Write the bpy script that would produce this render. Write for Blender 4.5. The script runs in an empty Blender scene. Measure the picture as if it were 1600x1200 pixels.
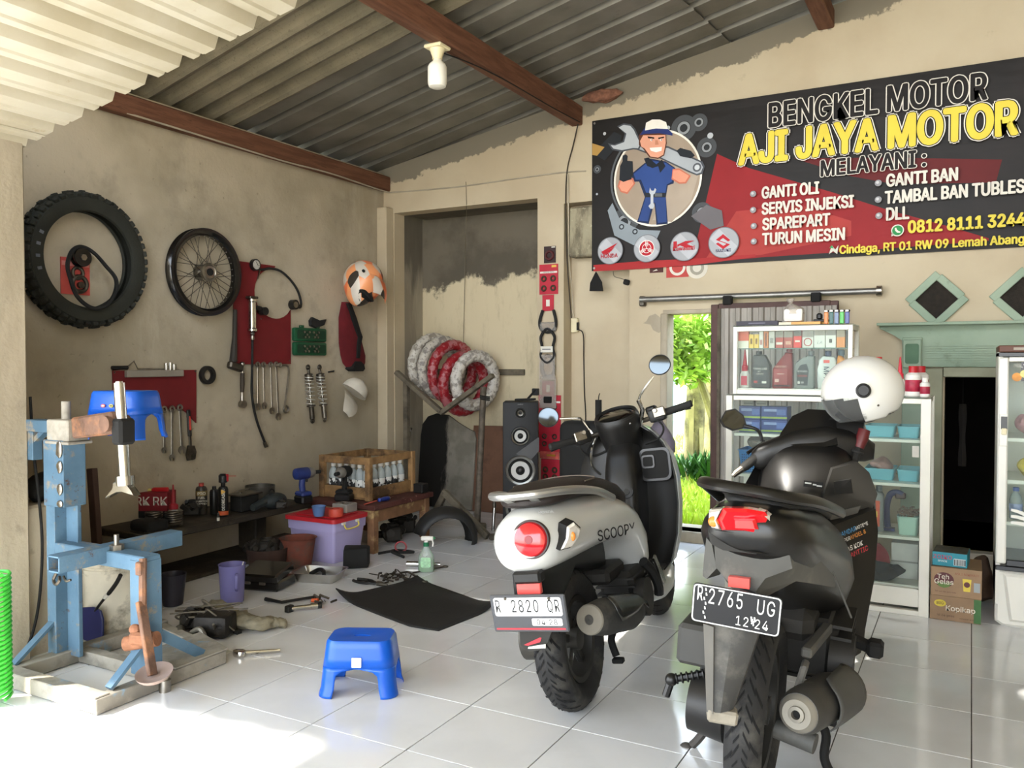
import bpy,bmesh,math,random
from mathutils import Vector as V,Matrix as M,noise as NZ
random.seed(7)
R=math.radians
PI=math.pi
scene=bpy.context.scene
COL=scene.collection
# ---- camera, sky, sun, exposure
cam_data=bpy.data.cameras.new('camera')
cam_data.sensor_width=36.0
cam_data.lens=29.54
cam_data.clip_start=0.05
cam=bpy.data.objects.new('camera',cam_data)
COL.objects.link(cam)
cam.location=(0,0,1.2503)
cam.rotation_euler=(R(90-1.505),0,R(28.66))
scene.camera=cam
world=bpy.data.worlds.new('sky')
scene.world=world
world.use_nodes=True
wn=world.node_tree
wn.nodes.clear()
w_out=wn.nodes.new('ShaderNodeOutputWorld')
w_bg=wn.nodes.new('ShaderNodeBackground')
w_tc=wn.nodes.new('ShaderNodeTexCoord')
w_sep=wn.nodes.new('ShaderNodeSeparateXYZ')
w_cr=wn.nodes.new('ShaderNodeValToRGB')
w_cr.color_ramp.elements[0].position=0.0
w_cr.color_ramp.elements[0].color=(0.94,0.97,1.0,1)
w_cr.color_ramp.elements[1].position=0.9
w_cr.color_ramp.elements[1].color=(0.55,0.74,1.0,1)
wn.links.new(w_tc.outputs['Generated'],w_sep.inputs[0])
wn.links.new(w_sep.outputs['Z'],w_cr.inputs[0])
wn.links.new(w_cr.outputs[0],w_bg.inputs['Color'])
wn.links.new(w_bg.outputs[0],w_out.inputs['Surface'])
w_bg.inputs['Strength'].default_value=3.6
sun_data=bpy.data.lights.new('sun','SUN')
sun_data.energy=11.0
sun_data.angle=R(2.5)
sun_data.color=(1.0,0.95,0.86)
sun=bpy.data.objects.new('sun',sun_data)
COL.objects.link(sun)
SUN_FROM=V((-1.5,-1.4,2.25)).normalized()
sun.location=(-6,-6,9)
sun.rotation_euler=SUN_FROM.to_track_quat('Z','Y').to_euler()
vs=scene.view_settings
vs.view_transform='Standard'
vs.look='None'
vs.gamma=1.0
vs.exposure=1.4
vs.use_curve_mapping=False
scene.cycles.max_bounces=10
scene.cycles.diffuse_bounces=6
scene.cycles.transparent_max_bounces=16
scene.cycles.use_denoising=True
scene.cycles.sample_clamp_indirect=8.0
# ---- materials
def lin(h,a=1.0):
 h=h.lstrip('#')
 c=[int(h[i:i+2],16)/255 for i in(0,2,4)]
 return tuple(x/12.92 if x<=.04045 else((x+.055)/1.055)**2.4 for x in c)+(a,)
MATS={}
def mat(name,hexc='888888',rough=.5,metal=0.0,var=.12,scale=6.0,bump=0.0,bscale=60.0,spec=.5,coat=0.0,dirt=None,dirt_amt=.5,dscale=5.0,trans=0.0,ior=1.45,emit=None,rnd=0.0):
 """a procedural material: noise-varied colour, optional second dirt colour and fine relief"""
 if name in MATS:
  return MATS[name]
 m=bpy.data.materials.new(name)
 MATS[name]=m
 m.use_nodes=True
 nt=m.node_tree
 b=nt.nodes['Principled BSDF']
 tc=nt.nodes.new('ShaderNodeTexCoord')
 nz=nt.nodes.new('ShaderNodeTexNoise')
 nz.inputs['Scale'].default_value=scale
 nz.inputs['Detail'].default_value=5
 nt.links.new(tc.outputs['Object'],nz.inputs['Vector'])
 c=lin(hexc)
 rp=nt.nodes.new('ShaderNodeValToRGB')
 rp.color_ramp.elements[0].position=.3
 rp.color_ramp.elements[1].position=.7
 rp.color_ramp.elements[0].color=tuple(max(0,x*(1-var))for x in c[:3])+(1,)
 rp.color_ramp.elements[1].color=tuple(min(1,x*(1+var))for x in c[:3])+(1,)
 nt.links.new(nz.outputs['Fac'],rp.inputs[0])
 out=rp.outputs[0]
 if dirt:
  n2=nt.nodes.new('ShaderNodeTexNoise')
  n2.inputs['Scale'].default_value=dscale
  n2.inputs['Detail'].default_value=8
  n2.inputs['Roughness'].default_value=.65
  nt.links.new(tc.outputs['Object'],n2.inputs['Vector'])
  r2=nt.nodes.new('ShaderNodeValToRGB')
  r2.color_ramp.elements[0].position=max(.02,.62-dirt_amt*.3)
  r2.color_ramp.elements[1].position=max(.05,.78-dirt_amt*.3)
  nt.links.new(n2.outputs['Fac'],r2.inputs[0])
  mx=nt.nodes.new('ShaderNodeMix')
  mx.data_type='RGBA'
  nt.links.new(r2.outputs[0],mx.inputs[0])
  nt.links.new(out,mx.inputs[6])
  mx.inputs[7].default_value=lin(dirt)
  out=mx.outputs[2]
 if rnd:
  oi=nt.nodes.new('ShaderNodeObjectInfo')
  hv=nt.nodes.new('ShaderNodeHueSaturation')
  mp=nt.nodes.new('ShaderNodeMapRange')
  mp.inputs[3].default_value=1-rnd
  mp.inputs[4].default_value=1+rnd
  nt.links.new(oi.outputs['Random'],mp.inputs[0])
  nt.links.new(mp.outputs[0],hv.inputs['Value'])
  nt.links.new(out,hv.inputs['Color'])
  out=hv.outputs[0]
 nt.links.new(out,b.inputs['Base Color'])
 b.inputs['Roughness'].default_value=rough
 b.inputs['Metallic'].default_value=metal
 b.inputs['Specular IOR Level'].default_value=spec
 b.inputs['Coat Weight'].default_value=coat
 b.inputs['Coat Roughness'].default_value=.08
 b.inputs['IOR'].default_value=ior
 b.inputs['Transmission Weight'].default_value=trans
 if emit:
  b.inputs['Emission Color'].default_value=lin(hexc)
  b.inputs['Emission Strength'].default_value=emit
 if bump:
  n3=nt.nodes.new('ShaderNodeTexNoise')
  n3.inputs['Scale'].default_value=bscale
  n3.inputs['Detail'].default_value=6
  nt.links.new(tc.outputs['Object'],n3.inputs['Vector'])
  bp=nt.nodes.new('ShaderNodeBump')
  bp.inputs['Strength'].default_value=bump
  bp.inputs['Distance'].default_value=.01
  nt.links.new(n3.outputs['Fac'],bp.inputs['Height'])
  nt.links.new(bp.outputs[0],b.inputs['Normal'])
 return m
def sheet_glass(name,tint='ffffff',clear=.8,rough=.05):
 """thin pane: mostly clear, with a fresnel gloss"""
 if name in MATS:
  return MATS[name]
 m=bpy.data.materials.new(name)
 MATS[name]=m
 m.use_nodes=True
 nt=m.node_tree
 nt.nodes.clear()
 o=nt.nodes.new('ShaderNodeOutputMaterial')
 t=nt.nodes.new('ShaderNodeBsdfTransparent')
 t.inputs[0].default_value=lin(tint)
 g=nt.nodes.new('ShaderNodeBsdfPrincipled')
 g.inputs['Base Color'].default_value=lin(tint)
 g.inputs['Roughness'].default_value=rough
 n=nt.nodes.new('ShaderNodeTexNoise')
 n.inputs['Scale'].default_value=3.0
 n.inputs['Detail'].default_value=4.0
 tc=nt.nodes.new('ShaderNodeTexCoord')
 nt.links.new(tc.outputs['Object'],n.inputs['Vector'])
 mr=nt.nodes.new('ShaderNodeMapRange')
 mr.inputs[3].default_value=(1-clear)*.4
 mr.inputs[4].default_value=(1-clear)*1.6
 nt.links.new(n.outputs['Fac'],mr.inputs[0])
 fr=nt.nodes.new('ShaderNodeFresnel')
 fr.inputs[0].default_value=1.45
 ad=nt.nodes.new('ShaderNodeMath')
 ad.operation='MAXIMUM'
 nt.links.new(mr.outputs[0],ad.inputs[0])
 nt.links.new(fr.outputs[0],ad.inputs[1])
 mx=nt.nodes.new('ShaderNodeMixShader')
 nt.links.new(ad.outputs[0],mx.inputs[0])
 nt.links.new(t.outputs[0],mx.inputs[1])
 nt.links.new(g.outputs[0],mx.inputs[2])
 nt.links.new(mx.outputs[0],o.inputs[0])
 return m
 # ---- mesh building
def frame_to(d,up=V((0,0,1))):
 """rotation matrix whose z axis runs along d"""
 return V(d).normalized().to_track_quat('Z','Y').to_matrix().to_4x4()
class MB:
 def __init__(s):
  s.b=bmesh.new()
  s.mi=0
 def _fin(s,verts):
  fs=set()
  for v in verts:
   fs.update(v.link_faces)
  for f in fs:
   f.material_index=s.mi
  return verts
 def box(s,c,d,rz=0,rx=0,ry=0,bev=0,seg=1,mtx=None,taper=None):
  g=bmesh.ops.create_cube(s.b,size=1)['verts']
  for v in g:
   tp=1 if taper is None else(1+(taper-1)*(v.co.z+.5))
   v.co=V((v.co.x*d[0]*tp,v.co.y*d[1]*tp,v.co.z*d[2]))
  if bev:
   es={e for v in g for e in v.link_edges}
   r=bmesh.ops.bevel(s.b,geom=list(es),offset=bev,segments=seg,affect='EDGES',profile=.5,clamp_overlap=True)
   g=list({v for f in r['faces']for v in f.verts}|{v for v in g if v.is_valid})
  m=M.Translation(V(c))@M.Rotation(rz,4,'Z')@M.Rotation(ry,4,'Y')@M.Rotation(rx,4,'X')
  if mtx is not None:
   m=mtx@m
  for v in g:
   v.co=m@v.co
  return s._fin(g)
 def bar(s,p,q,w,h,up=(0,0,1),bev=0,ext=0):
  """rectangular bar from p to q, w across and h along up"""
  p,q=V(p),V(q)
  d=(q-p)
  L=d.length
  d.normalize()
  u=V(up)
  x=u.cross(d)
  if x.length<1e-4:
   x=V((1,0,0)).cross(d)
  x.normalize()
  u=d.cross(x)
  m=M((x,u,d)).transposed().to_4x4()
  m.translation=(p+q)/2
  return s.box((0,0,0),(w,h,L+2*ext),bev=bev,mtx=m)
 def ring_skin(s,rings,closed=True,caps=True,loop=False):
  """rings: lists of points (same count). closed: each ring is a loop; loop: last ring joins the first"""
  rv=[[s.b.verts.new(V(p))for p in r]for r in rings]
  n=len(rv[0])
  fs=[]
  pairs=list(zip(rv,rv[1:]))+([(rv[-1],rv[0])]if loop else[])
  for a,b in pairs:
   for i in range(n if closed else n-1):
    j=(i+1)%n
    try:
     fs.append(s.b.faces.new((a[i],a[j],b[j],b[i])))
    except ValueError:
     pass
  if caps and closed and not loop:
   fs.append(s.b.faces.new(rv[0][::-1]))
   fs.append(s.b.faces.new(rv[-1]))
  for f in fs:
   f.material_index=s.mi
  return[v for r in rv for v in r]
 def cyl(s,p,q,r0,r1=None,n=16,caps=True):
  r1=r0 if r1 is None else r1
  p,q=V(p),V(q)
  m=frame_to(q-p).to_3x3()
  rs=[]
  for c,r in((p,r0),(q,r1)):
   rs.append([c+m@V((math.cos(2*PI*i/n)*r,math.sin(2*PI*i/n)*r,0))for i in range(n)])
  return s.ring_skin(rs,caps=caps)
 def lathe(s,prof,o=(0,0,0),axis=(0,0,1),n=20,caps=True,sx=1,sy=1,loop=False):
  """prof: (radius, height) pairs turned about axis through o"""
  m=frame_to(axis).to_3x3()
  o=V(o)
  rs=[[o+m@V((math.cos(2*PI*i/n)*r*sx,math.sin(2*PI*i/n)*r*sy,z))for i in range(n)]for r,z in prof]
  return s.ring_skin(rs,caps=caps,loop=loop)
 def tube(s,pts,r,n=8,closed=False,caps=True,flat=1.0):
  pts=[V(p)for p in pts]
  k=len(pts)
  rr=r if isinstance(r,(list,tuple))else[r]*k
  rs=[]
  prev=None
  for i,p in enumerate(pts):
   if closed:
    d=pts[(i+1)%k]-pts[i-1]
   else:
    d=pts[min(i+1,k-1)]-pts[max(i-1,0)]
   d.normalize()
   if prev is None:
    x=d.orthogonal().normalized()
   else:
    x=(prev-d*prev.dot(d))
    x=x.normalized()if x.length>1e-6 else d.orthogonal().normalized()
   prev=x
   y=d.cross(x)
   rs.append([p+x*math.cos(2*PI*j/n)*rr[i]+y*math.sin(2*PI*j/n)*rr[i]*flat for j in range(n)])
  return s.ring_skin(rs,caps=caps and not closed,loop=closed)
 def torus(s,c,axis,Rm,r,n=40,k=12,fl=1.0):
  m=frame_to(axis).to_3x3()
  rs=[]
  for i in range(n):
   a=2*PI*i/n
   e=V((math.cos(a),math.sin(a),0))
   rs.append([V(c)+m@(e*(Rm+r*math.cos(2*PI*j/k))+V((0,0,r*fl*math.sin(2*PI*j/k))))for j in range(k)])
  return s.ring_skin(rs,loop=True)
 def sph(s,c,r,n=16,k=10,mtx=None):
  r=r if isinstance(r,(tuple,list,V))else(r,r,r)
  g=bmesh.ops.create_uvsphere(s.b,u_segments=n,v_segments=k,radius=1)['verts']
  for v in g:
   p=V((v.co.x*r[0],v.co.y*r[1],v.co.z*r[2]))
   v.co=V(c)+(mtx@p if mtx is not None else p)
  return s._fin(g)
 def prism(s,poly,o,ux,uy,th,bev=0):
  """extrude a 2-D outline: o + ux*a + uy*b, thickness th along ux x uy"""
  o,ux,uy=V(o),V(ux),V(uy)
  nrm=ux.cross(uy).normalized()
  lo=[s.b.verts.new(o+ux*a+uy*b)for a,b in poly]
  hi=[s.b.verts.new(o+ux*a+uy*b+nrm*th)for a,b in poly]
  k=len(poly)
  fs=[s.b.faces.new(lo[::-1]),s.b.faces.new(hi)]
  for i in range(k):
   fs.append(s.b.faces.new((lo[i],lo[(i+1)%k],hi[(i+1)%k],hi[i])))
  for f in fs:
   f.material_index=s.mi
  if bev:
   es={e for f in fs[:2]for e in f.edges}
   bmesh.ops.bevel(s.b,geom=list(es),offset=bev,segments=1,affect='EDGES',clamp_overlap=True)
  return lo+hi
 def poly(s,pts):
  f=s.b.faces.new([s.b.verts.new(V(p))for p in pts])
  f.material_index=s.mi
  return f
WORLD={}
def link(o):
 COL.objects.link(o)
 return o
def part(name,mb,m,parent=None,smooth=True,ang=35,sub=0,solid=0,label=None):
 """one mesh object; under a thing built in world coordinates the mesh is moved into its frame"""
 b=mb.b
 root=parent
 while root is not None and root.parent is not None:
  root=root.parent
 if root is not None and root.name in WORLD:
  b.transform(WORLD[root.name])
 bmesh.ops.recalc_face_normals(b,faces=b.faces)
 if smooth:
  lim=R(ang)
  for f in b.faces:
   f.smooth=True
  for e in b.edges:
   if len(e.link_faces)==2 and e.calc_face_angle(0)>lim:
    e.smooth=False
 me=bpy.data.meshes.new(name)
 b.to_mesh(me)
 b.free()
 for x in(m if isinstance(m,(list,tuple))else[m]):
  me.materials.append(x)
 o=link(bpy.data.objects.new(name,me))
 if parent is not None:
  o.parent=parent
 if solid:
  md=o.modifiers.new('thickness','SOLIDIFY')
  md.thickness=solid
  md.offset=0
 if sub:
  md=o.modifiers.new('smooth','SUBSURF')
  md.levels=sub
  md.render_levels=sub
 if label:
  o['label']=label
 return o
def tag(o,label,cat,group=None,kind=None):
 if label:
  o['label']=label
 if cat:
  o['category']=cat
 if group:
  o['group']=group
 if kind:
  o['kind']=kind
 return o
def thing(name,label,cat,loc=(0,0,0),rz=0,group=None,world=False,rot=None):
 """Empty at the thing's base. world=True: its parts are given in world coordinates"""
 o=link(bpy.data.objects.new(name,None))
 o.empty_display_size=.05
 o.location=loc
 o.rotation_euler=rot if rot else(0,0,rz)
 tag(o,label,cat,group)
 if world:
  WORLD[o.name]=o.rotation_euler.to_matrix().to_4x4().inverted()@M.Translation(-V(loc))
 return o
def single(name,mb,m,label,cat,group=None,**k):
 """a thing that is one mesh, built in world coordinates; origin moved to its base"""
 b=mb.b
 xs=[v.co for v in b.verts]
 o=V(((min(p.x for p in xs)+max(p.x for p in xs))/2,(min(p.y for p in xs)+max(p.y for p in xs))/2,min(p.z for p in xs)))
 b.transform(M.Translation(-o))
 ob=part(name,mb,m,**k)
 ob.location=o
 return tag(ob,label,cat,group)
def struct(name,mb,m,parent=None,**k):
 o=part(name,mb,m,parent,**k)
 if parent is None:
  o['kind']='structure'
 return o
def dup(root,loc=None,rz=None,label=None,rot=None):
 """a copy of a thing with copies of its parts and their sub-parts"""
 def cp(o,par):
  c=o.copy()
  COL.objects.link(c)
  c.parent=par
  for ch in KIDS.get(o.name,[]):
   cp(ch,c)
  return c
 KIDS.clear()
 for o in bpy.data.objects:
  if o.parent:
   KIDS.setdefault(o.parent.name,[]).append(o)
 r=cp(root,None)
 if loc is not None:
  r.location=loc
 if rz is not None:
  r.rotation_euler=(0,0,rz)
 if rot is not None:
  r.rotation_euler=rot
 if label:
  r['label']=label
 return r
KIDS={}
import os
try:
 FONT=bpy.data.fonts.load(os.path.join(bpy.utils.system_resource('DATAFILES'),'fonts','Inter.woff2'))
except Exception:
 FONT=None
def text_curve(name,s,res=4):
 cu=bpy.data.curves.new(name,'FONT')
 if FONT:
  cu.font=FONT
 cu.body=s
 cu.resolution_u=res
 return cu
def text_mesh(cu,name):
 t=bpy.data.objects.new(name,cu)
 COL.objects.link(t)
 me=bpy.data.meshes.new_from_object(t)
 bpy.data.objects.remove(t)
 return me
_m=text_mesh(text_curve('cap','H'),'cap')
CAP=max(v.co.y for v in _m.vertices)
bpy.data.meshes.remove(_m)
def lettering(s,size,o,ux,uy,m,parent,th=.0008,bold=.0,sx=1.0,align='CENTER',name='lettering',lift=.0006,spacing=1.0,shear=0.0):
 """flat text mesh: baseline through o, along ux, up uy (world or thing frame like the rest of the thing)"""
 cu=text_curve(name,s,3)
 cu.align_x=align
 cu.offset=max(-.004,min(bold,.006))
 cu.space_character=spacing
 cu.shear=shear
 me=text_mesh(cu,name)
 bpy.data.curves.remove(cu)
 b=bmesh.new()
 b.from_mesh(me)
 bpy.data.meshes.remove(me)
 ux,uy=V(ux).normalized(),V(uy).normalized()
 n=ux.cross(uy)
 size*=.72/CAP
 for v in b.verts:
  v.co=V(o)+ux*v.co.x*size*sx+uy*v.co.y*size+n*lift
 mb=MB()
 mb.b.free()
 mb.b=b
 return part(name,mb,m,parent,smooth=False)
def arc(c,ux,uy,r,a0,a1,n,r2=None):
 c,ux,uy=V(c),V(ux),V(uy)
 r2=r if r2 is None else r2
 return[c+ux*r*math.cos(R(a0+(a1-a0)*i/(n-1)))+uy*r2*math.sin(R(a0+(a1-a0)*i/(n-1)))for i in range(n)]
def spline(pts,n=8,closed=False):
 """Catmull-Rom through pts"""
 P=[V(p)for p in pts]
 k=len(P)
 out=[]
 rng=range(k if closed else k-1)
 for i in rng:
  p0=P[(i-1)%k]if closed or i>0 else P[0]*2-P[1]
  p1,p2=P[i],P[(i+1)%k]
  p3=P[(i+2)%k]if closed or i+2<k else P[-1]*2-P[-2]
  for j in range(n):
   t=j/n
   out.append(.5*((2*p1)+(p2-p0)*t+(2*p0-5*p1+4*p2-p3)*t*t+(3*p1-p0-3*p2+p3)*t**3))
 if not closed:
  out.append(P[-1])
 return out
def rrect(w,h,r,n=4):
 pts=[]
 for cx,cy,a in((w/2-r,h/2-r,0),(-w/2+r,h/2-r,90),(-w/2+r,-h/2+r,180),(w/2-r,-h/2+r,270)):
  for i in range(n+1):
   t=R(a+90*i/n)
   pts.append((cx+r*math.cos(t),cy+r*math.sin(t)))
 return pts
def circ(r,n=24,cx=0,cy=0,ry=None):
 ry=r if ry is None else ry
 return[(cx+r*math.cos(2*PI*i/n),cy+ry*math.sin(2*PI*i/n))for i in range(n)]
X,Y,Z=V((1,0,0)),V((0,1,0)),V((0,0,1))
# ==== SETTING
ROOF0,RSL=2.83,.183
def roof_z(x):
 return ROOF0+RSL*(x+4.34)
class NT:
 """small node-graph writer"""
 def __init__(s,name):
  s.m=bpy.data.materials.new(name)
  s.m.use_nodes=True
  s.t=s.m.node_tree
  s.b=s.t.nodes['Principled BSDF']
  s.tc=s.t.nodes.new('ShaderNodeTexCoord')
  s.pos=s.tc.outputs['Object']
  sp=s.t.nodes.new('ShaderNodeSeparateXYZ')
  s.t.links.new(s.pos,sp.inputs[0])
  s.x,s.y,s.z=sp.outputs
 def put(s,sock,v):
  if hasattr(v,'is_output'):
   s.t.links.new(v,sock)
  else:
   sock.default_value=v
 def noise(s,scale,detail=5,rough=.55,stretch=None):
  n=s.t.nodes.new('ShaderNodeTexNoise')
  n.inputs['Scale'].default_value=scale
  n.inputs['Detail'].default_value=detail
  n.inputs['Roughness'].default_value=rough
  p=s.pos
  if stretch:
   mp=s.t.nodes.new('ShaderNodeMapping')
   mp.inputs['Scale'].default_value=stretch
   s.t.links.new(p,mp.inputs[0])
   p=mp.outputs[0]
  s.t.links.new(p,n.inputs['Vector'])
  return n.outputs['Fac']
 def math(s,op,a,b=0.0,c=None):
  n=s.t.nodes.new('ShaderNodeMath')
  n.operation=op
  s.put(n.inputs[0],a)
  s.put(n.inputs[1],b)
  if c is not None:
   s.put(n.inputs[2],c)
  return n.outputs[0]
 def ramp(s,f,a,b):
  n=s.t.nodes.new('ShaderNodeMapRange')
  n.interpolation_type='SMOOTHSTEP'
  s.put(n.inputs[0],f)
  n.inputs[1].default_value=a
  n.inputs[2].default_value=b
  return n.outputs[0]
 def mix(s,f,a,b):
  n=s.t.nodes.new('ShaderNodeMix')
  n.data_type='RGBA'
  s.put(n.inputs[0],f)
  s.put(n.inputs[6],lin(a)if isinstance(a,str)else a)
  s.put(n.inputs[7],lin(b)if isinstance(b,str)else b)
  return n.outputs[2]
 def done(s,col,rough=.85,bump=None,bstr=.25,dist=.01,spec=.3):
  s.put(s.b.inputs['Base Color'],col)
  s.put(s.b.inputs['Roughness'],rough)
  s.b.inputs['Specular IOR Level'].default_value=spec
  if bump is not None:
   bp=s.t.nodes.new('ShaderNodeBump')
   bp.inputs['Strength'].default_value=bstr
   bp.inputs['Distance'].default_value=dist
   s.t.links.new(bump,bp.inputs['Height'])
   s.t.links.new(bp.outputs[0],s.b.inputs['Normal'])
  return s.m
n=NT('cement_plaster')
c=n.mix(n.ramp(n.noise(1.3,4),.35,.65),'b8ac96','a19680')
c=n.mix(n.math('MULTIPLY',n.ramp(n.noise(4.5,6,.6),.5,.75),.55),c,'8b8271')
c=n.mix(n.math('MULTIPLY',n.ramp(n.noise(2.2,7,.7,(1,1,.25)),.56,.72),.45),c,'c2b8a4')
c=n.mix(n.math('MULTIPLY',n.ramp(n.noise(26,3),.68,.74),.5),c,'756c5d')
m_plaster=n.done(c,.88,n.noise(40,6),.2)
n=NT('pillar_plaster')
c=n.mix(n.ramp(n.noise(3,6,.6,(1,1,.3)),.35,.65),'b5a994','9c917d')
c=n.mix(n.math('MULTIPLY',n.ramp(n.noise(7,7,.7),.6,.7),.4),c,'7c7364')
m_pillar=n.done(c,.9,n.noise(50,6),.25)
n=NT('cream_wall_paint')
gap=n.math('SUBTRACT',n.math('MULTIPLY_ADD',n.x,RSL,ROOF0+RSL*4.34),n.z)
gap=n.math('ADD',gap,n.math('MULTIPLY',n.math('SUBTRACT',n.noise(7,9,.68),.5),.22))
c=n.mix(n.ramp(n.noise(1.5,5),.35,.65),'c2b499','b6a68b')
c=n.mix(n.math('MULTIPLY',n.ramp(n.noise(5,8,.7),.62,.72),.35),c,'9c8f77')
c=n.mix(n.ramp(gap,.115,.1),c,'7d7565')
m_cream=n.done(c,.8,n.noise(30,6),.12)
n=NT('niche_wall')
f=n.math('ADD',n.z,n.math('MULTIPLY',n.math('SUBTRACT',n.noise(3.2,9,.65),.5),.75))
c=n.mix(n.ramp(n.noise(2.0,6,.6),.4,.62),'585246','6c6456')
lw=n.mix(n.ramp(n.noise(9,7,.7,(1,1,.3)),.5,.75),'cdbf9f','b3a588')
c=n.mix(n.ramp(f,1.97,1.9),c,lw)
c=n.mix(n.math('MULTIPLY',n.ramp(f,1.0,.5),.65),c,'8f8571')
m_niche=n.done(c,.88,n.noise(35,6),.25)
n=NT('niche_side')
c=n.mix(n.ramp(n.noise(4,6,.65,(1,1,.2)),.4,.6),'867d6d','9b9280')
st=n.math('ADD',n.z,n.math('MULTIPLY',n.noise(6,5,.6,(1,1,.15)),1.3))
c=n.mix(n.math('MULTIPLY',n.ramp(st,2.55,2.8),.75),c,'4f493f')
m_nside=n.done(c,.88,n.noise(35,6),.2)
n=NT('bare_concrete')
c=n.mix(n.ramp(n.noise(8,8,.7,(1,1,.35)),.4,.62),'a39a80','6f6755')
c=n.mix(n.ramp(n.noise(30,6,.7),.6,.7),c,'c5bc9f')
m_concrete=n.done(c,.92,n.noise(45,8,.7),.6)
n=NT('white_floor_tile')
c=n.mix(n.ramp(n.noise(2.5,5),.4,.65),'dfdfdf','d5d5d4')
oi=n.t.nodes.new('ShaderNodeObjectInfo')
c=n.mix(n.math('MULTIPLY',oi.outputs['Random'],.35),c,'cfcecd')
m_tile=n.done(c,n.math('MULTIPLY_ADD',n.noise(6,6,.65),.16,.03),None,spec=.55)
m_grout=mat('grout','4f4b46',.9,var=.25,scale=12)
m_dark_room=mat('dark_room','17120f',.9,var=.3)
m_outside=mat('pale_yard_concrete','b9b3a6',.9,var=.12,scale=1.2,bump=.2)
# ---- floor: slab with the tiles laid on it, one object per tile
TX0,TY0,TS=-2.384,2.184,.4
mb=MB()
mb.box((-1.2,2.62,-.0535),(6.6,7.1,.1))
floor=struct('floor',mb,m_grout)
tile_me=None
for i in range(-5,10):
 for j in range(-4,10):
  x,y=TX0+TS*(i+.5),TY0+TS*(j+.5)
  if y>6.2 or(y>5.72 and not(-4.3<x<-2.8)):
   continue
  if tile_me is None:
   mb=MB()
   mb.box((0,0,-.005),(.3962,.3962,.01),bev=.001)
   t=part('tile',mb,m_tile,floor,smooth=False)
   tile_me=t.data
  else:
   t=link(bpy.data.objects.new('tile',tile_me))
   t.parent=floor
  t.location=(x,y,0)
mb=MB()
mb.box((-4,-9,-.09),(40,16,.1))
struct('ground',mb,m_outside)
# ---- walls
def wall_cells(mb,x0,x1,z0,y0,y1,holes,top=None):
 xs=sorted({x0,x1}|{v for h in holes for v in h[:2]})
 zs=sorted({z0}|{v for h in holes for v in h[2:]})
 for a,b in zip(xs,xs[1:]):
  lev=[z for z in zs]+[None]
  for c,d in zip(lev,lev[1:]):
   mx=(a+b)/2
   mz=(c+.01)if d is None else(c+d)/2
   if any(h[0]<mx<h[1]and h[2]<mz<h[3]for h in holes):
    continue
   za=zb=d
   if d is None:
    za,zb=roof_z(a)+.036,roof_z(b)+.036
   lo=[(a,y0,c),(b,y0,c),(b,y1,c),(a,y1,c)]
   hi=[(a,y0,za),(b,y0,zb),(b,y1,zb),(a,y1,za)]
   mb.ring_skin([lo,hi])
mb=MB()
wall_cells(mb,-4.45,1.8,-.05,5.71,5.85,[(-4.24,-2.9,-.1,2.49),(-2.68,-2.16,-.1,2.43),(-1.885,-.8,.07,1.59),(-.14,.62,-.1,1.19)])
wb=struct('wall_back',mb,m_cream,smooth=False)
mb=MB()
mb.prism([(-2.055,1.525),(-2.03,1.54),(-2.01,1.575),(-1.965,1.59),(-1.925,1.56),(-1.9,1.53),(-1.905,1.47),(-1.94,1.455),(-1.98,1.475),(-2.0,1.515)],(0,5.7085,0),X,Z,.003)
part('plaster_patch',mb,m_pillar,wb,smooth=False)
mb=MB()
mb.box((-2.4,5.9,1.2),(.7,.1,2.6))
struct('wall_back_recess',mb,m_cream,smooth=False)
mb=MB()
mb.box((-3.5,6.19,1.2),(1.6,.14,2.7))
struct('wall_niche_back',mb,m_niche,smooth=False)
mb=MB()
mb.box((-4.29,5.99,1.2),(.1,.28,2.7))
struct('wall_niche_side',mb,m_nside,smooth=False)
mb=MB()
mb.box((-2.85,5.99,1.2),(.1,.28,2.7))
mb.box((-3.5,5.99,2.54),(1.4,.28,.1))
struct('wall_niche_surround',mb,m_niche,smooth=False)
mb=MB()
mb.box((-4.43,3.85,1.35),(.16,4.1,2.95))
struct('wall_left',mb,m_plaster,smooth=False)
mb=MB()
mb.box((-4.298,5.66,1.2),(.1,.1,2.66),bev=.006)
struct('trim_1',mb,m_cream,smooth=False)
mb=MB()
mb.box((-3.95,1.82,1.1),(.98,.58,2.9),bev=.008)
mb.box((-3.9,2.2,.3),(.83,.26,.68),bev=.012)
struct('wall_front',mb,m_pillar,smooth=False)
mb=MB()
mb.box((1.75,1.8,1.9),(.1,7.9,4.1))
struct('wall_right_light_block',mb,m_plaster,smooth=False)  # unseen wall, set close and carried forward to block light from the right
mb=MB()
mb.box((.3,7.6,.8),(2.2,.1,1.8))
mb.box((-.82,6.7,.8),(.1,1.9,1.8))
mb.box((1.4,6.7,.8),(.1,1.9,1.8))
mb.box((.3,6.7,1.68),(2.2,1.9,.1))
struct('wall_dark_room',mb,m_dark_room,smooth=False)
mb=MB()
mb.box((.3,6.7,-.06),(2.2,1.72,.1))
struct('floor_dark_room',mb,m_grout,smooth=False)
mb=MB()
mb.box((-1.35,5.83,.02),(1.1,.3,.1),bev=.01)
mb.box((-1.8985,5.77,.83),(.05,.15,1.52),bev=.006)
mb.box((-1.35,5.78,1.6),(1.12,.15,.03),bev=.004)
struct('door_2',mb,m_pillar,smooth=False)
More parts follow.
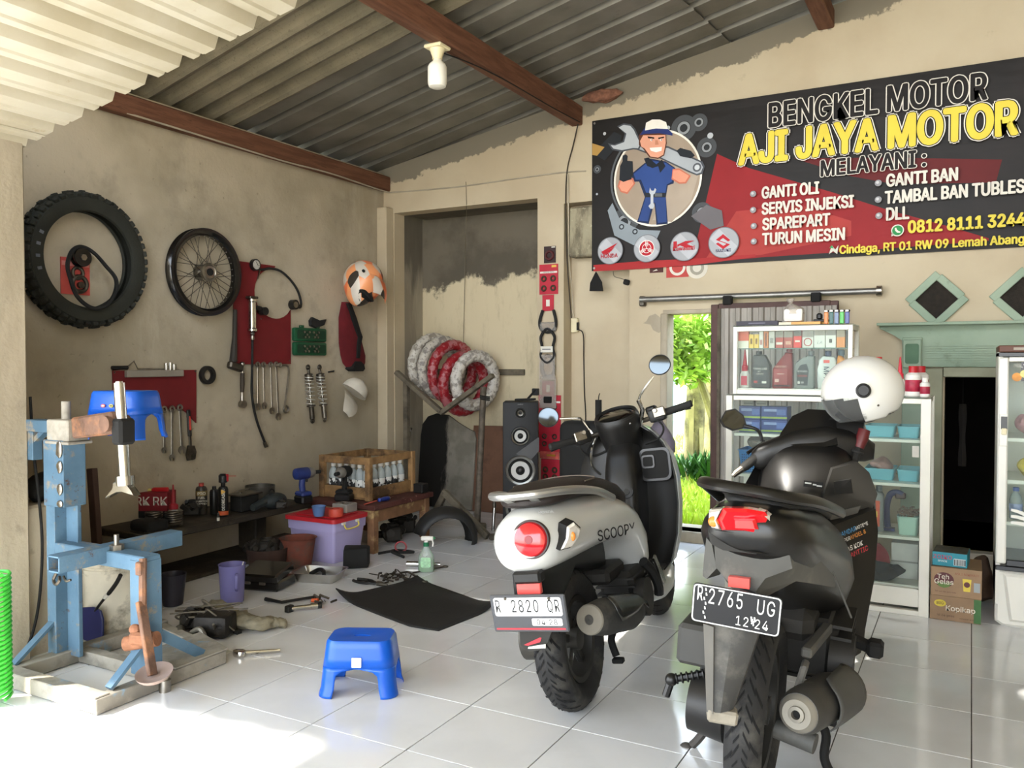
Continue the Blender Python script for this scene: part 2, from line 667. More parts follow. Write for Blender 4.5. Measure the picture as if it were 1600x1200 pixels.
# ---- roof: each corrugated sheet is a part of the ceiling
def asbestos_mat():
 n=NT('fibre_cement_sheet')
 c=n.mix(n.ramp(n.noise(3,6),.35,.65),'837a66','6f6856')
 c=n.mix(n.math('MULTIPLY',n.ramp(n.noise(60,4,.7),.55,.68),.6),c,'5d5646')
 return n.done(c,.92,n.noise(80,5),.3)
m_asb=asbestos_mat()
n=NT('zinc_sheet')
c=n.mix(n.ramp(n.noise(3,6),.35,.65),'7d7a72','6e6b62')
c=n.mix(n.math('MULTIPLY',n.ramp(n.noise(9,7,.7),.6,.72),.4),c,'5a554b')
m_zinc=n.done(c,.5,n.noise(50,4),.06,spec=.4)
m_zinc.node_tree.nodes['Principled BSDF'].inputs['Metallic'].default_value=.35
n=NT('awning_sheet')
c=n.mix(n.ramp(n.noise(3,6,.6),.35,.65),'c4bca8','b6ac94')
c=n.mix(n.math('MULTIPLY',n.ramp(n.noise(7,8,.75),.63,.72),.5),c,'9a8058')
m_awn=n.done(c,.6,n.noise(50,4),.05)
def trap_profile(w,pitch,h):
 """trapezoidal ribs: list of (offset, height)"""
 pts=[]
 k=max(1,int(round(w/pitch)))
 for i in range(k):
  o=i*pitch
  pts+=[(o,0),(o+pitch*.7,0),(o+pitch*.76,h),(o+pitch*.94,h)]
 pts.append((k*pitch,0))
 return pts
def sheet(name,parent,m,o,along,across,length,prof,th=.002,nseg=1,kind=None):
 """o: corner; along/across unit vectors; profile rises along the cross product"""
 along,across=V(along).normalized(),V(across).normalized()
 up=along.cross(across)
 if up.z<0:
  up=-up
 mb=MB()
 rings=[]
 for s in range(nseg+1):
  base=V(o)+along*length*s/nseg
  top=[base+across*a+up*h for a,h in prof]
  bot=[base+across*a+up*(h-th)for a,h in reversed(prof)]
  rings.append(top+bot)
 mb.ring_skin(rings)
 return part(name,mb,m,parent,smooth=False)
mb=MB()
mb.bar((-4.3,5.79,roof_z(-4.3)-.02),(2.5,5.79,roof_z(2.5)-.02),.1,.03)
ceiling=struct('ceiling',mb,m_concrete,smooth=False)
sk=R(-5)
al=V((math.cos(sk),math.sin(sk),RSL*math.cos(sk))).normalized()
ac=V((-math.sin(sk),math.cos(sk),-RSL*math.sin(sk))).normalized()
def roof_pt(x,y,dz=0):
 return V((x,y,roof_z(x)+dz))
def sheet_at(s,t,dz):
 """point on the roof, s metres up the slope and t metres towards the back from the reference joint"""
 p=V((-4.5,4.12,roof_z(-4.5)+dz))+al*s+ac*t
 return p
sine=[(i*.0275,.022+.022*math.cos(2*PI*i*.0275/.165))for i in range(int(1.15/.0275)+1)]
zinc=trap_profile(.98,.245,.042)
for s0,L,dz in((-.3,2.5,.012),(2.0,2.3,.03),(4.1,2.4,.012)):
 for k,t0 in enumerate((-1.1,-2.2)):
  sheet('fibre_cement_sheet',ceiling,m_asb,sheet_at(s0,t0,dz+.01*k),al,ac,L,sine,th=.006)
for s0,L,dz in((-.3,3.25,.034),(2.85,2.6,.05),(5.3,2.2,.034)):
 for k,t0 in enumerate((-.03,.95,1.93)):
  sheet('zinc_sheet',ceiling,m_zinc,sheet_at(s0,t0,dz+.004*k),al,ac,L,zinc)
mb=MB()
mb.bar((-6.3,.78,2.17+RSL*(-6.3+3.43)+.04),(3.2,.78,2.17+RSL*(3.2+3.43)+.04),.05,.05)
awning=struct('ceiling_awning',mb,m_awn,smooth=False)
awc=V((1,0,RSL)).normalized()
apro=[(0,0),(.05,0),(.075,.036),(.105,.036),(.125,0),(.155,0),(.165,.008),(.175,0),(.19,0)]
for k in range(9):
 prof=[(a+.19*i,h)for i in range(5)for a,h in(apro if i==4 else apro[:-1])]
 x0=-6.12+.93*k
 yf=.7 if k<3 else-2.2  # right-hand sheets run on out of view, lengthened to shade that side
 sheet('awning_sheet',awning,m_awn,(x0,yf,2.155+RSL*(x0+3.43)+.003*(k%2)),Y,awc,2.12-yf,prof,th=.0015)
 # ---- roof timbers
n=NT('red_brown_timber')
c=n.mix(n.ramp(n.noise(5,6,.6,(6,.6,6)),.35,.65),'75503c','5f3d2d')
c=n.mix(n.math('MULTIPLY',n.ramp(n.noise(16,6,.7,(3,.5,3)),.58,.7),.6),c,'432a1f')
m_beam=n.done(c,.75,n.noise(20,6,.6,(6,.6,6)),.3)
mb=MB()
mb.box((-4.315,4.1,2.735),(.07,3.25,.12),bev=.008)
struct('trim_2',mb,m_beam)
mb=MB()
mb.box((-2.575,3.55,3.06),(.09,4.5,.14),bev=.008)
struct('trim_3',mb,m_beam)
mb=MB()
mb.box((-.84,3.6,3.43),(.1,4.4,.12),bev=.008)
struct('trim_4',mb,m_beam)
mb=MB()
mb.sph((-2.36,5.68,3.17),(.16,.05,.045),14,8)
for v in mb.b.verts:
 v.co+=NZ.noise_vector(v.co*18)*.022
struct('trim_5',mb,mat('red_mortar','7c5442',.95,var=.4,scale=30,bump=.8),smooth=False)
mb=MB()
mb.box((-2.52,5.79,2.215),(.26,.13,.37),bev=.012)
for v in mb.b.verts:
 v.co+=NZ.noise_vector(v.co*9)*.006
struct('trim_6',mb,m_concrete,smooth=False)
# ==== THINGS ON THE LEFT WALL (plane x = -4.35, seen along +y and z)
WX=-4.348
m_rubber=mat('tyre_rubber','1d1c1a',.8,var=.2,scale=15,bump=.25,bscale=90)
m_rubber2=mat('greenish_tyre_rubber','25261f',.75,var=.25,scale=9,bump=.2,bscale=80)
m_black=mat('black_plastic','161514',.45,var=.2,scale=10)
m_matt=mat('matt_black','12110f',.85,var=.25,scale=12)
m_gloss=mat('black_gloss','0c0b0b',.18,var=.2,scale=5,coat=.3)
m_chrome=mat('chrome','c9c6bf',.16,1.0,var=.06,scale=9)
m_steel=mat('worn_steel','9a948a',.34,1.0,var=.2,scale=30)
m_dsteel=mat('oily_steel','5c564d',.45,.9,var=.3,scale=25)
m_redboard=mat('dark_red_board','6d1519',.7,var=.1,scale=8)
m_white=mat('white_plastic','dcd8cf',.4,var=.05)
m_cream_p=mat('cream_plastic','d8cda9',.45,var=.08)
m_redp=mat('red_plastic','b01a22',.4,var=.1)
m_card=mat('red_card','b5202c',.55,var=.12,scale=14)
m_brass=mat('brown_gold','6b5a32',.4,.8,var=.2)
m_wood=mat('raw_wood','8b6a43',.75,var=.3,scale=14,dirt='4a3622',dscale=6,bump=.3)
m_greywood=mat('grey_wood','6a6151',.85,var=.3,scale=16,dirt='423b30',dscale=8,bump=.3)
m_paper=mat('white_paper','d8d4c8',.7,var=.05)
# --- big off-road tyre
t=thing('offroad_tyre','large knobbly off-road tyre hung on the bare plaster wall','tyre',(WX,2.945,1.81),world=True)
c=V((WX+.062,2.945,1.81))
mb=MB()
prof=[(.262,-.036),(.268,-.05),(.30,-.06),(.335,-.055),(.355,-.035),(.362,0),(.355,.035),(.335,.055),(.30,.06),(.268,.05),(.262,.036),(.272,.03),(.30,.046),(.33,.04),(.345,0),(.33,-.04),(.30,-.046),(.272,-.03)]
mb.lathe(prof,c,X,n=72,loop=True,caps=False)
part('tyre_body',mb,m_rubber2,t)
mb=MB()
kn=48
for i in range(kn):
 a=2*PI*(i+.5)/kn
 e=V((0,math.cos(a),math.sin(a)))
 rt_=V((0,-math.sin(a),math.cos(a)))
 for off,rr,tilt in((-.043,.352,-.5),(.043,.352,.5),(-.014 if i%2 else.014,.366,0)):
  m=M((X,rt_,e)).transposed().to_4x4()
  m.translation=c+e*rr+X*off
  mb.box((0,0,0),(.026,.03,.022),ry=tilt,bev=.003,mtx=m)
part('tread_knob',mb,m_rubber2,t)['kind']='stuff'
mb=MB()
for i in range(4):
 mb=MB()
 a=R(158+12*i)
 p=c+V((.0605,math.cos(a)*.305,math.sin(a)*.305))
 mb.box(p,(.003,.016,.022),rx=a-PI/2)
 part('sidewall_mark',mb,mat('pale_rubber_print','6e7078',.8),t)
 # --- drive belt, pulley and red card pack inside the tyre
t=thing('drive_belt','toothed rubber drive belt hung in a loop inside the big tyre','belt',(WX,2.945,1.55),world=True)
loop=spline([(WX+.03,2.945,1.888),(WX+.05,2.875,1.855),(WX+.09,2.82,1.77),(WX+.14,2.803,1.69),(WX+.14,2.84,1.6),(WX+.14,2.92,1.545),(WX+.14,3.0,1.553),(WX+.14,3.065,1.62),(WX+.14,3.08,1.71),(WX+.09,3.05,1.79),(WX+.05,3.005,1.86)],6,True)
mb=MB()
mb.tube(loop,.009,8,closed=True,flat=1.0)
part('belt_loop',mb,m_rubber,t)
mb=MB()
for i in range(0,len(loop)):
 p,q=loop[i],loop[(i+1)%len(loop)]
 for f in(.25,.75):
  w=p.lerp(q,f)
  ctr=V((WX+.12,2.94,1.7))
  d=(ctr-w).normalized()
  mb.box(w+d*.008,(.014,.007,.007),rx=math.atan2(d.z,d.y))
part('belt_tooth',mb,m_rubber,t)['kind']='stuff'
t=thing('belt_pulley','black grooved pulley hung above the red card pack','pulley',(WX,2.938,1.78),world=True)
mb=MB()
mb.lathe([(.02,0),(.05,0),(.052,.008),(.044,.016),(.044,.03),(.052,.038),(.05,.046),(.02,.046)],(WX+.012,2.938,1.825),X,n=28)
part('pulley_wheel',mb,m_gloss,t)
mb=MB()
mb.cyl((WX+.055,2.938,1.825),(WX+.066,2.938,1.825),.018,n=6)
part('hub_nut',mb,m_steel,t)
t=thing('spare_part_pack','red carded parts pack with black clutch spares inside the tyre','pack',(WX,2.92,1.62),world=True)
mb=MB()
mb.box((WX+.004,2.924,1.722),(.006,.17,.2))
part('card',mb,mat('faded_red_card','c25048',.6,var=.15,scale=12),t)
mb=MB()
mb.box((WX+.0078,2.924,1.79),(.001,.16,.025))
part('print_band',mb,mat('pale_red_print','d98a80',.6),t)
mb=MB()
mb.torus((WX+.018,2.94,1.68),X,.042,.012,24,8)
mb.torus((WX+.018,2.93,1.74),X,.03,.01,20,8)
mb.cyl((WX+.01,2.945,1.675),(WX+.03,2.945,1.675),.018,n=16)
part('clutch_spare',mb,m_dsteel,t)
# --- spoked wheel rim
t=thing('spoked_rim','black spoked motorcycle rim with silver hub on the wall','wheel rim',(WX,3.77,1.82),world=True)
c=V((WX+.06,3.77,1.82))
mb=MB()
mb.lathe([(.232,-.018),(.25,-.028),(.277,-.03),(.278,-.024),(.262,-.018),(.25,-.004),(.25,.004),(.262,.018),(.278,.024),(.277,.03),(.25,.028),(.232,.018)],c,X,n=64,loop=True,caps=False)
part('rim',mb,m_gloss,t)
mb=MB()
mb.lathe([(.012,-.05),(.05,-.05),(.052,-.042),(.024,-.036),(.024,.02),(.058,.028),(.06,.045),(.045,.05),(.04,.046),(.014,.046)],c,X,n=28)
hub=part('hub',mb,m_steel,t)
mb=MB()
mb.lathe([(.008,0),(.024,0),(.024,.004),(.008,.004)],c+X*.047,X,n=20)
part('bearing',mb,m_matt,hub)
k_me=[]
for i in range(36):
 a=2*PI*i/36
 side=1 if i%2 else-1
 b=a+R(38)*(1 if(i//2)%2 else-1)
 mb=MB()
 p=c+V((side*.034,math.cos(b)*.048,math.sin(b)*.048))
 q=c+V((0,math.cos(a)*.236,math.sin(a)*.236))
 mb.tube([p,q],.0022,5)
 part('spoke',mb,m_dsteel,t)
mb=MB()
for i in range(36):
 a=2*PI*i/36
 e=V((0,math.cos(a),math.sin(a)))
 mb.cyl(c+e*.226,c+e*.238,.0038,n=6)
part('spoke_nipple',mb,m_steel,t)['kind']='stuff'
# --- upper red tool board (with a round bite cut from its upper corner)
t=thing('tool_board','upper dark red tool board with a round cut-out and wrenches along its foot','board',(WX,4.32,1.22),world=True)
poly=[(4.055,1.235),(4.59,1.235),(4.59,1.625)]
poly+=[(4.44+.2*math.cos(R(a)),1.735+.178*math.sin(R(a)))for a in range(-40,-270,-12)][0:]
poly=[p for p in poly if p[0]<=4.6]
poly+=[(4.44,1.93),(4.055,1.93)]
mb=MB()
mb.prism(poly,(WX+.001,0,0),Y,Z,.008)
part('panel',mb,m_redboard,t,smooth=False)
for p in((4.08,1.9),(4.08,1.26),(4.57,1.26),(4.3,1.55)):
 mb=MB()
 mb.sph((WX+.01,p[0],p[1]),.005,8,5)
 part('nail',mb,m_dsteel,t)
 # --- tyre inflator gauge with its hose hung over the board
t=thing('tyre_inflator','round dial tyre gauge with a thick black hose looping over the red board','gauge',(WX,4.3,1.65),world=True)
mb=MB()
mb.cyl((WX+.02,4.225,1.915),(WX+.045,4.225,1.915),.04,n=24)
part('gauge_case',mb,m_black,t)
mb=MB()
mb.cyl((WX+.045,4.225,1.915),(WX+.047,4.225,1.915),.031,n=24)
dial=part('dial',mb,mat('dial_white','b9b6ac',.4),t)
mb=MB()
mb.box((WX+.048,4.23,1.922),(.001,.004,.03),rx=.6)
for i in range(9):
 a=R(-130+32*i)
 mb.box((WX+.048,4.225+.026*math.sin(a),1.915+.026*math.cos(a)),(.001,.002,.005),rx=-a)
part('needle',mb,m_matt,dial)
mb=MB()
mb.tube(spline([(WX+.03,4.25,1.89),(WX+.03,4.3,1.89),(WX+.03,4.37,1.905),(WX+.03,4.47,1.895),(WX+.03,4.57,1.84),(WX+.03,4.64,1.77),(WX+.03,4.675,1.69),(WX+.03,4.67,1.65)],6),.0085,8)
part('hose',mb,m_rubber,t)
mb=MB()
mb.cyl((WX+.01,4.6,1.665),(WX+.05,4.6,1.665),.036,n=20)
mb.box((WX+.03,4.64,1.655),(.025,.05,.03),bev=.005)
part('chuck',mb,m_black,t)
mb=MB()
mb.cyl((WX+.05,4.6,1.665),(WX+.053,4.6,1.665),.022,n=18)
mb.bar((WX+.04,4.26,1.88),(WX+.04,4.24,1.82),.012,.004)
part('lever',mb,m_steel,t)
# --- chrome pump gun with a long hose
t=thing('grease_gun','chrome cylinder air gun hanging in front of the red board with a long black hose','air gun',(WX,4.18,.66),world=True)
mb=MB()
mb.lathe([(.03,0),(.034,.005),(.034,.02),(.027,.026),(.027,.2),(.031,.205),(.031,.222),(.02,.228)],(WX+.05,4.177,1.455),Z,n=20)
part('barrel',mb,m_chrome,t)
mb=MB()
mb.box((WX+.05,4.177,1.688),(.05,.075,.016),bev=.004)
part('cap',mb,m_dsteel,t)
mb=MB()
mb.bar((WX+.05,4.19,1.625),(WX+.05,4.26,1.615),.03,.03,bev=.006)
mb.cyl((WX+.03,4.28,1.6),(WX+.075,4.28,1.6),.028,n=16)
part('trigger_valve',mb,m_black,t)
mb=MB()
mb.lathe([(.012,0),(.016,.01),(.012,.03),(.018,.04),(.012,.055)],(WX+.05,4.178,1.4),Z,n=12)
part('swivel',mb,m_steel,t)
mb=MB()
mb.tube(spline([(WX+.05,4.178,1.4),(WX+.045,4.178,1.2),(WX+.04,4.18,1.02),(WX+.03,4.23,.85),(WX+.02,4.32,.675)],8),.0085,8)
part('hose',mb,m_rubber,t)
mb=MB()
mb.cyl((WX+.02,4.312,.69),(WX+.02,4.328,.655),.013,n=10)
part('nozzle',mb,m_dsteel,t)
# --- hammer beside the board
t=thing('hammer','dark iron hammer hung head down at the edge of the red board','hammer',(WX,4.03,1.2),world=True)
mb=MB()
mb.tube([(WX+.025,4.05,1.6),(WX+.025,4.045,1.42),(WX+.025,4.03,1.25)],[.014,.016,.026],10)
part('handle',mb,mat('greasy_handle','2e2922',.7,var=.3),t)
mb=MB()
mb.bar((WX+.03,3.985,1.235),(WX+.03,4.1,1.205),.045,.05,bev=.01)
part('hammer_head',mb,m_dsteel,t)
# --- wrenches
def wrench_mesh(L,w=.014,ring=.017,head=.02):
 mb=MB()
 mb.bar((0,0,-ring*.8),(0,0,-L+head*.8),.005,w,up=(0,1,0),bev=.0015)
 mb.torus((0,0,0),X,ring*.78,ring*.36,16,8)
 k=[]
 for a in range(-60,241,25):
  k.append((head*math.cos(R(a)),head*math.sin(R(a))))
 jaw=[(.4*head,-.98*head),(.4*head,-.15*head),(0,.12*head),(-.4*head,-.15*head),(-.4*head,-.98*head)]
 out=[(head*math.cos(R(a)),head*math.sin(R(a)))for a in range(292,-73+1+0,-20)if a>=-72]
 out=[(head*math.cos(R(a)),head*math.sin(R(a)))for a in range(-65,246,20)]
 mb.prism(out+jaw[::-1],(-.0035,0,-L),Y,Z,.007)
 return mb
ORD=['first','second','third','fourth','fifth','sixth']
for i,(y,L,ti)in enumerate(((4.245,.29,.0),(4.305,.285,.02),(4.378,.325,.03),(4.44,.372,.05))):
 t=single('combination_wrench',wrench_mesh(L,.014+.002*(i==3),.019,.024+.003*(i==3)),m_steel,'steel combination wrench, %s from the ratchet among those under the upper board'%['second','third','fourth','fifth'][i],'wrench','wrenches on the upper board')
 t.location=(WX+.03,y,1.232-L-.024)
 t.rotation_euler=(ti,0,0)
mb=MB()
mb.tube([(WX+.03,4.19,1.235),(WX+.03,4.19,1.2),(WX+.03,4.2,1.07),(WX+.03,4.205,1.03)],[.008,.006,.006,.012],8)
single('short_wrench',mb,m_steel,'short steel wrench hanging behind the long black hose','wrench','wrenches on the upper board')
mb=MB()
mb.tube(spline([(WX+.03,4.47,1.228),(WX+.03,4.52,1.225),(WX+.03,4.545,1.19),(WX+.03,4.525,1.05),(WX+.03,4.5,.93)],6),.0075,8)
mb.torus((WX+.03,4.46,1.228),X,.014,.006,14,6)
mb.torus((WX+.03,4.515,.91),X,.022,.009,18,8)
single('bent_wrench',mb,m_steel,'bent double ring wrench hanging at the board corner beside the green case','wrench','wrenches on the upper board')
t=thing('socket_ratchet','socket ratchet with a dark grip hanging beside the hammer','ratchet',(WX,4.1,.94),world=True)
mb=MB()
mb.tube([(WX+.03,4.105,1.245),(WX+.03,4.105,1.17)],[.012,.008],10)
mb.sph((WX+.03,4.105,1.235),.018,12,8)
mb.tube([(WX+.03,4.1,1.05),(WX+.03,4.1,.98)],[.008,.014],10)
mb.cyl((WX+.02,4.1,.965),(WX+.05,4.1,.965),.026,n=16)
part('ratchet_head',mb,m_steel,t)
mb=MB()
mb.tube([(WX+.03,4.105,1.175),(WX+.03,4.104,1.1),(WX+.03,4.1,1.045)],[.014,.016,.012],10)
part('grip',mb,mat('grimy_grip','3a3026',.7,var=.3),t)
# --- green socket case, open on the wall
t=thing('socket_case','open green socket set case hung on the plaster wall','tool case',(WX,4.78,1.29),world=True)
m_grn=mat('dark_green_plastic','0f4a2c',.45,var=.15)
for k,z in enumerate((1.452,1.347)):
 mb=MB()
 mb.box((WX+.02,4.775,z),(.036,.345,.1 if k==0 else.098),bev=.012,seg=2)
 sh=part('case_half',mb,m_grn,t)
 mb=MB()
 mb.prism([(a+4.775,b+z)for a,b in rrect(.305,.066,.012)],(WX+.0385,0,0),Y,Z,.0015)
 part('inlay',mb,mat('deep_green','0a3320',.5),sh)
 mb=MB()
 for j in range(2):
  for a_,b_ in((-.028,.018),(.028,.018),(-.018,-.018),(.018,-.018),(0,0)):
   mb.cyl((WX+.039,4.72+.1*j+a_,z+b_),(WX+.05,4.72+.1*j+a_,z+b_),.0085,n=8)
 part('bit',mb,m_steel,sh)
mb=MB()
mb.box((WX+.02,4.69,1.511),(.02,.04,.02),bev=.004)
mb.box((WX+.02,4.86,1.511),(.02,.04,.02),bev=.004)
part('latch',mb,m_grn,t)
mb=MB()
mb.prism([(4.78,1.52),(4.84,1.505),(4.93,1.53),(4.955,1.575),(4.88,1.555),(4.8,1.585),(4.775,1.56)],(WX+.004,0,0),Y,Z,.03,bev=.006)
single('rubber_scrap',mb,m_rubber,'dark shrivelled rubber boot hung just above the green case','rubber boot')
mb=MB()
mb.cyl((WX,5.02,1.175),(WX+.004,5.02,1.175),.004,n=6)
mb.bar((WX+.008,4.995,1.172),(WX+.008,5.06,1.18),.008,.01)
single('wall_peg',mb,m_matt,'small dark peg in the wall above the white cap','peg')
# --- two shock absorbers
def shock(y0,tilt,label):
 t=thing('shock_absorber',label,'shock absorber',(WX+.035,y0,1.21),group='shock absorbers on the wall')
 mb=MB()
 mb.torus((0,0,0),X,.014,.008,16,8)
 mb.cyl((0,0,-.015),(0,0,-.045),.01,n=10)
 mb.lathe([(.012,-.045),(.03,-.05),(.032,-.06),(.032,-.1),(.02,-.105)],(0,0,0),Z,n=18)
 part('top_mount',mb,m_dsteel,t)
 mb=MB()
 mb.cyl((0,0,-.1),(0,0,-.28),.009,n=12)
 part('rod',mb,m_chrome,t)
 mb=MB()
 N=8
 pts=[]
 for i in range(N*14+1):
  a=2*PI*i/14
  f=i/(N*14)
  z=-.06-.215*(f**1.25)
  pts.append((.031*math.cos(a),.031*math.sin(a),z))
 mb.tube(pts,.0045,6)
 part('coil_spring',mb,mat('pale_spring','c5c1b6',.35,.4),t)
 mb=MB()
 mb.lathe([(.016,-.28),(.033,-.285),(.033,-.292),(.019,-.297),(.019,-.385),(.012,-.39)],(0,0,0),Z,n=18)
 mb.torus((0,0,-.402),X,.013,.008,16,8)
 part('damper_body',mb,m_dsteel if tilt<.13 else m_steel,t)
 t.rotation_euler=(tilt,0,0)
shock(4.74,.11,'coil spring shock absorber hanging on the side of the wrenches')
shock(4.865,.14,'coil spring shock absorber with a bright damper hanging on the side of the white cap')
# --- motocross helmet hung by the corner
t=thing('motocross_helmet','orange and white motocross helmet with a peak hung near the corner','helmet',(-4.17,5.204,1.642),world=True)
def orange_helmet():
 n=NT('orange_white_graphics')
 v=n.t.nodes.new('ShaderNodeTexVoronoi')
 v.inputs['Scale'].default_value=13
 mp=n.t.nodes.new('ShaderNodeMapping')
 mp.inputs['Scale'].default_value=(1,1.2,.5)
 mp.inputs['Rotation'].default_value=(.5,.3,0)
 n.t.links.new(n.pos,mp.inputs[0])
 n.t.links.new(mp.outputs[0],v.inputs['Vector'])
 sx=n.t.nodes.new('ShaderNodeSeparateColor')
 n.t.links.new(v.outputs['Color'],sx.inputs[0])
 c=n.mix(n.ramp(sx.outputs[0],.46,.48),'ee7a48','d6ccbd')
 c=n.mix(n.ramp(sx.outputs[1],.84,.86),c,'3a332c')
 c=n.mix(n.ramp(sx.outputs[2],.8,.82),c,'f2a06a')
 return n.done(c,.3,None,spec=.5)
m_oh=orange_helmet()
hc=V((-4.17,5.206,1.876))
vv=V((hc.x,hc.y,0)).normalized()
rg=V((vv.y,-vv.x,0))
MF=(Z*-.72+rg*.12-vv*.62).normalized()
MU=rg*.75+Z*.45-vv*.3
MU=(MU-MF*MU.dot(MF)).normalized()
MS=MF.cross(MU)
def mp(f,s_,u):
 return hc+MF*f+MS*s_+MU*u
mb=MB()
mb.sph((0,0,0),1,30,20)
for v in mb.b.verts:
 d=v.co.normalized()
 k=1+.32*max(0,d.x*.86-d.z*.5)**5-.1*max(0,d.z*.3+d.x*.95)**8
 v.co=mp(d.x*.175*k,d.y*.15,d.z*.165*(1 if d.z>0 else.92*k))
shell=part('shell',mb,m_oh,t,ang=60)
mb=MB()
rings=[]
for sc,dp in((1.0,.17),(1.0,.212),(.86,.22),(.7,.212)):
 rings.append([mp(dp-.06*math.cos(2*PI*i/26)**2*sc+.012*math.sin(2*PI*i/26),.082*sc*math.cos(2*PI*i/26),-.004+.05*sc*math.sin(2*PI*i/26))for i in range(26)])
mb.ring_skin(rings)
part('face_opening',mb,m_matt,t,ang=60)
mb=MB()
rings=[]
for k in range(8):
 f=k/7
 c_=mp(.085+.17*f,0,.148+.012*math.sin(f*PI)-.02*f)
 w=.112-.03*f
 rings.append([c_+MS*w-MU*.02,c_+MS*w*.5+MU*.008,c_+MU*.014,c_-MS*w*.5+MU*.008,c_-MS*w-MU*.02,c_-MS*w*.5+MU*.002,c_+MU*.008,c_+MS*w*.5+MU*.002])
mb.ring_skin(rings)
part('peak',mb,m_oh,t,ang=60)
mb=MB()
for sg in(-1,1):
 p=mp(.05,.125*sg,.09)
 mb.cyl(p,p+MS*.016*sg,.011,n=12)
part('screw',mb,m_matt,t)
mb=MB()
for u_ in(-.03,.03):
 mb.bar(mp(.175,u_-.012,-.085),mp(.175,u_+.012,-.085),.012,.01)
part('chin_vent',mb,m_matt,t)
t=thing('riding_jersey','dark red and black cloth hanging in a loop below the motocross helmet','cloth',(WX,5.25,1.18),world=True)
mb=MB()
def cloth_strip(mb,pts,half,dx):
 rings=[]
 for(y,z),h in zip(pts,half):
  rings.append([(WX+.01,y-h,z),(WX+.012+dx,y-h*.6,z),(WX+.016+dx,y,z),(WX+.012+dx,y+h*.6,z),(WX+.01,y+h,z),(WX+.004,y,z)])
 mb.ring_skin(rings)
cloth_strip(mb,[(5.2,1.72),(5.2,1.6),(5.24,1.5),(5.26,1.4),(5.29,1.3),(5.3,1.24),(5.31,1.2)],[.05,.085,.125,.145,.155,.14,.1],.03)
part('red_panel',mb,mat('maroon_cloth','5f1219',.9,var=.25,scale=9,bump=.3,bscale=30),t)
mb=MB()
cloth_strip(mb,[(5.19,1.71),(5.25,1.6),(5.3,1.5),(5.33,1.45),(5.31,1.38),(5.3,1.28)],[.035,.045,.04,.035,.03,.025],.046)
cloth_strip(mb,[(5.3,1.255),(5.31,1.23),(5.31,1.195),(5.31,1.175)],[.05,.1,.12,.08],.044)
part('black_panel',mb,m_matt,t)
# --- white cap
t=thing('baseball_cap','white cloth cap hung on the wall with its brim pointing down','cap',(WX,5.2,.83),world=True)
cc=V((WX+.06,5.235,1.01))
ax=V((.25,.55,.8)).normalized()
mm=frame_to(ax)
m_capc=mat('off_white_cloth','cdc6b6',.9,var=.1,scale=10,bump=.25,bscale=25)
mb=MB()
rings=[]
for i in range(8):
 f=i/7
 r=.112*math.cos(f*PI/2*.97)
 rings.append([cc+mm.to_3x3()@V((r*math.cos(2*PI*j/20)*.8,r*math.sin(2*PI*j/20),.115*math.sin(f*PI/2)))for j in range(20)])
mb.ring_skin(rings)
part('crown',mb,m_capc,t,ang=80)
mb=MB()
rings=[]
bd=V((.2,-.62,-.75)).normalized()
sd=bd.cross(V((1,0,0))).normalized()
for s in range(6):
 f=s/5
 p=V((WX+.06,5.2,.97))+bd*(.165*f)+V((1,0,0))*(.02*math.sin(f*PI))
 w=.1*math.sqrt(max(.05,1-(f*.92)**2.4))
 rings.append([p-sd*w,p-sd*w*.5+X*.01,p+X*.014,p+sd*w*.5+X*.01,p+sd*w,p+X*.008])
mb.ring_skin(rings)
part('brim',mb,m_capc,t,ang=80)
mb=MB()
mb.sph(cc+ax*.115,(.008,.008,.006),8,6)
part('top_button',mb,m_capc,t)
# --- lower red tool board
t=thing('tool_board','lower dark red tool board with a pointed lower corner above the workbench','board',(WX,3.44,.87),world=True)
mb=MB()
mb.prism([(3.145,.975),(3.62,.955),(3.66,.93),(3.735,.86),(3.74,1.2),(3.145,1.2)],(WX+.001,0,0),Y,Z,.008)
part('panel',mb,m_redboard,t,smooth=False)
mb=MB()
mb.box((WX+.022,3.42,1.18),(.03,.4,.04),bev=.003)
part('socket_rail',mb,mat('grey_rail','8e8678',.6,var=.1),t)
for y,z in((3.155,1.19),(3.73,1.19)):
 mb=MB()
 mb.sph((WX+.01,y,z),.006,8,5)
 part('nail',mb,m_dsteel,t)
for i,y in enumerate((3.5,3.53,3.558)):
 mb=MB()
 h=(.042,.046,.034)[i]
 mb.lathe([(.008,0),(.013,0),(.014,h*.5),(.014,h),(.009,h),(.009,h*.6)],(WX+.022,y,1.2005),Z,n=14)
 single('socket',mb,m_chrome,('chrome socket on the board rail, closest to the bent bar','chrome socket on the board rail, between the other two','shortest chrome socket on the rail of the lower board')[i],'socket','sockets on the rail')
t=thing('spinner_bar','thin bent steel bar with a dark grip lying on the rail of the lower board','bar',(WX+.02,3.3,1.2),world=True)
mb=MB()
mb.tube([(WX+.022,3.13,1.216),(WX+.022,3.23,1.217)],.012,10)
part('grip',mb,m_black,t)
mb=MB()
mb.tube([(WX+.022,3.22,1.215),(WX+.022,3.25,1.235),(WX+.022,3.275,1.255),(WX+.022,3.3,1.21),(WX+.022,3.49,1.2055)],.004,6)
part('shaft',mb,m_steel,t)
for i,(y,L,ti)in enumerate(((3.475,.25,.0),(3.53,.3,-.01),(3.605,.265,.05))):
 t=single('combination_wrench',wrench_mesh(L,.017,.02,.026 if i==2 else.02),m_steel,('steel wrench on the lower board, hanging half behind the blue stool','long steel ring wrench, second from the blue stool on the lower board','steel wrench with a wide open jaw beside the red-gripped adjustable wrench')[i],'wrench','wrenches on the lower board')
 t.location=(WX+.03,y,.965-L-.024)
 t.rotation_euler=(ti,0,0)
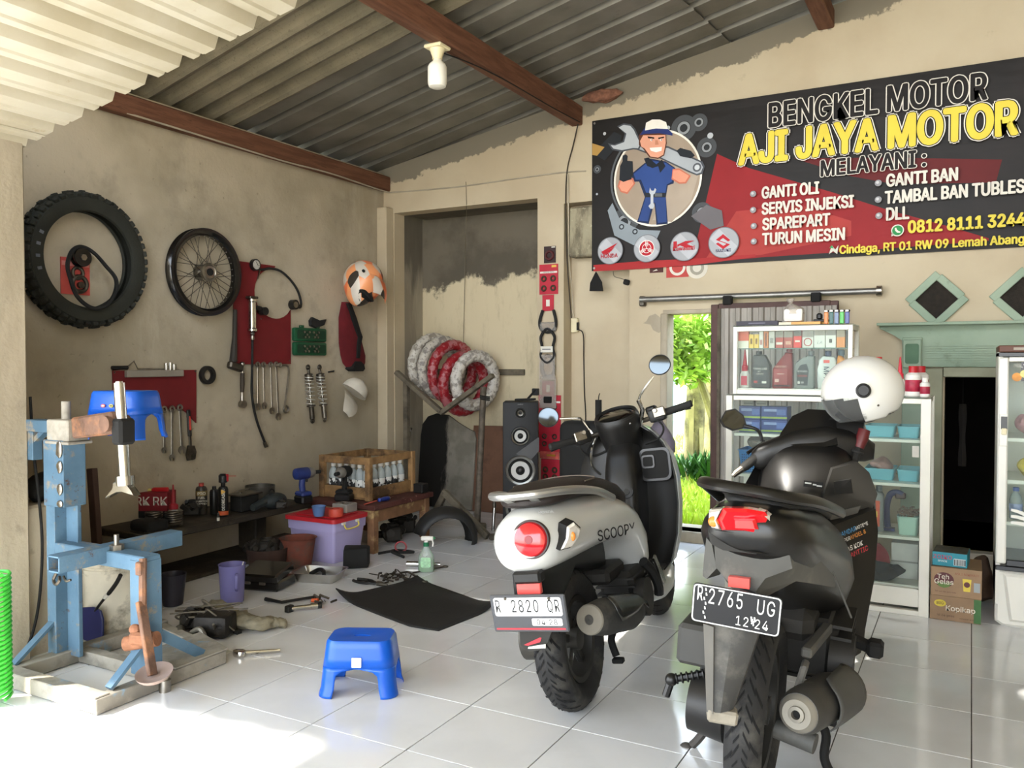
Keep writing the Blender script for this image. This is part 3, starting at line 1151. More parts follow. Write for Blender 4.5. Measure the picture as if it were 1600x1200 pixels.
t=thing('adjustable_wrench','adjustable wrench with a black and red grip on the lower board','adjustable wrench',(WX,3.67,.62),world=True)
mb=MB()
mb.bar((WX+.03,3.655,.95),(WX+.03,3.665,.78),.016,.026,up=(0,1,0),bev=.005)
part('handle',mb,m_black,t)
mb=MB()
mb.bar((WX+.036,3.66,.91),(WX+.036,3.663,.82),.012,.014,up=(0,1,0),bev=.004)
part('grip_inlay',mb,mat('orange_red_rubber','c63a2b',.6),t)
mb=MB()
mb.bar((WX+.03,3.665,.79),(WX+.03,3.67,.7),.01,.018,up=(0,1,0),bev=.002)
mb.prism([(.026,.04),(.04,0),(.03,-.045),(.008,-.05),(.008,-.015),(-.006,-.012),(-.006,-.05),(-.026,-.05),(-.034,-.01),(-.02,.045)],(WX+.024,3.67,.68),Y,Z,.014)
part('jaw',mb,m_dsteel,t)
mb=MB()
mb.lathe([(.036,0),(.058,0),(.06,.004),(.06,.026),(.058,.03),(.036,.03),(.034,.026),(.034,.004)],(WX+.002,3.82,1.165),X,n=36,loop=True,caps=False)
single('tape_roll',mb,m_black,'roll of black tape hung beside the lower red board','tape')
# ==== TYRE STAND, BUCKET AND THE PILLAR CORNER
n=NT('chipped_blue_paint')
c=n.mix(n.ramp(n.noise(4,5),.35,.65),'587488','4a6579')
c=n.mix(n.ramp(n.noise(9,9,.72),.54,.64),c,'827a6c')
c=n.mix(n.ramp(n.noise(14,8,.75),.6,.68),c,'4f382b')
m_bluep=n.done(c,.55,n.noise(40,5),.15)
n=NT('dusty_steel_base')
c=n.mix(n.ramp(n.noise(5,7,.65),.4,.6),'9c968a','7f7a70')
c=n.mix(n.ramp(n.noise(3.5,8,.7),.58,.68),c,'6a93ae')
m_dusty=n.done(c,.8,n.noise(40,5),.2)
m_rust=mat('rusty_iron','6e5344',.75,.3,var=.35,scale=14,dirt='9a6a48',dscale=9,bump=.35)
m_blue=mat('bright_blue_plastic','0f51b4',.32,var=.07,scale=4)
t=thing('tyre_changer_stand','chipped light blue welded tyre changing stand beside the front pillar','stand',(-3.0,2.13,0),world=True)
mb=MB()
for p,q in(((-3.29,1.9,.033),(-2.7,1.9,.033)),((-3.27,1.87,.033),(-3.27,2.62,.033)),((-2.72,1.87,.033),(-2.72,2.46,.033)),((-3.29,2.2,.034),(-2.7,2.2,.034)),((-3.29,2.59,.033),(-2.9,2.5,.033))):
 hh_=.06-.003*(len(mb.b.verts)//24)
 p,q=V(p),V(q)
 p.z=q.z=.003+hh_/2
 mb.bar(p,q,.06-.002*(len(mb.b.verts)//24),hh_,bev=.003)
mb.prism([(-2.75,2.2),(-2.685,2.2),(-2.685,2.46),(-2.95,2.55),(-2.95,2.2)],(0,0,.062),X,Y,.006)
base=part('base_frame',mb,m_dusty,t,smooth=False)
mb=MB()
mb.cyl((-2.672,2.14,.0),(-2.672,2.14,.045),.022,n=14)
mb.cyl((-2.672,2.14,.045),(-2.672,2.14,.062),.013,n=6)
part('levelling_foot',mb,m_steel,base)
mb=MB()
mb.box((-3.29,2.13,.4),(.055,.08,.72),bev=.003)
mb.box((-3.225,2.15,.4),(.075,.02,.72),bev=.003)
mb.box((-3.25,2.13,.8),(.13,.1,.27),bev=.003)
post=part('post',mb,m_bluep,t,smooth=False)
mb=MB()
for z,h in((.9,.06),(.83,.04),(.74,.04),(.68,.025)):
 mb.sph((-3.2,2.075,z),(.018,.006,h*.6),10,6)
 for v in mb.b.verts[-60:]:
  v.co+=NZ.noise_vector(v.co*60)*.003
part('weld_bead',mb,m_steel,post)
mb=MB()
mb.bar((-3.29,2.1,.19),(-3.29,1.93,.06),.035,.012)
part('gusset',mb,m_bluep,t,smooth=False)
for p,q,a,b in(((-2.735,2.1,.19),(-2.735,1.95,.065),.035,.014),((-2.735,2.17,.2),(-2.72,2.36,.065),.01,.04)):
 mb=MB()
 mb.bar(p,q,a,b)
 part('gusset',mb,m_bluep,t,smooth=False)
mb=MB()
mb.box((-2.76,2.13,.28),(.085,.08,.44),bev=.004)
part('front_column',mb,m_bluep,t,smooth=False)
mb=MB()
mb.bar((-3.28,2.13,.485),(-2.72,2.13,.485),.075,.06,bev=.004)
part('link_beam',mb,m_bluep,t,smooth=False)
mb=MB()
for dx,dz,w,h in((0,.028,.07,.006),(0,-.028,.07,.006),(.033,0,.006,.06),(-.033,0,.006,.06)):
 mb.bar((-2.975+dx,1.9,.5+dz),(-2.975+dx,2.45,.5+dz),w,h)
part('cross_tube',mb,m_bluep,t,smooth=False)
mb=MB()
mb.cyl((-2.93,2.13,.515),(-2.93,2.13,.535),.028,n=6)
mb.cyl((-2.93,2.13,.535),(-2.93,2.13,.575),.01,n=10)
part('centre_bolt',mb,m_steel,t)
mb=MB()
mb.tube(spline([(-2.98,1.915,.465),(-2.99,1.91,.44),(-2.97,1.905,.425),(-2.955,1.91,.44),(-2.97,1.92,.45)],4),.006,6)
mb.tube(spline([(-2.96,1.93,.45),(-2.93,1.92,.44),(-2.91,1.925,.445)],4),.005,6)
part('chain',mb,m_dsteel,t)
mb=MB()
mb.bar((-3.47,2.13,.985),(-3.27,2.13,.985),.06,.05,bev=.003)
mb.bar((-3.455,2.13,1.0),(-3.455,2.13,.84),.045,.05,bev=.003)
mb.bar((-3.44,2.13,.92),(-3.37,2.13,.965),.03,.02)
part('bracket',mb,m_bluep,t,smooth=False)
mb=MB()
mb.box((-3.22,2.13,.975),(.14,.1,.085),bev=.004)
mb.box((-3.22,2.13,.925),(.15,.11,.012),bev=.003)
mb.cyl((-3.235,2.13,1.0),(-3.235,2.13,1.09),.018,n=12)
part('clamp',mb,m_dusty,t)
mb=MB()
mb.bar((-3.15,2.13,.985),(-2.86,2.1,1.02),.07,.085,bev=.008)
mb.cyl((-2.885,2.05,1.015),(-2.885,2.15,1.015),.03,n=16)
arm=part('swing_arm',mb,m_rust,t)
mb=MB()
mb.cyl((-2.862,2.1,1.17),(-2.832,2.1,.79),.021,n=20)
mb.cyl((-2.862,2.1,1.17),(-2.8625,2.1,1.175),.014,n=14)
rod=part('mount_rod',mb,m_chrome,t)
mb=MB()
mb.box((-2.84,2.1,.985),(.06,.07,.1),bev=.01)
part('rod_socket',mb,m_matt,t)
mb=MB()
mb.cyl((-2.834,2.1,.815),(-2.831,2.1,.78),.034,n=18)
mb.prism([(-.05,-.01),(-.055,.012),(-.03,.022),(.02,.02),(.05,-.012),(.075,-.028),(.045,-.026),(0,-.014),(-.035,-.018),(-.07,-.036),(-.1,-.05),(-.098,-.043)],(-2.84,2.09,.772),X,Z,-.03,bev=.004)
part('mount_head',mb,m_chrome,rod)
mb=MB()
mb.tube([(-2.71,2.08,.515),(-2.7,2.07,.43),(-2.695,2.065,.3)],.014,8)
mb.bar((-2.7,2.06,.36),(-2.6,2.03,.11),.02,.035,up=(0,1,0),bev=.003)
mb.box((-2.71,2.065,.48),(.03,.02,.05),bev=.004)
lev=part('breaker_lever',mb,m_rust,t)
mb=MB()
mb.cyl((-2.78,2.055,.19),(-2.66,2.1,.215),.028,n=14)
mb.box((-2.7,2.06,.225),(.07,.06,.05),rz=.3,bev=.01)
mb.sph((-2.72,2.05,.255),(.025,.02,.02),10,6)
part('pivot',mb,mat('orange_rust','8d5f44',.8,.2,var=.35,scale=20,bump=.4),lev)
mb=MB()
mb.lathe([(.02,0),(.055,.004),(.062,.012),(.066,.022),(.06,.02),(.05,.012),(.02,.008)],(-2.6,2.04,.1),(.1,-.25,1),n=28,loop=True,caps=False)
mb.lathe([(0.001,.004),(.02,.004),(.02,.008),(0.001,.008)],(-2.6,2.04,.1),(.1,-.25,1),n=20)
part('breaker_disc',mb,mat('dusty_pink_rubber','84736b',.85,var=.15),lev)
def stool(name,label,cat,loc,rot,group=None):
 """small plastic step stool: seat, four splayed legs, hand hole"""
 t=thing(name,label,cat,loc,rot=rot,group=group)
 W,D,H=.29,.215,.205
 mb=MB()
 def ring(z,f,r,inset=0):
  w,d=(W/2-.022*f)-inset,(D/2-.02*f)-inset
  return[(a,b,z)for a,b in rrect(2*w,2*d,r,6)]
 n=len(rrect(1,1,.2,6))
 outer=[ring(H*(1-g)if False else z,f,r)for z,f,r in((H*.52,.45,.05),(H*.7,.68,.05),(H*.86,.86,.05),(H*.95,.97,.05),(H,1.25,.045))]
 rings=outer+[ring(H,2.6,.04),ring(H-.002,3.4,.03)]
 b=mb.b
 rv=[[b.verts.new(V(p))for p in r]for r in rings]
 for A,B in zip(rv,rv[1:]):
  for i in range(n):
   j=(i+1)%n
   b.faces.new((A[i],A[j],B[j],B[i]))
 hole=[b.verts.new((.036*math.cos(2*PI*(i+.5)/n-0),.013*math.sin(2*PI*(i+.5)/n),H-.004))for i in range(n)]
 for i in range(n):
  j=(i+1)%n
  b.faces.new((rv[-1][i],rv[-1][j],hole[j],hole[i]))
 low=[b.verts.new(v.co-V((0,0,.012)))for v in hole]
 for i in range(n):
  j=(i+1)%n
  b.faces.new((hole[i],hole[j],low[j],low[i]))
 part('seat',mb,m_blue,t,solid=.003,ang=50)
 for sx in(1,-1):
  for sy in(1,-1):
   mb=MB()
   b=mb.b
   zs=[H*.53,H*.47,H*.4,H*.3,H*.15,.008,0]
   rows=[]
   for z in zs:
    f=.45*z/(H*.52)
    w,d=W/2-.022*f,D/2-.02*f
    if z<.01:
     w+=.004
     d+=.004
    k=max(0,(z-H*.36)/(H*.17))
    wx=.058+(w-.058)*(1-math.sqrt(max(0,1-min(1,k)**2)))
    wy=.05+(d-.05)*(1-math.sqrt(max(0,1-min(1,k)**2)))
    r=.05
    pts=[(w-wx if wx<w else 0,d)]
    pts.append((w-max(r,wx*.6),d))
    for q in range(7):
     a=R(90-15*q)
     pts.append((w-r+r*math.cos(a),d-r+r*math.sin(a)))
    pts.append((w,d-max(r,wy*.6)))
    pts.append((w,d-wy if wy<d else 0))
    rows.append([b.verts.new((sx*p[0],sy*p[1],z))for p in pts])
   for A,B in zip(rows,rows[1:]):
    for i in range(len(A)-1):
     b.faces.new((A[i],A[i+1],B[i+1],B[i]))
   part('leg',mb,m_blue,t,solid=.003,ang=50)
 return t
st=stool('step_stool','bright blue plastic step stool standing alone on the white tiles','stool',(-2.035,2.525,0),(0,0,R(27)))
st.location.z=.001
mb=MB()
mb.prism(rrect(.036,.036,.002,1),(.0,-.1025,.133),X,(0,.1,1),.0008)
stk=part('price_sticker',mb,m_paper,st)
mb=MB()
for k in range(4):
 mb.box((-.002,-.104+.0008*k,.123+.006*k),(.024-.004*(k%2),.0008,.002))
part('sticker_print',mb,mat('print_grey','6a6a70',.7),stk)
st2=stool('step_stool','blue plastic stool hung sideways over the rusty arm of the tyre stand','stool',(-3.08,2.29,.935),(R(0),0,R(12)))
st2.scale=(.98,.95,.95)
for k,(dx,cx)in enumerate(((-.028,'c8504c'),(.012,'b0a83a'))):
 mb=MB()
 mb.prism(circ(.011,18,ry=.007),(dx,-.1,.145),X,(0,.1,1),.001)
 s_=part('oval_sticker',mb,mat('oval_sticker_%d'%k,cx,.5),st2)
 mb=MB()
 mb.prism(circ(.007,16,ry=.0035),(dx,-.1012,.145),X,(0,.1,1),.0008)
 part('sticker_print',mb,m_paper if k==0 else m_dsteel,s_)
t=thing('paint_bucket','dirty white plastic bucket behind the blue tyre stand','bucket',(-3.46,2.5,0),world=True)
m_bkt=mat('dirty_white_plastic','d6ceb8',.6,var=.12,scale=6,dirt='7f7766',dirt_amt=.35,dscale=7,bump=.1)
bc=V((-3.46,2.5,0.001))
mb=MB()
mb.lathe([(.118,0),(.13,.03),(.138,.3),(.146,.302),(.146,.318),(.142,.32),(.142,.36),(.148,.362),(.148,.385),(.14,.388),(.132,.385),(.128,.04),(.1,.02)],bc,Z,n=40)
body=part('drum',mb,m_bkt,t)
mb=MB()
for k in range(2):
 mb.torus(bc+Z*(.33+.022*k),Z,.1425,.003,40,6)
part('rim_rib',mb,m_bkt,body)
mb=MB()
mb.lathe([(.001,.37),(.131,.37),(.131,.375),(.001,.375)],bc,Z,n=30)
part('dark_contents',mb,m_matt,t)
t=thing('dustpan','dark blue dustpan with a black curved handle leaning on the white bucket','dustpan',(-3.22,2.52,0),world=True)
m_navy=mat('navy_plastic','1f2350',.4,var=.15)
mb=MB()
mb.prism([(-3.33,.02),(-3.19,.005),(-3.185,.13),(-3.2,.165),(-3.25,.175),(-3.33,.16)],(0,2.5,0),X,Z,.012,bev=.003)
mb.bar((-3.26,2.5,.01),(-3.2,2.5,.01),.05,.012)
part('pan',mb,m_navy,t)
mb=MB()
mb.tube(spline([(-3.235,2.49,.16),(-3.19,2.49,.205),(-3.14,2.49,.25),(-3.09,2.49,.3),(-3.06,2.49,.34)],5),[.006]*10+[.009]*11,8)
part('handle',mb,m_black,t)
mb=MB()
mb.tube([(-3.165,2.488,.228),(-3.145,2.488,.246)],.0095,8)
part('grip_label',mb,m_paper,t)
t.location=(-3.34,2.36,0)
mb=MB()
mb.tube(spline([(-3.495,2.141,1.103),(-3.495,2.151,0.884),(-3.475,2.158,0.694),(-3.465,2.165,0.475),(-3.47,2.154,0.257),(-3.46,2.118,0.118),(-3.44,2.058,0.03),(-3.42,2.0,.01)],8),.006,6)
single('black_cable',mb,m_matt,'black cable hanging down the edge of the front pillar','cable')
mb=MB()
pts=[]
N=26
for i in range(N*12+1):
 a=2*PI*i/12
 f=i/(N*12)
 p=V((-3.115,1.77,.02+.46*f))
 pts.append(p+V((.045*math.cos(a),.045*math.sin(a),.01*math.sin(a))))
mb.tube(pts,.0065,6)
single('air_hose',mb,mat('bright_green_hose','3fae3a',.35,var=.1),'bright green coiled air hose standing at the foot of the front pillar','air hose')
mb=MB()
mb.sph((-3.56,2.24,.7),(.07,.08,.065),14,9)
for v in mb.b.verts:
 v.co+=NZ.noise_vector(v.co*14)*.02
 v.co.z=max(v.co.z,.643)
single('black_bag',mb,m_matt,'crumpled black bag on the plaster ledge behind the tyre stand','bag')
mb=MB()
mb.bar((-4.05,2.62,.0),(-4.2,2.64,.86),.24,.018,up=(1,0,.15),bev=.002)
single('plywood_offcut',mb,mat('dusty_plywood','7a6c56',.9,var=.2,scale=9),'dusty plywood offcut leaning on the left wall behind the bucket','board')
mb=MB()
mb.bar((-3.78,2.66,.0),(-3.84,2.66,.72),.05,.03,up=(0,1,0),bev=.003)
single('brown_stake',mb,mat('dark_brown_wood','43312a',.85,var=.25),'dark brown wooden stake upright behind the blue post','stake')
# ==== WORKBENCH ALONG THE LEFT WALL AND WHAT LIES ABOUT IT
m_grease=mat('greasy_wood','2b251d',.7,var=.35,scale=10,dirt='4a4234',dirt_amt=.4,dscale=6,bump=.3)
BZ=.315
t=thing('workbench','low greasy plank workbench along the left wall','workbench',(-4.1,3.9,0),world=True)
mb=MB()
mb.box((-4.1,3.65,BZ-.02),(.47,1.27,.04),bev=.006)
for v in mb.b.verts:
 if v.co.x>-4:
  v.co.x+=NZ.noise(v.co*5)*.03
part('plank',mb,m_grease,t)
for y in(3.2,4.05):
 mb=MB()
 mb.box((-4.18,y,.137),(.16,.1,.275),bev=.006)
 part('support_block',mb,m_grease,t)
mb=MB()
mb.box((-4.1,3.75,.012),(.4,1.5,.02),rz=.03,bev=.003)
single('floor_board',mb,m_grease,'long dark oily board lying on the tiles under the workbench','board')
def lump(mb,c,s,seed=0,n=5):
 """a greasy cast engine piece: block, bosses, studs and a bore"""
 rnd=random.Random(seed)
 c=V(c)
 mb.box(c+V((0,0,s*.5)),(s*1.3,s,s*.8),rz=rnd.random()*3,bev=s*.12)
 for i in range(n):
  a=rnd.random()*6.28
  p=c+V((math.cos(a)*s*.6,math.sin(a)*s*.55,s*(.25+.6*rnd.random())))
  q=p+V((rnd.uniform(-1,1),rnd.uniform(-1,1),rnd.uniform(-.2,1)))*s*.45
  q.z=max(q.z,c.z+s*.15)
  mb.cyl(p,q,s*rnd.uniform(.1,.3),s*rnd.uniform(.08,.3),n=10)
 mb.torus(c+V((0,0,s*.95)),Z,s*.32,s*.09,16,6)
t=thing('motorcycle_seat','worn black motorcycle seat cushion lying on the near end of the workbench','seat',(-3.97,3.09,BZ),world=True)
mb=MB()
mb.box((-3.97,3.09,BZ+.036),(.17,.14,.066),bev=.025,seg=3)
part('cushion',mb,m_matt,t)
mb=MB()
mb.box((-3.97,3.09,BZ+.006),(.16,.13,.01),bev=.003)
part('seat_base',mb,m_dsteel,t)
t=thing('spares_box','red cardboard spares box with white lettering at the back of the workbench','box',(-4.221,3.315,0.32),world=True,rz=.35)
bx=V((-4.317,3.404,0.32))
mb=MB()
bm_=M.Translation(bx)@M.Rotation(.5,4,'Z')
mb.box((0,0,.075),(.2,.13,.15),mtx=bm_,bev=.001)
part('carton',mb,mat('crimson_card','7d1a22',.6,var=.12),t,smooth=False)
mb=MB()
mb.box((0,0,.0205),(.202,.132,.04),mtx=bm_)
part('dark_band',mb,m_matt,t,smooth=False)
ux,uy,nn=bm_.to_3x3()@X,Z,bm_.to_3x3()@-Y
o=bx+nn*.0655+Z*.075
lettering('RK',.07,o-ux*.05,ux,Z,m_paper,t,bold=.03)
lettering('RK',.07,o+ux*.055,ux,Z,m_paper,t,bold=.03)
lettering('NITE',.04,bx+Z*.1505+ux*.0-nn*.0,ux,-nn,m_paper,t,bold=.02)
t=thing('grease_bottle','squat bottle with a tall red nozzle in front of the red box','bottle',(-4.197,3.422,0.32),world=True)
o=V((-4.135,3.385,0.32))
mb=MB()
mb.lathe([(.028,0),(.033,.01),(.033,.045),(.024,.06)],o,Z,n=18)
part('bottle',mb,mat('dusty_white','8f877a',.6,var=.2),t)
mb=MB()
mb.lathe([(.027,.06),(.027,.085),(.014,.095),(.01,.14),(.004,.2),(.003,.205)],o,Z,n=16)
part('nozzle',mb,mat('deep_red','98202a',.45,var=.1),t)
t=thing('paint_brush','paint brush with a pale yellow head and red handle lying on the red box','brush',(-4.0,3.2,.47),world=True)
o=bx+Z*.158
mb=MB()
mb.tube([o-ux*.1-nn*.0,o-ux*.045,o-ux*.02],[.014,.012,.007],10,flat=.7)
part('yellow_end',mb,mat('pale_yellow_wood','c9b668',.6,var=.1),t)
mb=MB()
mb.tube([o-ux*.02,o-ux*.01,o+ux*.075,o+ux*.08],[.008,.015,.016,.012],12)
part('red_handle',mb,m_redp,t)
t=thing('coil_spring','dark coil spring standing in front of the red box on the workbench','spring',(-3.999,3.217,0.32),world=True)
o=V((-4.005,3.213,0.32))
for dx,k in((-.05,0),(.05,1)):
 mb=MB()
 mb.tube([o+V((dx+.044*math.cos(2*PI*i/16),dx*.5+.044*math.sin(2*PI*i/16),.008+.075*i/96))for i in range(97)],.0055,6)
 part('coil',mb,m_dsteel,t)
def scrap(label,px,s,seed,cat='engine part',name='engine_part',m=None):
 mb=MB()
 lump(mb,px,s,seed)
 return single(name,mb,m or mat('oily_cast_metal','26221d',.55,.3,var=.4,scale=14,bump=.3),label,cat,'greasy engine parts about the workbench')
scrap('greasy carburettor lump between the coil spring and the tall cans',(-4.123,3.51,0.32),.07,3)
scrap('oily gear case lump behind the coil spring by the wall',(-4.303,3.663,0.32),.06,4)
def can(name,label,cat,px,r,h,body_hex,band,cap_hex,lines,lcol='cfc9b8'):
 o=V(px)
 t=thing(name,label,cat,o)
 mb=MB()
 mb.lathe([(r*.92,0),(r,.004),(r,h*.8),(r*.97,h*.82),(r*.8,h*.88),(r*.45,h*.9)],(0,0,0),Z,n=24)
 part('can_body',mb,mat(name+'_'+body_hex,body_hex,.4,.1,var=.1),t)
 mb=MB()
 mb.lathe([(r*.42,h*.89),(r*.45,h*.9),(r*.45,h),(r*.3,h)],(0,0,0),Z,n=18)
 part('cap',mb,mat('cap_'+cap_hex,cap_hex,.4),t)
 if band:
  mb=MB()
  mb.lathe([(r*1.01,h*band[1]),(r*1.012,h*band[1]+.0005),(r*1.012,h*band[2]),(r*1.01,h*band[2])],(0,0,0),Z,n=24,caps=False)
  part('label_band',mb,mat('band_'+band[0],band[0],.5),t)
 face=(V((0,0,0))-o)
 face.z=0
 face.normalize()
 u=Z.cross(face)
 for s,z,sz in lines:
  lettering(s,sz,face*(r*1.02)+Z*z,u,Z,mat('ink_'+lcol,lcol,.6),t,bold=.02)
 return t
can('cleaner_can','injector cleaner can with a red cap and brown-gold top on the workbench','can',(-4.124,3.583,0.32),.034,.19,'36312a',('7d6a3a',.6,.76),'a8433a',[('PRO',.121,.024),('FUEL',.098,.017),('INJECTOR',.078,.0135),('CLEANER',.062,.0135)])
can('spray_can','plain black spray can between the two labelled cans','can',(-4.055,3.62,0.32),.027,.17,'14130f',None,'1c1a17',[])
t=can('degreaser_can','tall black spray can with an orange foot and vertical white lettering','can',(-3.957,3.601,0.32),.03,.2,'171613',('c2562c',.04,.16),'1a1816',[])
o=V((-3.957,3.601,0.32))
f=-o
f.z=0
f.normalize()
u=Z.cross(f)
lettering('DEGREASER',.022,f*.0312+u*.008+Z*.1,Z,-u,m_paper,t,bold=.02)
mb=MB()
mb.prism([(-.012,.135),(.014,.15),(-.012,.165)],f*.031+Z*0,u,Z,.001)
part('arrow_mark',mb,mat('gold_print','c89a3a',.5),t)
mb=MB()
mb.lathe([(.018,.2),(.026,.205),(.026,.245),(.016,.255)],(0,0,0),Z,n=16)
part('spray_cap',mb,m_black,t)
mb=MB()
mb.box((.014,.012,.23),(.024,.02,.045),bev=.003)
mb.tube([(.02,.02,.24),(.05,.055,.238)],.0018,6)
part('trigger',mb,m_redp,t)
can('oil_vial','tiny dark vial with a white foot in front of the tall black spray can','vial',(-3.84,3.456,0.32),.008,.055,'24221f',('c9c4b8',.1,.45),'24221f',[])
t=thing('battery_case','black battery case with a wide lip behind the cans','battery',(-4.037,3.835,0.32),world=True)
o=V((-3.995,3.806,0.32))
mb=MB()
mb.box(o+V((0,0,.05)),(.1,.15,.1),bev=.006)
part('case',mb,m_matt,t)
mb=MB()
mb.box(o+V((0,0,.104)),(.13,.19,.01),bev=.003)
mb.cyl(o+V((0,-.03,.108)),o+V((0,-.03,.118)),.008,n=10)
part('lid',mb,m_dsteel,t)
t=thing('angle_grinder','dark rounded grinder body lying on the middle of the workbench','grinder',(-3.982,4,0.32),world=True)
o=V((-3.9,3.963,0.32))
mb=MB()
mb.sph(o+V((0,0,.045)),(.06,.1,.05),18,10)
mb.tube([o+V((0,-.08,.05)),o+V((.02,-.2,.03))],[.03,.022],10)
part('grinder_body',mb,mat('dark_teal_case','23292a',.6,var=.2),t)
mb=MB()
mb.torus(o+V((.01,-.03,.1)),X,.022,.004,16,6)
part('hook',mb,m_matt,t)
mb=MB()
mb.torus((-3.97,3.86,.321),Z,.016,.005,16,6)
single('steel_ring',mb,m_steel,'small bright steel ring lying against the grinder','ring')
scrap('flat oily bracket in front of the grinder near the bench edge',(-3.823,3.952,0.32),.055,8)
t=thing('saucepan','grey metal pot with a flat loop handle behind the blue drill','pot',(-4.141,4.52,0.32),world=True)
o=V((-4.21,4.15,.316))
mb=MB()
mb.lathe([(.085,0),(.095,.01),(.098,.1),(.094,.1),(.088,.015),(.08,.01)],o,Z,n=30)
part('pot',mb,mat('dull_aluminium','5b5851',.5,.6,var=.15),t)
mb=MB()
mb.tube(spline([o+V((-.0,-.09,.09)),o+V((.0,-.19,.09)),o+V((.0,-.21,.08)),o+V((.01,-.19,.078)),o+V((0,-.09,.078))],5),.005,6)
part('pot_handle',mb,m_steel,t)
def drill(label,loc,rz,body):
 """cordless impact driver standing on its battery; nose along local +x"""
 t=thing('impact_driver',label,'power drill',loc,rz=rz)
 mb=MB()
 mb.box((0,0,.025),(.085,.11,.05),bev=.01)
 part('battery',mb,m_black,t)
 mb=MB()
 mb.box((0,0,.062),(.08,.1,.03),bev=.01)
 mb.ring_skin([[(-.005+.022*math.cos(2*PI*i/14)+dx,.018*math.sin(2*PI*i/14),z)for i in range(14)]for z,dx in((.07,0),(.12,-.006),(.17,.0))])
 part('handle',mb,body,t)
 mb=MB()
 mb.lathe([(.02,-.07),(.036,-.06),(.04,-.03),(.04,.03),(.036,.036)],(0,0,.195),X,n=22)
 part('motor_housing',mb,body,t)
 mb=MB()
 mb.lathe([(.036,.034),(.036,.06),(.026,.08),(.02,.085)],(0,0,.195),X,n=22)
 part('nose',mb,mat('grey_nose','8d8a84',.35,.6),t)
 mb=MB()
 mb.lathe([(.011,.08),(.013,.085),(.013,.13),(.01,.132)],(0,0,.195),X,n=14)
 part('socket',mb,m_matt,t)
 mb=MB()
 mb.box((.026,0,.15),(.015,.014,.03),bev=.004)
 part('trigger',mb,m_black,t)
 return t
o=V((-3.869,4.2,0.376))
drill('blue cordless impact driver standing on the workbench with its nose to the crate',(o.x,o.y,BZ+.003),R(75),mat('drill_blue','24336b',.45,var=.12))
# ---- low wooden table and crate of bottles
t=thing('low_table','low brown wooden table with chipped paint at the end of the workbench','table',(-3.66,4.66,0),world=True)
n=NT('chipped_brown_paint')
c=n.mix(n.ramp(n.noise(4,6),.4,.6),'55302a','45261f')
c=n.mix(n.ramp(n.noise(8,9,.7),.6,.66),c,'a07668')
m_chip=n.done(c,.7,n.noise(30,5),.2)
mb=MB()
mb.box((-3.68,4.67,.3),(.6,.68,.035),bev=.004)
part('tabletop',mb,m_chip,t)
m_leg=mat('bare_brown_timber','77553a',.8,var=.25,scale=12,dirt='b59c6a',dirt_amt=.3,dscale=9)
for x,y in((-3.42,4.36),(-3.42,4.95),(-3.93,4.36),(-3.93,4.95)):
 mb=MB()
 mb.box((x,y,.141),(.055,.055,.283),bev=.004)
 part('leg',mb,m_leg,t)
mb=MB()
mb.box((-3.41,4.63,.24),(.02,.6,.08),bev=.003)
mb.box((-3.68,4.345,.24),(.48,.02,.08),bev=.003)
part('apron',mb,m_leg,t)
t=thing('bottle_crate','rough wooden crate holding clear water bottles on the low table','crate',(-3.75,4.7,.32),world=True)
CX0,CX1,CY0,CY1,CZ=-3.93,-3.53,4.46,4.95,.3185
mb=MB()
mb.box(((CX0+CX1)/2,(CY0+CY1)/2,CZ+.012),(CX1-CX0,CY1-CY0,.02),bev=.002)
part('crate_floor',mb,m_wood,t)
for x,y in((CX0,CY0),(CX0,CY1),(CX1,CY0),(CX1,CY1)):
 mb=MB()
 mb.box((x,y,CZ+.145),(.04,.04,.29),bev=.003)
 part('corner_post',mb,m_wood,t)
for z,h in((CZ+.05,.07),(CZ+.265,.05)):
 for a,b in(((CX0,CY0),(CX1,CY0)),((CX1,CY0),(CX1,CY1)),((CX0,CY1),(CX1,CY1)),((CX0,CY0),(CX0,CY1))):
  mb=MB()
  mb.bar((a[0],a[1],z),(b[0],b[1],z),.014,h,bev=.003)
  part('slat',mb,m_wood,t)
m_clear=sheet_glass('clear_bottle','dfe6e6',.62,.15)
t0=None
pos=[(CX1-.06,CY0+.055+.075*i)for i in range(6)]+[(CX1-.125-.058*i,CY0+.06)for i in range(5)]
where=['at the near corner of the crate']+['%s along the crate side facing the doorway'%w for w in('second','third','fourth','fifth','last')]+['%s along the crate side facing the tyre stand'%w for w in('second','third','fourth','fifth','last')]
for i,(x,y)in enumerate(pos):
 if t0 is None:
  t0=b_=thing('water_bottle','','bottle',group='clear bottles in the crate')
  mb=MB()
  mb.lathe([(.026,0),(.031,.006),(.031,.1),(.032,.13),(.024,.165),(.013,.18),(.013,.19)],(0,0,0),Z,n=16)
  part('bottle_body',mb,m_clear,b_)
  mb=MB()
  mb.lathe([(.015,.185),(.016,.187),(.016,.205),(.012,.207),(.008,.212),(.008,.222),(.004,.224)],(0,0,0),Z,n=14)
  part('cap',mb,m_white,b_)
  mb=MB()
  mb.lathe([(.0318,.03),(.0324,.031),(.0324,.105),(.0318,.106)],(0,0,0),Z,n=16,caps=False)
  def zebra():
   n=NT('black_white_label')
   v=n.noise(30,2,.5,(1,1,.8))
   oi=n.t.nodes.new('ShaderNodeObjectInfo')
   v=n.math('ADD',v,n.math('MULTIPLY',oi.outputs['Random'],.22))
   return n.done(n.mix(n.ramp(v,.56,.6),'1b1a1a','c9c7c2'),.5)
  part('label',mb,zebra(),b_)
 else:
  b_=dup(t0)
 b_.location=(x,y,CZ+.023)
 b_['label']='clear bottle with a white cap, '+where[i]
o=V((-3.49,4.36,.3185))
drill('black cordless impact driver standing in front of the bottle crate',(-3.68,4.385,.3185),R(-75),m_matt)
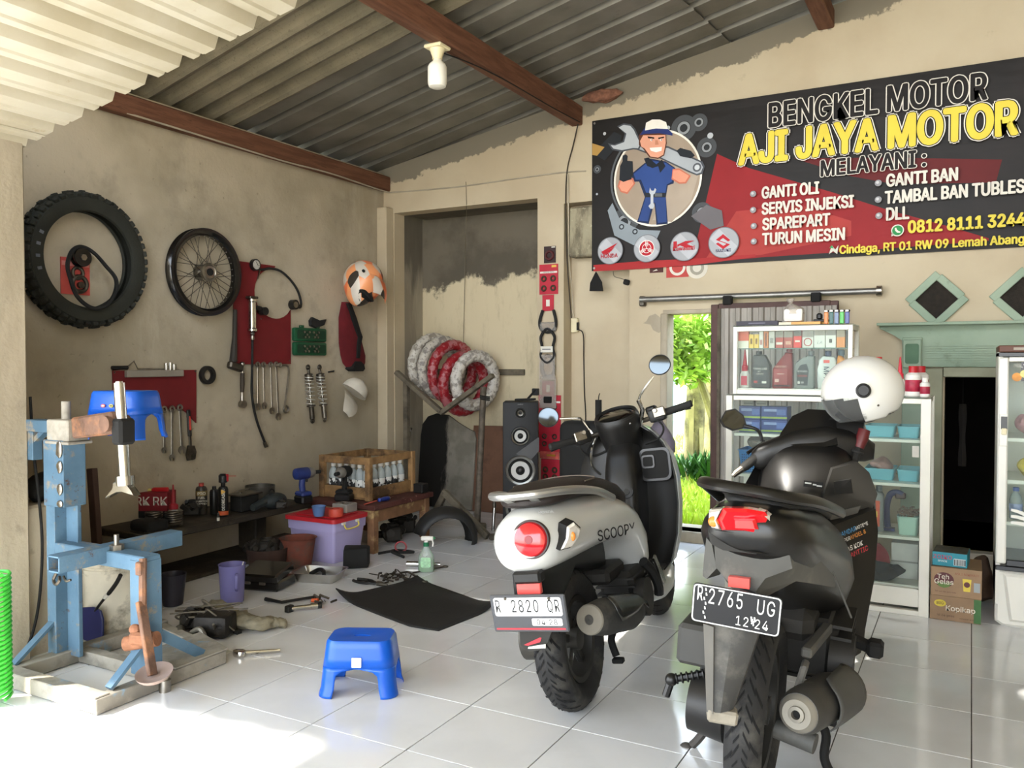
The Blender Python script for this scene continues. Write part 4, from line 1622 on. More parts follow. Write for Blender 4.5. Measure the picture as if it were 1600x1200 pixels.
mb=MB()
mb.box((-3.435,4.93,.352),(.075,.08,.066),bev=.004)
single('black_box',mb,m_black,'small black box at the far corner of the low table','box')
t=thing('screwdriver','blue and white handled screwdriver lying along the low table edge','screwdriver',(-3.42,4.42,.32),world=True)
mb=MB()
mb.lathe([(.008,0),(.014,.006),(.012,.03),(.015,.06),(.015,.1),(.01,.108)],(-3.435,4.44,.3345),(.05,.95,0),n=14)
part('handle',mb,mat('blue_grip','24357e',.4),t)
mb=MB()
mb.cyl((-3.4293,4.527,.3345),(-3.4285,4.548,.3345),.013,.011,n=12)
part('handle_end',mb,m_white,t)
mb=MB()
mb.cyl((-3.435,4.42,.3345),(-3.441,4.3,.3275),.005,n=8)
part('shaft',mb,mat('red_shaft','a2493a',.5),t)
# ---- purple storage box
t=thing('storage_box','pale lilac storage box with a red lid and yellow handle','storage box',(-3.6,4.17,0),world=True)
m_lilac=mat('lilac_plastic','a59cc4',.42,var=.06,scale=3)
def frus(mb,x0,x1,y0,y1,z0,z1,ins,r=.02,n=3):
 w,d=x1-x0,y1-y0
 c=((x0+x1)/2,(y0+y1)/2)
 mb.ring_skin([[(c[0]+a,c[1]+b,z0)for a,b in rrect(w-2*ins,d-2*ins,r,n)],[(c[0]+a,c[1]+b,z1)for a,b in rrect(w,d,r,n)]])
mb=MB()
frus(mb,-3.79,-3.42,3.98,4.28,.002,.2,.022)
frus(mb,-3.8,-3.41,3.97,4.29,.2,.262,.002)
part('tub',mb,m_lilac,t)
mb=MB()
frus(mb,-3.815,-3.395,3.955,4.295,.258,.282,-.0,.03)
frus(mb,-3.77,-3.44,4.0,4.25,.282,.29,.006,.02)
part('lid',mb,mat('crimson_lid','b3242c',.45,var=.1),t)
mb=MB()
mb.tube(spline([(-3.405,4.05,.25),(-3.39,4.05,.225),(-3.386,4.07,.212),(-3.386,4.16,.215),(-3.39,4.18,.23),(-3.405,4.18,.25)],4),.005,6)
part('handle',mb,mat('yellow_handle','d6c25a',.5),t)
mb=MB()
mb.box((-3.403,4.05,.25),(.014,.03,.02),bev=.002)
mb.box((-3.403,4.18,.25),(.014,.03,.02),bev=.002)
part('handle_mount',mb,m_white,t)
def cup(name,label,cat,px,r0,r1,h,m,th=.003,lipr=.0):
 t=None
 mb=MB()
 mb.lathe([(r0*.9,0),(r0,.004),(r1,h),(r1+lipr,h+.002),(r1-th,h),(r0-th,.006),(.001,.006)],px,Z,n=26)
 return single(name,mb,m,label,cat)
cup('plastic_cup','small light blue plastic cup on the red lid','cup',(-3.555,3.995,.2905),.032,.043,.062,mat('cup_blue','5878a8',.5,var=.1),lipr=.002)
mb=MB()
mb.lathe([(.025,0),(.044,0),(.045,.003),(.045,.045),(.044,.048),(.025,.048)],(-3.46,4.045,.2905),Z,n=30,loop=True,caps=False)
single('seal_tape',mb,mat('red_tape','b2402f',.5,var=.2,scale=25),'roll of red tape on the red lid beside the blue cup','tape')
mb=MB()
mb.box((-3.52,4.2,.318),(.12,.11,.055),bev=.005)
single('clear_tub',mb,sheet_glass('smoky_tub','c9c2b8',.6,.2),'small clear plastic tub at the back of the red lid','tub')
# ---- terracotta coloured pail and dark sack
cup('mortar_pail','terracotta coloured pail stained with cement beside the lilac box','pail',(-3.553,3.808,0),.075,.105,.19,mat('terracotta_pail','6e3a2c',.85,var=.35,scale=9,dirt='4a4038',dirt_amt=.5,dscale=8),lipr=.008)
t=thing('parts_basket','brown grimy basket heaped with black parts beside the terracotta pail','basket',(-3.636,3.639,0),world=True)
o=V((-3.659,3.662,0))
mb=MB()
mb.lathe([(.09,0),(.1,.005),(.125,.15),(.12,.15),(.09,.012)],o,Z,n=24)
part('basket',mb,mat('grimy_brown','3b2820',.85,var=.3),t)
mb=MB()
lump(mb,o+V((0,0,.09)),.11,21,7)
lump(mb,o+V((-.05,-.07,.12)),.07,22,6)
part('black_parts',mb,mat('oily_cast_metal','26221d'),t)
mb=MB()
o=V((-3.275,4.014,0))
mb.box(o+V((0,0,.062)),(.15,.1,.124),rz=.6,bev=.012,seg=2)
for v in mb.b.verts:
 v.co+=NZ.noise_vector(v.co*16)*.01
 v.co.z=max(v.co.z,.002)
single('black_pouch',mb,m_matt,'black square cloth pouch on the floor in front of the lilac box','pouch')
# ---- steel trays
def tray(label,px,w,d,h,rz):
 t=thing('steel_tray',label,'tray',px,rz=rz)
 mb=MB()
 def rr_(w,d,z,r):
  return[(a,b,z)for a,b in rrect(w,d,r,4)]
 mb.ring_skin([rr_(w*.82,d*.8,.001,.02),rr_(w,d,h,.03),rr_(w+.02,d+.02,h+.002,.035),rr_(w+.02,d+.02,h,.035),rr_(w-.004,d-.004,h-.002,.03),rr_(w*.8,d*.78,.005,.02)])
 part('tray_pan',mb,mat('bright_steel','b9b6b0',.28,1.0,var=.08),t)
 return t
o=V((-3.265,3.676,0))
t=tray('bright steel tray holding a curved black part on the floor',(o.x,o.y,.001),.26,.2,.055,.3)
mb=MB()
mb.tube(spline([o+V((-.09,.02,.02)),o+V((-.03,.03,.05)),o+V((.04,-.01,.05)),o+V((.06,-.05,.02))],5),.012,8)
single('black_lever',mb,m_black,'curved black lever lying in the bright steel tray','lever')
for k,(px,lab)in enumerate((((-3.269,3.638,0.012),'domed steel nut on the tray floor under the black lever'),((-3.237,3.688,0.012),'domed steel nut at the far side of the bright tray'))):
 mb=MB()
 mb.lathe([(.014,0),(.016,.004),(.012,.016),(.005,.02)],px,Z,n=12)
 single('cap_nut',mb,m_steel,lab,'nut')
 # ---- black tool case with two latches
t=thing('tool_case','black plastic tool case with two bright latches lying on the floor','tool case',(-3.387,3.422,0),world=True)
o=V((-3.418,3.42,0))
cm=M.Translation(o)@M.Rotation(.25,4,'Z')
mb=MB()
mb.box((0,0,.03),(.24,.2,.056),mtx=cm,bev=.01)
mb.box((0,.0,.09),(.24,.2,.05),mtx=cm@M.Rotation(.18,4,'X'),bev=.01)
part('case_shell',mb,m_gloss,t)
mb=MB()
mb.box((0,-.1,.062),(.2,.012,.012),mtx=cm,bev=.002)
part('bright_rim',mb,m_steel,t)
for dx in(-.06,.03):
 mb=MB()
 mb.box((dx,-.104,.05),(.035,.012,.022),mtx=cm,bev=.002)
 part('latch',mb,m_steel,t)
 # ---- jugs
t=thing('measuring_jug','translucent violet measuring jug standing on the tiles','jug',(-3.369,3.12,0),world=True)
o=V((-3.36,3.112,0))
m_jug=mat('violet_translucent','8a86bd',.25,var=.06,trans=.35)
mb=MB()
mb.lathe([(.052,0),(.058,.004),(.068,.195),(.071,.2),(.067,.199),(.055,.008),(.001,.008)],o+V((0,0,.001)),Z,n=30)
part('jug_body',mb,m_jug,t)
mb=MB()
d=(V((0,0,0))-o)
d.z=0
d.normalize()
sdv=Z.cross(d)
hp=o+d*.064+sdv*.02
mb.tube(spline([hp+Z*.16,hp+d*.03+Z*.155,hp+d*.032+Z*.1,hp-d*.005+Z*.075],5),.009,8,flat=.6)
part('handle',mb,m_jug,t)
mb=MB()
mb.tube([o+V((.0,.02,.06)),o+V((.03,.05,.205))],.003,6)
part('stirrer',mb,m_white,t)
cup('oil_jug','dark smoky plastic jug behind the breaker disc','jug',(-3.593,2.932,0),.05,.068,.16,mat('smoky_plastic','2a2830',.35,var=.2))
# ==== LOOSE THINGS ON THE TILES
t=thing('rubber_mat','black rubber mat with curled corners lying on the tiles','mat',(-2.5,3.5,0),world=True)
cs=[V((-2.93,3.42,0)),V((-2.16,3.17,0)),V((-2.1,3.68,0)),V((-2.78,3.95,0))]
mb=MB()
N=20
b=mb.b
def mat_pt(u,v):
 p=(cs[0]*(1-u)+cs[1]*u)*(1-v)+(cs[3]*(1-u)+cs[2]*u)*v
 z=.004
 for(cu,cv,h)in((0,0,.05),(1,1,.035),(0,1,.02)):
  d=math.hypot((u-cu)*1.2,(v-cv))
  z+=h*max(0,1-d/.3)**2
 k=max(0,u-.8)/.2*max(0,.25-v)/.25
 p=p.lerp(cs[2],.12*k)
 return p+Z*(z+.003*NZ.noise(p*3))
g=[[b.verts.new(mat_pt(i/N,j/N))for i in range(N+1)]for j in range(N+1)]
for j in range(N):
 for i in range(N):
  b.faces.new((g[j][i],g[j][i+1],g[j+1][i+1],g[j+1][i]))
part('mat_sheet',mb,mat('mat_rubber','1b1a18',.75,var=.2,scale=10,bump=.2,bscale=120),t,solid=.006)
t=thing('spray_bottle','clear trigger spray bottle half full of green cleaner on the tiles','spray bottle',(-2.839,4.127,0),rz=R(28))
t.location.z=.001
def ov(w,d,z,k=18):
 return[(w*math.copysign(abs(math.cos(2*PI*i/k))**.7,math.cos(2*PI*i/k)),d*math.copysign(abs(math.sin(2*PI*i/k))**.7,math.sin(2*PI*i/k)),z)for i in range(k)]
mb=MB()
mb.ring_skin([ov(.044,.028,0),ov(.048,.031,.006),ov(.048,.031,.075),ov(.042,.028,.1),ov(.02,.018,.135),ov(.014,.014,.15),ov(.014,.014,.165)])
part('bottle',mb,sheet_glass('clear_plastic','e8efe8',.72,.1),t)
mb=MB()
mb.ring_skin([ov(.042,.026,.003),ov(.046,.029,.007),ov(.046,.029,.07),ov(.045,.0285,.072)])
part('green_cleaner',mb,mat('green_liquid','4fb53a',.15,var=.05,trans=.25),t)
mb=MB()
mb.prism(rrect(.06,.06,.012,3),(0,-.0312,.06),X,Z,.0008)
part('label',mb,mat('pale_green_label','9fc8a0',.5,var=.25,scale=60),t)
mb=MB()
mb.lathe([(.015,.15),(.017,.152),(.017,.172),(.012,.176)],(0,0,0),Z,n=18)
part('green_collar',mb,mat('dark_green','1c6b45',.4),t)
mb=MB()
mb.box((.006,0,.198),(.075,.022,.026),bev=.006)
mb.box((0,0,.18),(.022,.02,.02),bev=.004)
mb.tube([(.035,0,.19),(.042,0,.17),(.038,0,.15)],.005,6)
part('trigger_head',mb,m_white,t)
mb=MB()
mb.cyl((.043,0,.2),(.055,0,.2),.009,.007,n=10)
part('nozzle',mb,mat('dark_green','1c6b45'),t)
def floor_tool(name,label,cat,pts,r,m,flat=.6,extra=None):
 mb=MB()
 mb.tube(pts,r,8,flat=1.0)
 if extra:
  extra(mb)
 return single(name,mb,m,label,cat)
p,q=V((-2.71,2.546,0.014)),V((-2.59,2.663,0.012))
floor_tool('ratchet_wrench','bright steel ratchet wrench lying alone on the white tiles near the stand','ratchet',[p,p.lerp(q,.25),p.lerp(q,.9),q],[.013,.009,.007,.008],m_chrome,extra=lambda mb:mb.lathe([(.008,-.012),(.022,-.01),(.024,0),(.022,.012),(.01,.014)],p,Z,n=18,sx=1.3))
p,q=V((-3.058,3.211,0.02)),V((-2.935,3.304,0.02))
floor_tool('breaker_bar','long black handled bar lying beside the chrome socket tool','bar',[V((-3.215,3.202,0.014)),V((-3.102,3.201,0.013)),V((-3.016,3.37,0.013))],[.011,.008,.008],m_black)
p,q=V((-2.975,3.123,0.018)),V((-2.889,3.233,0.018))
t=thing('socket_tool','chrome socket extension with a black end lying on the tiles before the tray','socket tool',(-2.976,3.23,0),world=True)
mb=MB()
mb.tube([p,p.lerp(q,.75),p.lerp(q,.76),q],[.011,.011,.015,.015],12)
part('chrome_shaft',mb,m_chrome,t)
mb=MB()
mb.box(p+V((0,0,0)),(.03,.045,.034),bev=.005)
mb.cyl(q,q+(q-p).normalized()*.02,.016,n=12)
part('black_end',mb,m_black,t)
p=V((-2.978,3.289,0.018))
floor_tool('orange_plug','small orange plug lying on the black bar','plug',[p,p+V((.035,.01,0))],[.01,.012],mat('orange_plastic','cf5a2c',.5))
mb=MB()
o=V((-2.939,3.347,0.002))
for i in range(11):
 rnd=random.Random(40+i)
 a=o+V((rnd.uniform(-.06,.06),rnd.uniform(-.05,.05),.006))
 mb.tube([a,a+V((rnd.uniform(-.05,.05),rnd.uniform(-.05,.05),rnd.uniform(.0,.02)))],rnd.uniform(.003,.008),6)
ob=single('loose_fasteners',mb,m_dsteel,'little heap of oily bolts and clips by the corner of the mat','fasteners')
ob['kind']='stuff'
mb=MB()
o=V((-2.919,3.893,0.001))
for i in range(46):
 rnd=random.Random(140+i)
 a=o+V((rnd.gauss(0,.05),rnd.gauss(0,.05),.006+abs(rnd.gauss(0,.01))))
 if i%3==0:
  mb.cyl(a,a+V((0,0,.008)),.009,n=6)
 else:
  mb.tube([a,a+V((rnd.uniform(-.06,.06),rnd.uniform(-.06,.06),rnd.uniform(0,.015)))],rnd.uniform(.0025,.006),6)
ob=single('loose_screws',mb,mat('dark_screws','3a342d',.55,.5,var=.4),'dark scatter of screws and clips at the far edge of the mat','screws')
ob['kind']='stuff'
t=thing('pliers','black handled pliers lying at the far corner of the mat','pliers',(-2.971,3.742,0),world=True)
o,q=V((-2.894,3.741,0.01)),V((-3.06,3.745,0.01))
d=(q-o).normalized()
sdv=d.cross(Z)
mb=MB()
for sg in(-1,1):
 mb.tube(spline([o,o+d*.05+sdv*.022*sg,o+d*.12+sdv*.03*sg,o+d*.17+sdv*.018*sg],4),[.006]*5+[.009]*8,8)
part('grips',mb,m_black,t)
mb=MB()
mb.tube([o+d*.01,o-d*.02,o-d*.06],[.014,.016,.005],8)
part('jaws',mb,m_dsteel,t)
p,q=V((-2.917,4.048,0.008)),V((-2.695,3.905,0.008))
mb=MB()
mb.bar(p,q,.014,.008,bev=.002)
mb.torus(q,Z,.013,.005,14,6)
single('open_wrench',mb,m_dsteel,'dark wrench lying on the tiles between the mat and the spray bottle','wrench')
p,q=V((-2.878,4.044,0.006)),V((-2.79,4.26,0.008))
mb=MB()
mb.tube([p,p.lerp(q,.5)+V((.01,.02,0)),q],.005,6)
mb.torus(q,Z,.014,.005,14,6)
single('thin_wrench',mb,m_dsteel,'thin curved wrench lying behind the spray bottle','wrench')
p,q=V((-3.011,4.166,0.018)),V((-2.825,4.258,0.016))
mb=MB()
mb.tube([p,p.lerp(q,.4),p.lerp(q,.42),q],[.017,.017,.011,.011],12)
single('chrome_tube',mb,m_chrome,'short chrome tube lying behind the spray bottle','tube')
mb=MB()
o=V((-3.209,4.348,0.01))
mb.tube(spline([o+V((-.12,-.05,.01)),o+V((-.05,.02,.02)),o+V((.03,-.03,.03)),o+V((.08,.05,.02)),o+V((.02,.1,.01)),o+V((-.06,.06,.015)),o+V((-.02,-.04,.03)),o+V((.09,-.06,.012))],6),.009,7)
single('cable_coil',mb,m_matt,'tangle of black cable on the floor in front of the low table','cable')
mb=MB()
mb.torus(o+V((.0,.03,.05)),V((.5,-.6,.5)),.035,.006,20,6)
single('red_ring',mb,mat('dull_red_ring','8c3a3c',.5),'dull red ring lying on the tangle of black cable','ring')
mb=MB()
o=V((-3.544,4.642,0.002))
lump(mb,o+V((.02,.06,0)),.12,77,8)
single('engine_part',mb,mat('oily_cast_metal','26221d'),'large dark casting on the floor under the low table','engine part','greasy engine parts about the workbench')
mb=MB()
o=V((-3.594,5.012,0.002))
lump(mb,V((-3.62,4.98,.002)),.13,78,8)
single('engine_part',mb,mat('oily_cast_metal','26221d'),'dark casting at the back of the space under the low table','engine part','greasy engine parts about the workbench')
t=thing('mudguard','black arched motorcycle mudguard standing on the floor beside the low table','mudguard',(-3.107,4.622,0),world=True)
o=V((-3.13,4.686,0.002))+V((-.02,.12,0))
mb=MB()
rings=[]
ax_=V((.72,-.68,0)).normalized()
pr=V((.68,.72,0))
for i in range(15):
 a=R(-14+178*i/14)
 rad=.17
 cpt=o+Z*.03+pr*(math.cos(a)*rad)+Z*max(-.028,math.sin(a)*rad)
 out_=pr*math.cos(a)+Z*math.sin(a)
 w=.12-.03*abs(i-7)/7
 rings.append([cpt+ax_*(w*k)+out_*(.06*(1-k*k))for k in(-1,-.7,-.35,0,.35,.7,1)])
mb.ring_skin(rings,closed=False)
part('arched_shell',mb,mat('scuffed_black','1f1e1c',.55,var=.25,scale=8),t,solid=.006,ang=60)
mb=MB()
mb.box(o+V((-.02,-.09,.2)),(.06,.012,.02),rz=.5,rx=-.7,bev=.003)
part('bright_mark',mb,m_steel,t)
t=thing('engine_bundle','heap of dark engine casing, cables and hoses on the tiles beside the stand','engine part',(-3.022,2.619,0),world=True)
o=V((-3.031,2.688,0.002))
mb=MB()
mb.box(o+V((.02,.0,.055)),(.16,.13,.1),rz=.4,bev=.02,seg=2)
lump(mb,o+V((-.12,-.0,.01)),.09,51,8)
part('casing',mb,mat('oily_cast_metal','26221d'),t)
mb=MB()
for k in range(7):
 rnd=random.Random(200+k)
 pts=[o+V((rnd.uniform(-.2,.12),rnd.uniform(-.1,.14),.02+rnd.uniform(0,.11)))for _ in range(5)]
 mb.tube(spline(pts,6),rnd.uniform(.003,.006),6)
part('cables',mb,mat('dusty_cable','5a5347',.8,var=.4,scale=20),t)['kind']='stuff'
mb=MB()
mb.tube(spline([o+V((-.02,-.11,.03)),o+V((.03,-.1,.06)),o+V((.06,-.1,.03)),o+V((.02,-.11,.02))],5,True),.012,8,closed=True)
mb.cyl(o+V((-.12,-.08,.03)),o+V((-.06,-.13,.03)),.022,n=14)
part('cast_clamp',mb,mat('pale_alloy','7f7a6e',.5,.6,var=.3),t)
t=thing('cleaning_rag','crumpled grey-green rag twisted across the tiles beside the jug','rag',(-3.046,2.949,0),world=True)
pts=spline([(-3.294,2.915,0.03),(-3.121,2.847,0.035),(-3.001,2.826,0.04),(-2.885,2.812,0.04),(-2.864,2.893,0.03),(-2.815,2.941,0.015)],8)
mb=MB()
rings=[]
for i,p in enumerate(pts):
 f=i/(len(pts)-1)
 d=(pts[min(i+1,len(pts)-1)]-pts[max(i-1,0)]).normalized()
 sdv=d.cross(Z).normalized()
 ring=[]
 for j in range(18):
  a=2*PI*j/18
  rr=(.055-.03*f)*(1+.5*NZ.noise(V((i*.45,math.cos(a)*1.7,math.sin(a)*1.7))))*(.5 if i in(0,len(pts)-1)else 1)
  q=p+sdv*math.cos(a)*rr*1.2+Z*math.sin(a)*rr*.8
  q.z=max(q.z,.002)
  ring.append(q)
 rings.append(ring)
mb.ring_skin(rings)
part('cloth',mb,mat('grey_green_rag','7d7663',.95,var=.4,scale=14,bump=.5,bscale=40),t,ang=80)
mb=MB()
mb.box((-2.947,2.758,0.01),(.03,.03,.018),bev=.002)
single('rubber_block',mb,m_rubber,'tiny black rubber block lying in front of the rag','block')
# ==== NICHE: TYRE RACK, SPEAKER, BOARDS
t=thing('tyre_rack','grey timber rack with a V bracket holding wrapped tyres in the niche','rack',(-3.6,5.6,0),world=True)
mb=MB()
mb.bar((-4.235,6.105,1.165),(-3.22,6.105,1.165),.028,.05,bev=.004)
part('wall_rail',mb,m_greywood,t)
mb=MB()
mb.bar((-4.07,5.5,1.17),(-3.63,5.5,.855),.035,.05,up=(0,1,0),bev=.004)
part('bracket_bar',mb,m_greywood,t)
mb=MB()
mb.bar((-3.64,5.5,.85),(-3.17,5.5,1.15),.035,.05,up=(0,1,0),bev=.004)
part('bracket_bar',mb,m_greywood,t)
mb=MB()
mb.bar((-4.0,5.54,.0),(-4.0,5.54,1.12),.045,.04,bev=.004)
part('rear_post',mb,m_greywood,t)
mb=MB()
mb.cyl((-3.19,5.3,.05),(-3.235,5.47,1.06),.024,n=14)
part('pipe_post',mb,mat('pitted_pipe','5f5549',.7,.4,var=.35,scale=25,bump=.3),t)
mb=MB()
mb.box((-3.19,5.3,.03),(.12,.08,.06),bev=.008)
part('post_foot',mb,m_greywood,t)
mb=MB()
for k in range(3):
 mb.torus((-3.22,5.465,.99-.012*k),V((.1,.1,1)),.034,.006,20,6)
part('lashing',mb,m_matt,t)
def wrapped_tyre(label,c,R0,r,hexc,alt,tilt):
 """new tyre bound with a spiral of printed wrapping film"""
 t=thing('wrapped_tyre',label,'tyre',c,rot=tilt,group='wrapped tyres on the rack')
 n=NT('wrap_film_'+hexc)
 cc_=n.mix(n.ramp(n.noise(22,4,.6),.48,.56),hexc,alt)
 cc_=n.mix(n.math('MULTIPLY',n.ramp(n.noise(60,4,.6),.6,.66),.5),cc_,'403a36')
 m=n.done(cc_,.35,n.noise(30,3),.3)
 mb=MB()
 rings=[]
 N=110
 for i in range(N):
  a=2*PI*i/N
  e=V((0,math.cos(a),math.sin(a)))
  rr=r*(1+.07*(i%4==0)-.05*(i%4==2))
  rings.append([e*(R0+rr*math.cos(2*PI*j/12))+X*(rr*.95*math.sin(2*PI*j/12))for j in range(12)])
 mb.ring_skin(rings,loop=True)
 part('wrapped_body',mb,m,t,ang=50)
 return t
wt=[]
for lab,c,R0,r,h,al2,tl in(('white wrapped tyre at the far end of the tyre rack',(-3.93,5.82,1.225),.225,.042,'c2bcb0','8f877c',(0,R(4),R(-14))),('white wrapped tyre pressed between another white one and a red one',(-3.835,5.82,1.2),.225,.042,'bcb5a8','87807a',(0,R(4),R(-14))),('red wrapped tyre standing upright in the middle of the rack',(-3.735,5.82,1.165),.225,.043,'8d1f26','a5676a',(0,R(4),R(-14))),('red wrapped tyre sunk low behind the front white tyre',(-3.625,5.815,1.075),.225,.045,'8a1c24','9d5a5e',(0,R(4),R(-15))),('front white wrapped tyre, smallest of those on the rack',(-3.5,5.79,1.1),.2,.048,'c4beb4','918a82',(0,R(4),R(-19)))):
 wrapped=wrapped_tyre(lab,c,R0,r,h,al2,tl)
 wt.append(wrapped)
for w_,ang_ in((wt[3],208),(wt[4],150)):
 pass
mb=MB()
mb.prism(rrect(.05,.035,.002,1),(-3.572,5.6,.945),X,Z,.001)
lb=part('paper_label',mb,m_paper,None)
lb.parent=wt[3]
lb.matrix_parent_inverse=(M.Translation(wt[3].location)@wt[3].rotation_euler.to_matrix().to_4x4()).inverted()
t=thing('timber_brace','grey timber angle brace leaning on the floor below the pipe post','brace',(-3.1,5.1,0),world=True)
mb=MB()
mb.bar((-3.37,5.13,.3),(-2.96,5.06,.025),.05,.035,up=(0,1,0),bev=.003)
part('long_leg',mb,m_greywood,t)
mb=MB()
mb.bar((-3.37,5.15,.3),(-3.56,5.25,.06),.045,.035,up=(0,1,0),bev=.003)
part('short_leg',mb,m_greywood,t)
mb=MB()
mb.bar((-2.95,5.07,.022),(-2.86,5.16,.022),.045,.04,bev=.003)
part('foot_block',mb,m_greywood,t)
for x,lab in((-3.09,'chrome fork tube standing closer to the pipe post'),(-3.0,'chrome fork tube standing closer to the loudspeaker')):
 t=thing('fork_tube',lab,'fork tube',(x,5.36,0),group='fork tubes by the loudspeaker')
 mb=MB()
 mb.cyl((0,0,.001),(0,.02,.17),.012,n=14)
 part('chrome_tube',mb,m_chrome,t)
 mb=MB()
 mb.lathe([(.014,0),(.015,.03),(.008,.045),(.01,.06),(.006,.085)],(0,.02,.17),Z,n=12)
 part('fork_top',mb,m_dsteel,t)
n=NT('grey_panel_black_paint')
f=n.math('ADD',n.math('MULTIPLY',n.x,-1.0),n.math('MULTIPLY',n.noise(7,7,.7,(1,1,.3)),.28))
c=n.mix(n.ramp(n.noise(5,6),.4,.6),'827c70','6f6a5e')
c=n.mix(n.ramp(f,0.11,.17),c,'15130f')
m_arch=n.done(c,.8,n.noise(30,5),.2)
mb=MB()
pts=[(-.29,0),(.27,0),(.27,.6),(.25,.66),(.16,.685),(.08,.73),(-.02,.79),(-.14,.8),(-.23,.77),(-.285,.7),(-.29,.6)]
mb.prism(pts,(0,0,0),X,V((0,.11,1)),-.025,bev=.006)
ob=part('arched_panel',mb,m_arch)
ob.location=(-3.93,5.99,.005)
tag(ob,'arched grey panel half painted black leaning in the niche','panel')
mb=MB()
mb.prism([(-.2,0),(.33,0),(.33,.69),(.1,.7),(.08,.715),(-.2,.71)],(-3.5,6.0,.002),X,V((0,.13,1)),-.008)
single('cardboard_sheet',mb,mat('brown_cardboard','6a4b38',.85,var=.2,scale=5,bump=.15,dirt='53392b',dirt_amt=.4),'brown cardboard sheet leaning on the niche wall behind the pipe post','cardboard')
mb=MB()
mb.tube(spline([(-4.05,5.62,.35),(-4.045,5.63,.55),(-4.03,5.63,.68),(-4.01,5.62,.71)],5),.009,8)
single('chrome_lever',mb,m_chrome,'thin bright lever standing behind the bottle crate','lever')
t=thing('loudspeaker','tall black floor loudspeaker with four silver ringed drivers','loudspeaker',(-2.855,5.36,.001),rz=R(26))
W,D,H=.25,.27,.965
mb=MB()
mb.box((0,0,H/2),(W,D,H),bev=.008,seg=2)
part('cabinet',mb,mat('black_veneer','0a0909',.6,var=.2,scale=4),t)
m_ring=mat('silver_ring','9a9892',.3,.9,var=.08)
m_cone=mat('pale_cone','b9b6b0',.5,var=.06)
for z,r in((.888,.036),(.725,.068),(.48,.108),(.215,.11)):
 mb=MB()
 mb.lathe([(r*.8,0),(r,0),(r,.006),(r*.93,.014),(r*.8,.008)],(0,-D/2,z),-Y,n=36,loop=True,caps=False)
 rg=part('driver_ring',mb,m_ring,t)
 mb=MB()
 mb.lathe([(r*.8,.003),(r*.72,.01),(r*.64,.004),(.001,.004)],(0,-D/2,z),-Y,n=32,caps=False)
 part('surround',mb,m_matt,rg)
 mb=MB()
 mb.lathe([(r*.62,.006),(r*.3,.002),(r*.3,.004),(r*.6,.009)],(0,-D/2,z),-Y,n=32,loop=True,caps=False)
 part('cone',mb,m_cone if r>.04 else m_steel,rg)
 mb=MB()
 mb.sph((0,-D/2-.006,z),(r*.22,.012,r*.22),16,8)
 part('dust_cap',mb,m_black,rg)
mb=MB()
mb.prism([(-.03,.0),(.132,.12),(.132,.02),(.06,-.06)],(0,-D/2-.001,.6),X,Z,.002)
part('front_panel',mb,mat('dark_grey_panel','2b2a29',.4,var=.1),t)
mb=MB()
mb.prism([(-.132,.0),(-.05,-.07),(.05,-.07),(.132,.0),(.132,-.14),(-.132,-.14)],(0,-D/2-.001,.1),X,Z,.003)
part('front_panel',mb,mat('dark_grey_panel','2b2a29',.4,var=.1),t)
lettering('AUDIO',.012,(0,-D/2,.945),X,Z,mat('grey_print','8a8a88',.6),t)
t=thing('small_tripod','little folded black gadget holder lying on the loudspeaker','holder',(-2.78,5.36,.968),world=True)
mb=MB()
mb.bar((-2.88,5.32,.978),(-2.74,5.36,.983),.06,.014,bev=.003)
mb.bar((-2.8,5.36,.985),(-2.74,5.37,1.05),.03,.012,bev=.003)
part('folded_leg',mb,m_matt,t)
mb=MB()
mb.box((-2.745,5.375,1.035),(.05,.03,.05),bev=.005)
part('clamp',mb,m_black,t)
# ---- packs of spares hung down the column face (y = 5.71)
CF=5.709
def pack(label,x0,x1,z0,z1,m,kind='card',y=CF):
 t=thing('parts_pack',label,'parts pack',((x0+x1)/2,y,z0),group='spares hung down the column')
 w,h=x1-x0,z1-z0
 mb=MB()
 mb.box((0,-.004,h/2),(w,.006,h))
 part('card',mb,m,t,smooth=False)
 return t,w,h
m_pk=mat('parts_red','b02234',.5,var=.12,scale=10)
m_dkpk=mat('dark_pack','2e1a18',.5,var=.35,scale=30)
m_pbag=sheet_glass('plastic_bag','e6e0d8',.75,.2)
m_gear=mat('brake_shoe_brown','4a3a2a',.6,.3,var=.3)
def px2(a,b):
 return a
t,w,h=pack('dark brown brake pad pack at the top of the hanging column of spares',-2.842,-2.745,1.995,2.12,m_dkpk)
mb=MB()
mb.torus((0,-.012,h*.45),Y,.03,.01,20,6)
part('brake_part',mb,mat('maroon_part','4a1a1a',.6),t)
mb=MB()
mb.box((.03,-.0076,h-.008),(.03,.001,.008))
part('white_print',mb,m_paper,t)
def four(t,w,h,z0=.0,s=.026):
 for a in(-.25,.25):
  for b_ in(.2,.52):
   mb=MB()
   mb.torus((a*w,-.012,z0+h*b_),Y,s*.65,s*.3,18,6)
   part('bushing',mb,m_gear,t)
t,w,h=pack('red spares card with four round bushings and a white band',-2.88,-2.725,1.76,1.985,m_pk)
four(t,w,h)
mb=MB()
mb.box((0,-.0078,h*.735),(w*.92,.001,.014))
part('white_band',mb,m_paper,t)
mb=MB()
mb.box((.045,-.0078,h*.93),(.04,.001,.016))
part('yellow_patch',mb,mat('yellow_print','d8b24a',.6),t)
lettering('GENUINE PARTS',.011,(0,-.0085,h*.72),X,Z,m_matt,t)
t,w,h=pack('small red spares card with a white sticker below the four bushings',-2.855,-2.76,1.635,1.755,m_pk)
mb=MB()
mb.box((.0,-.008,h*.5),(.03,.0015,.05))
part('white_sticker',mb,m_paper,t)
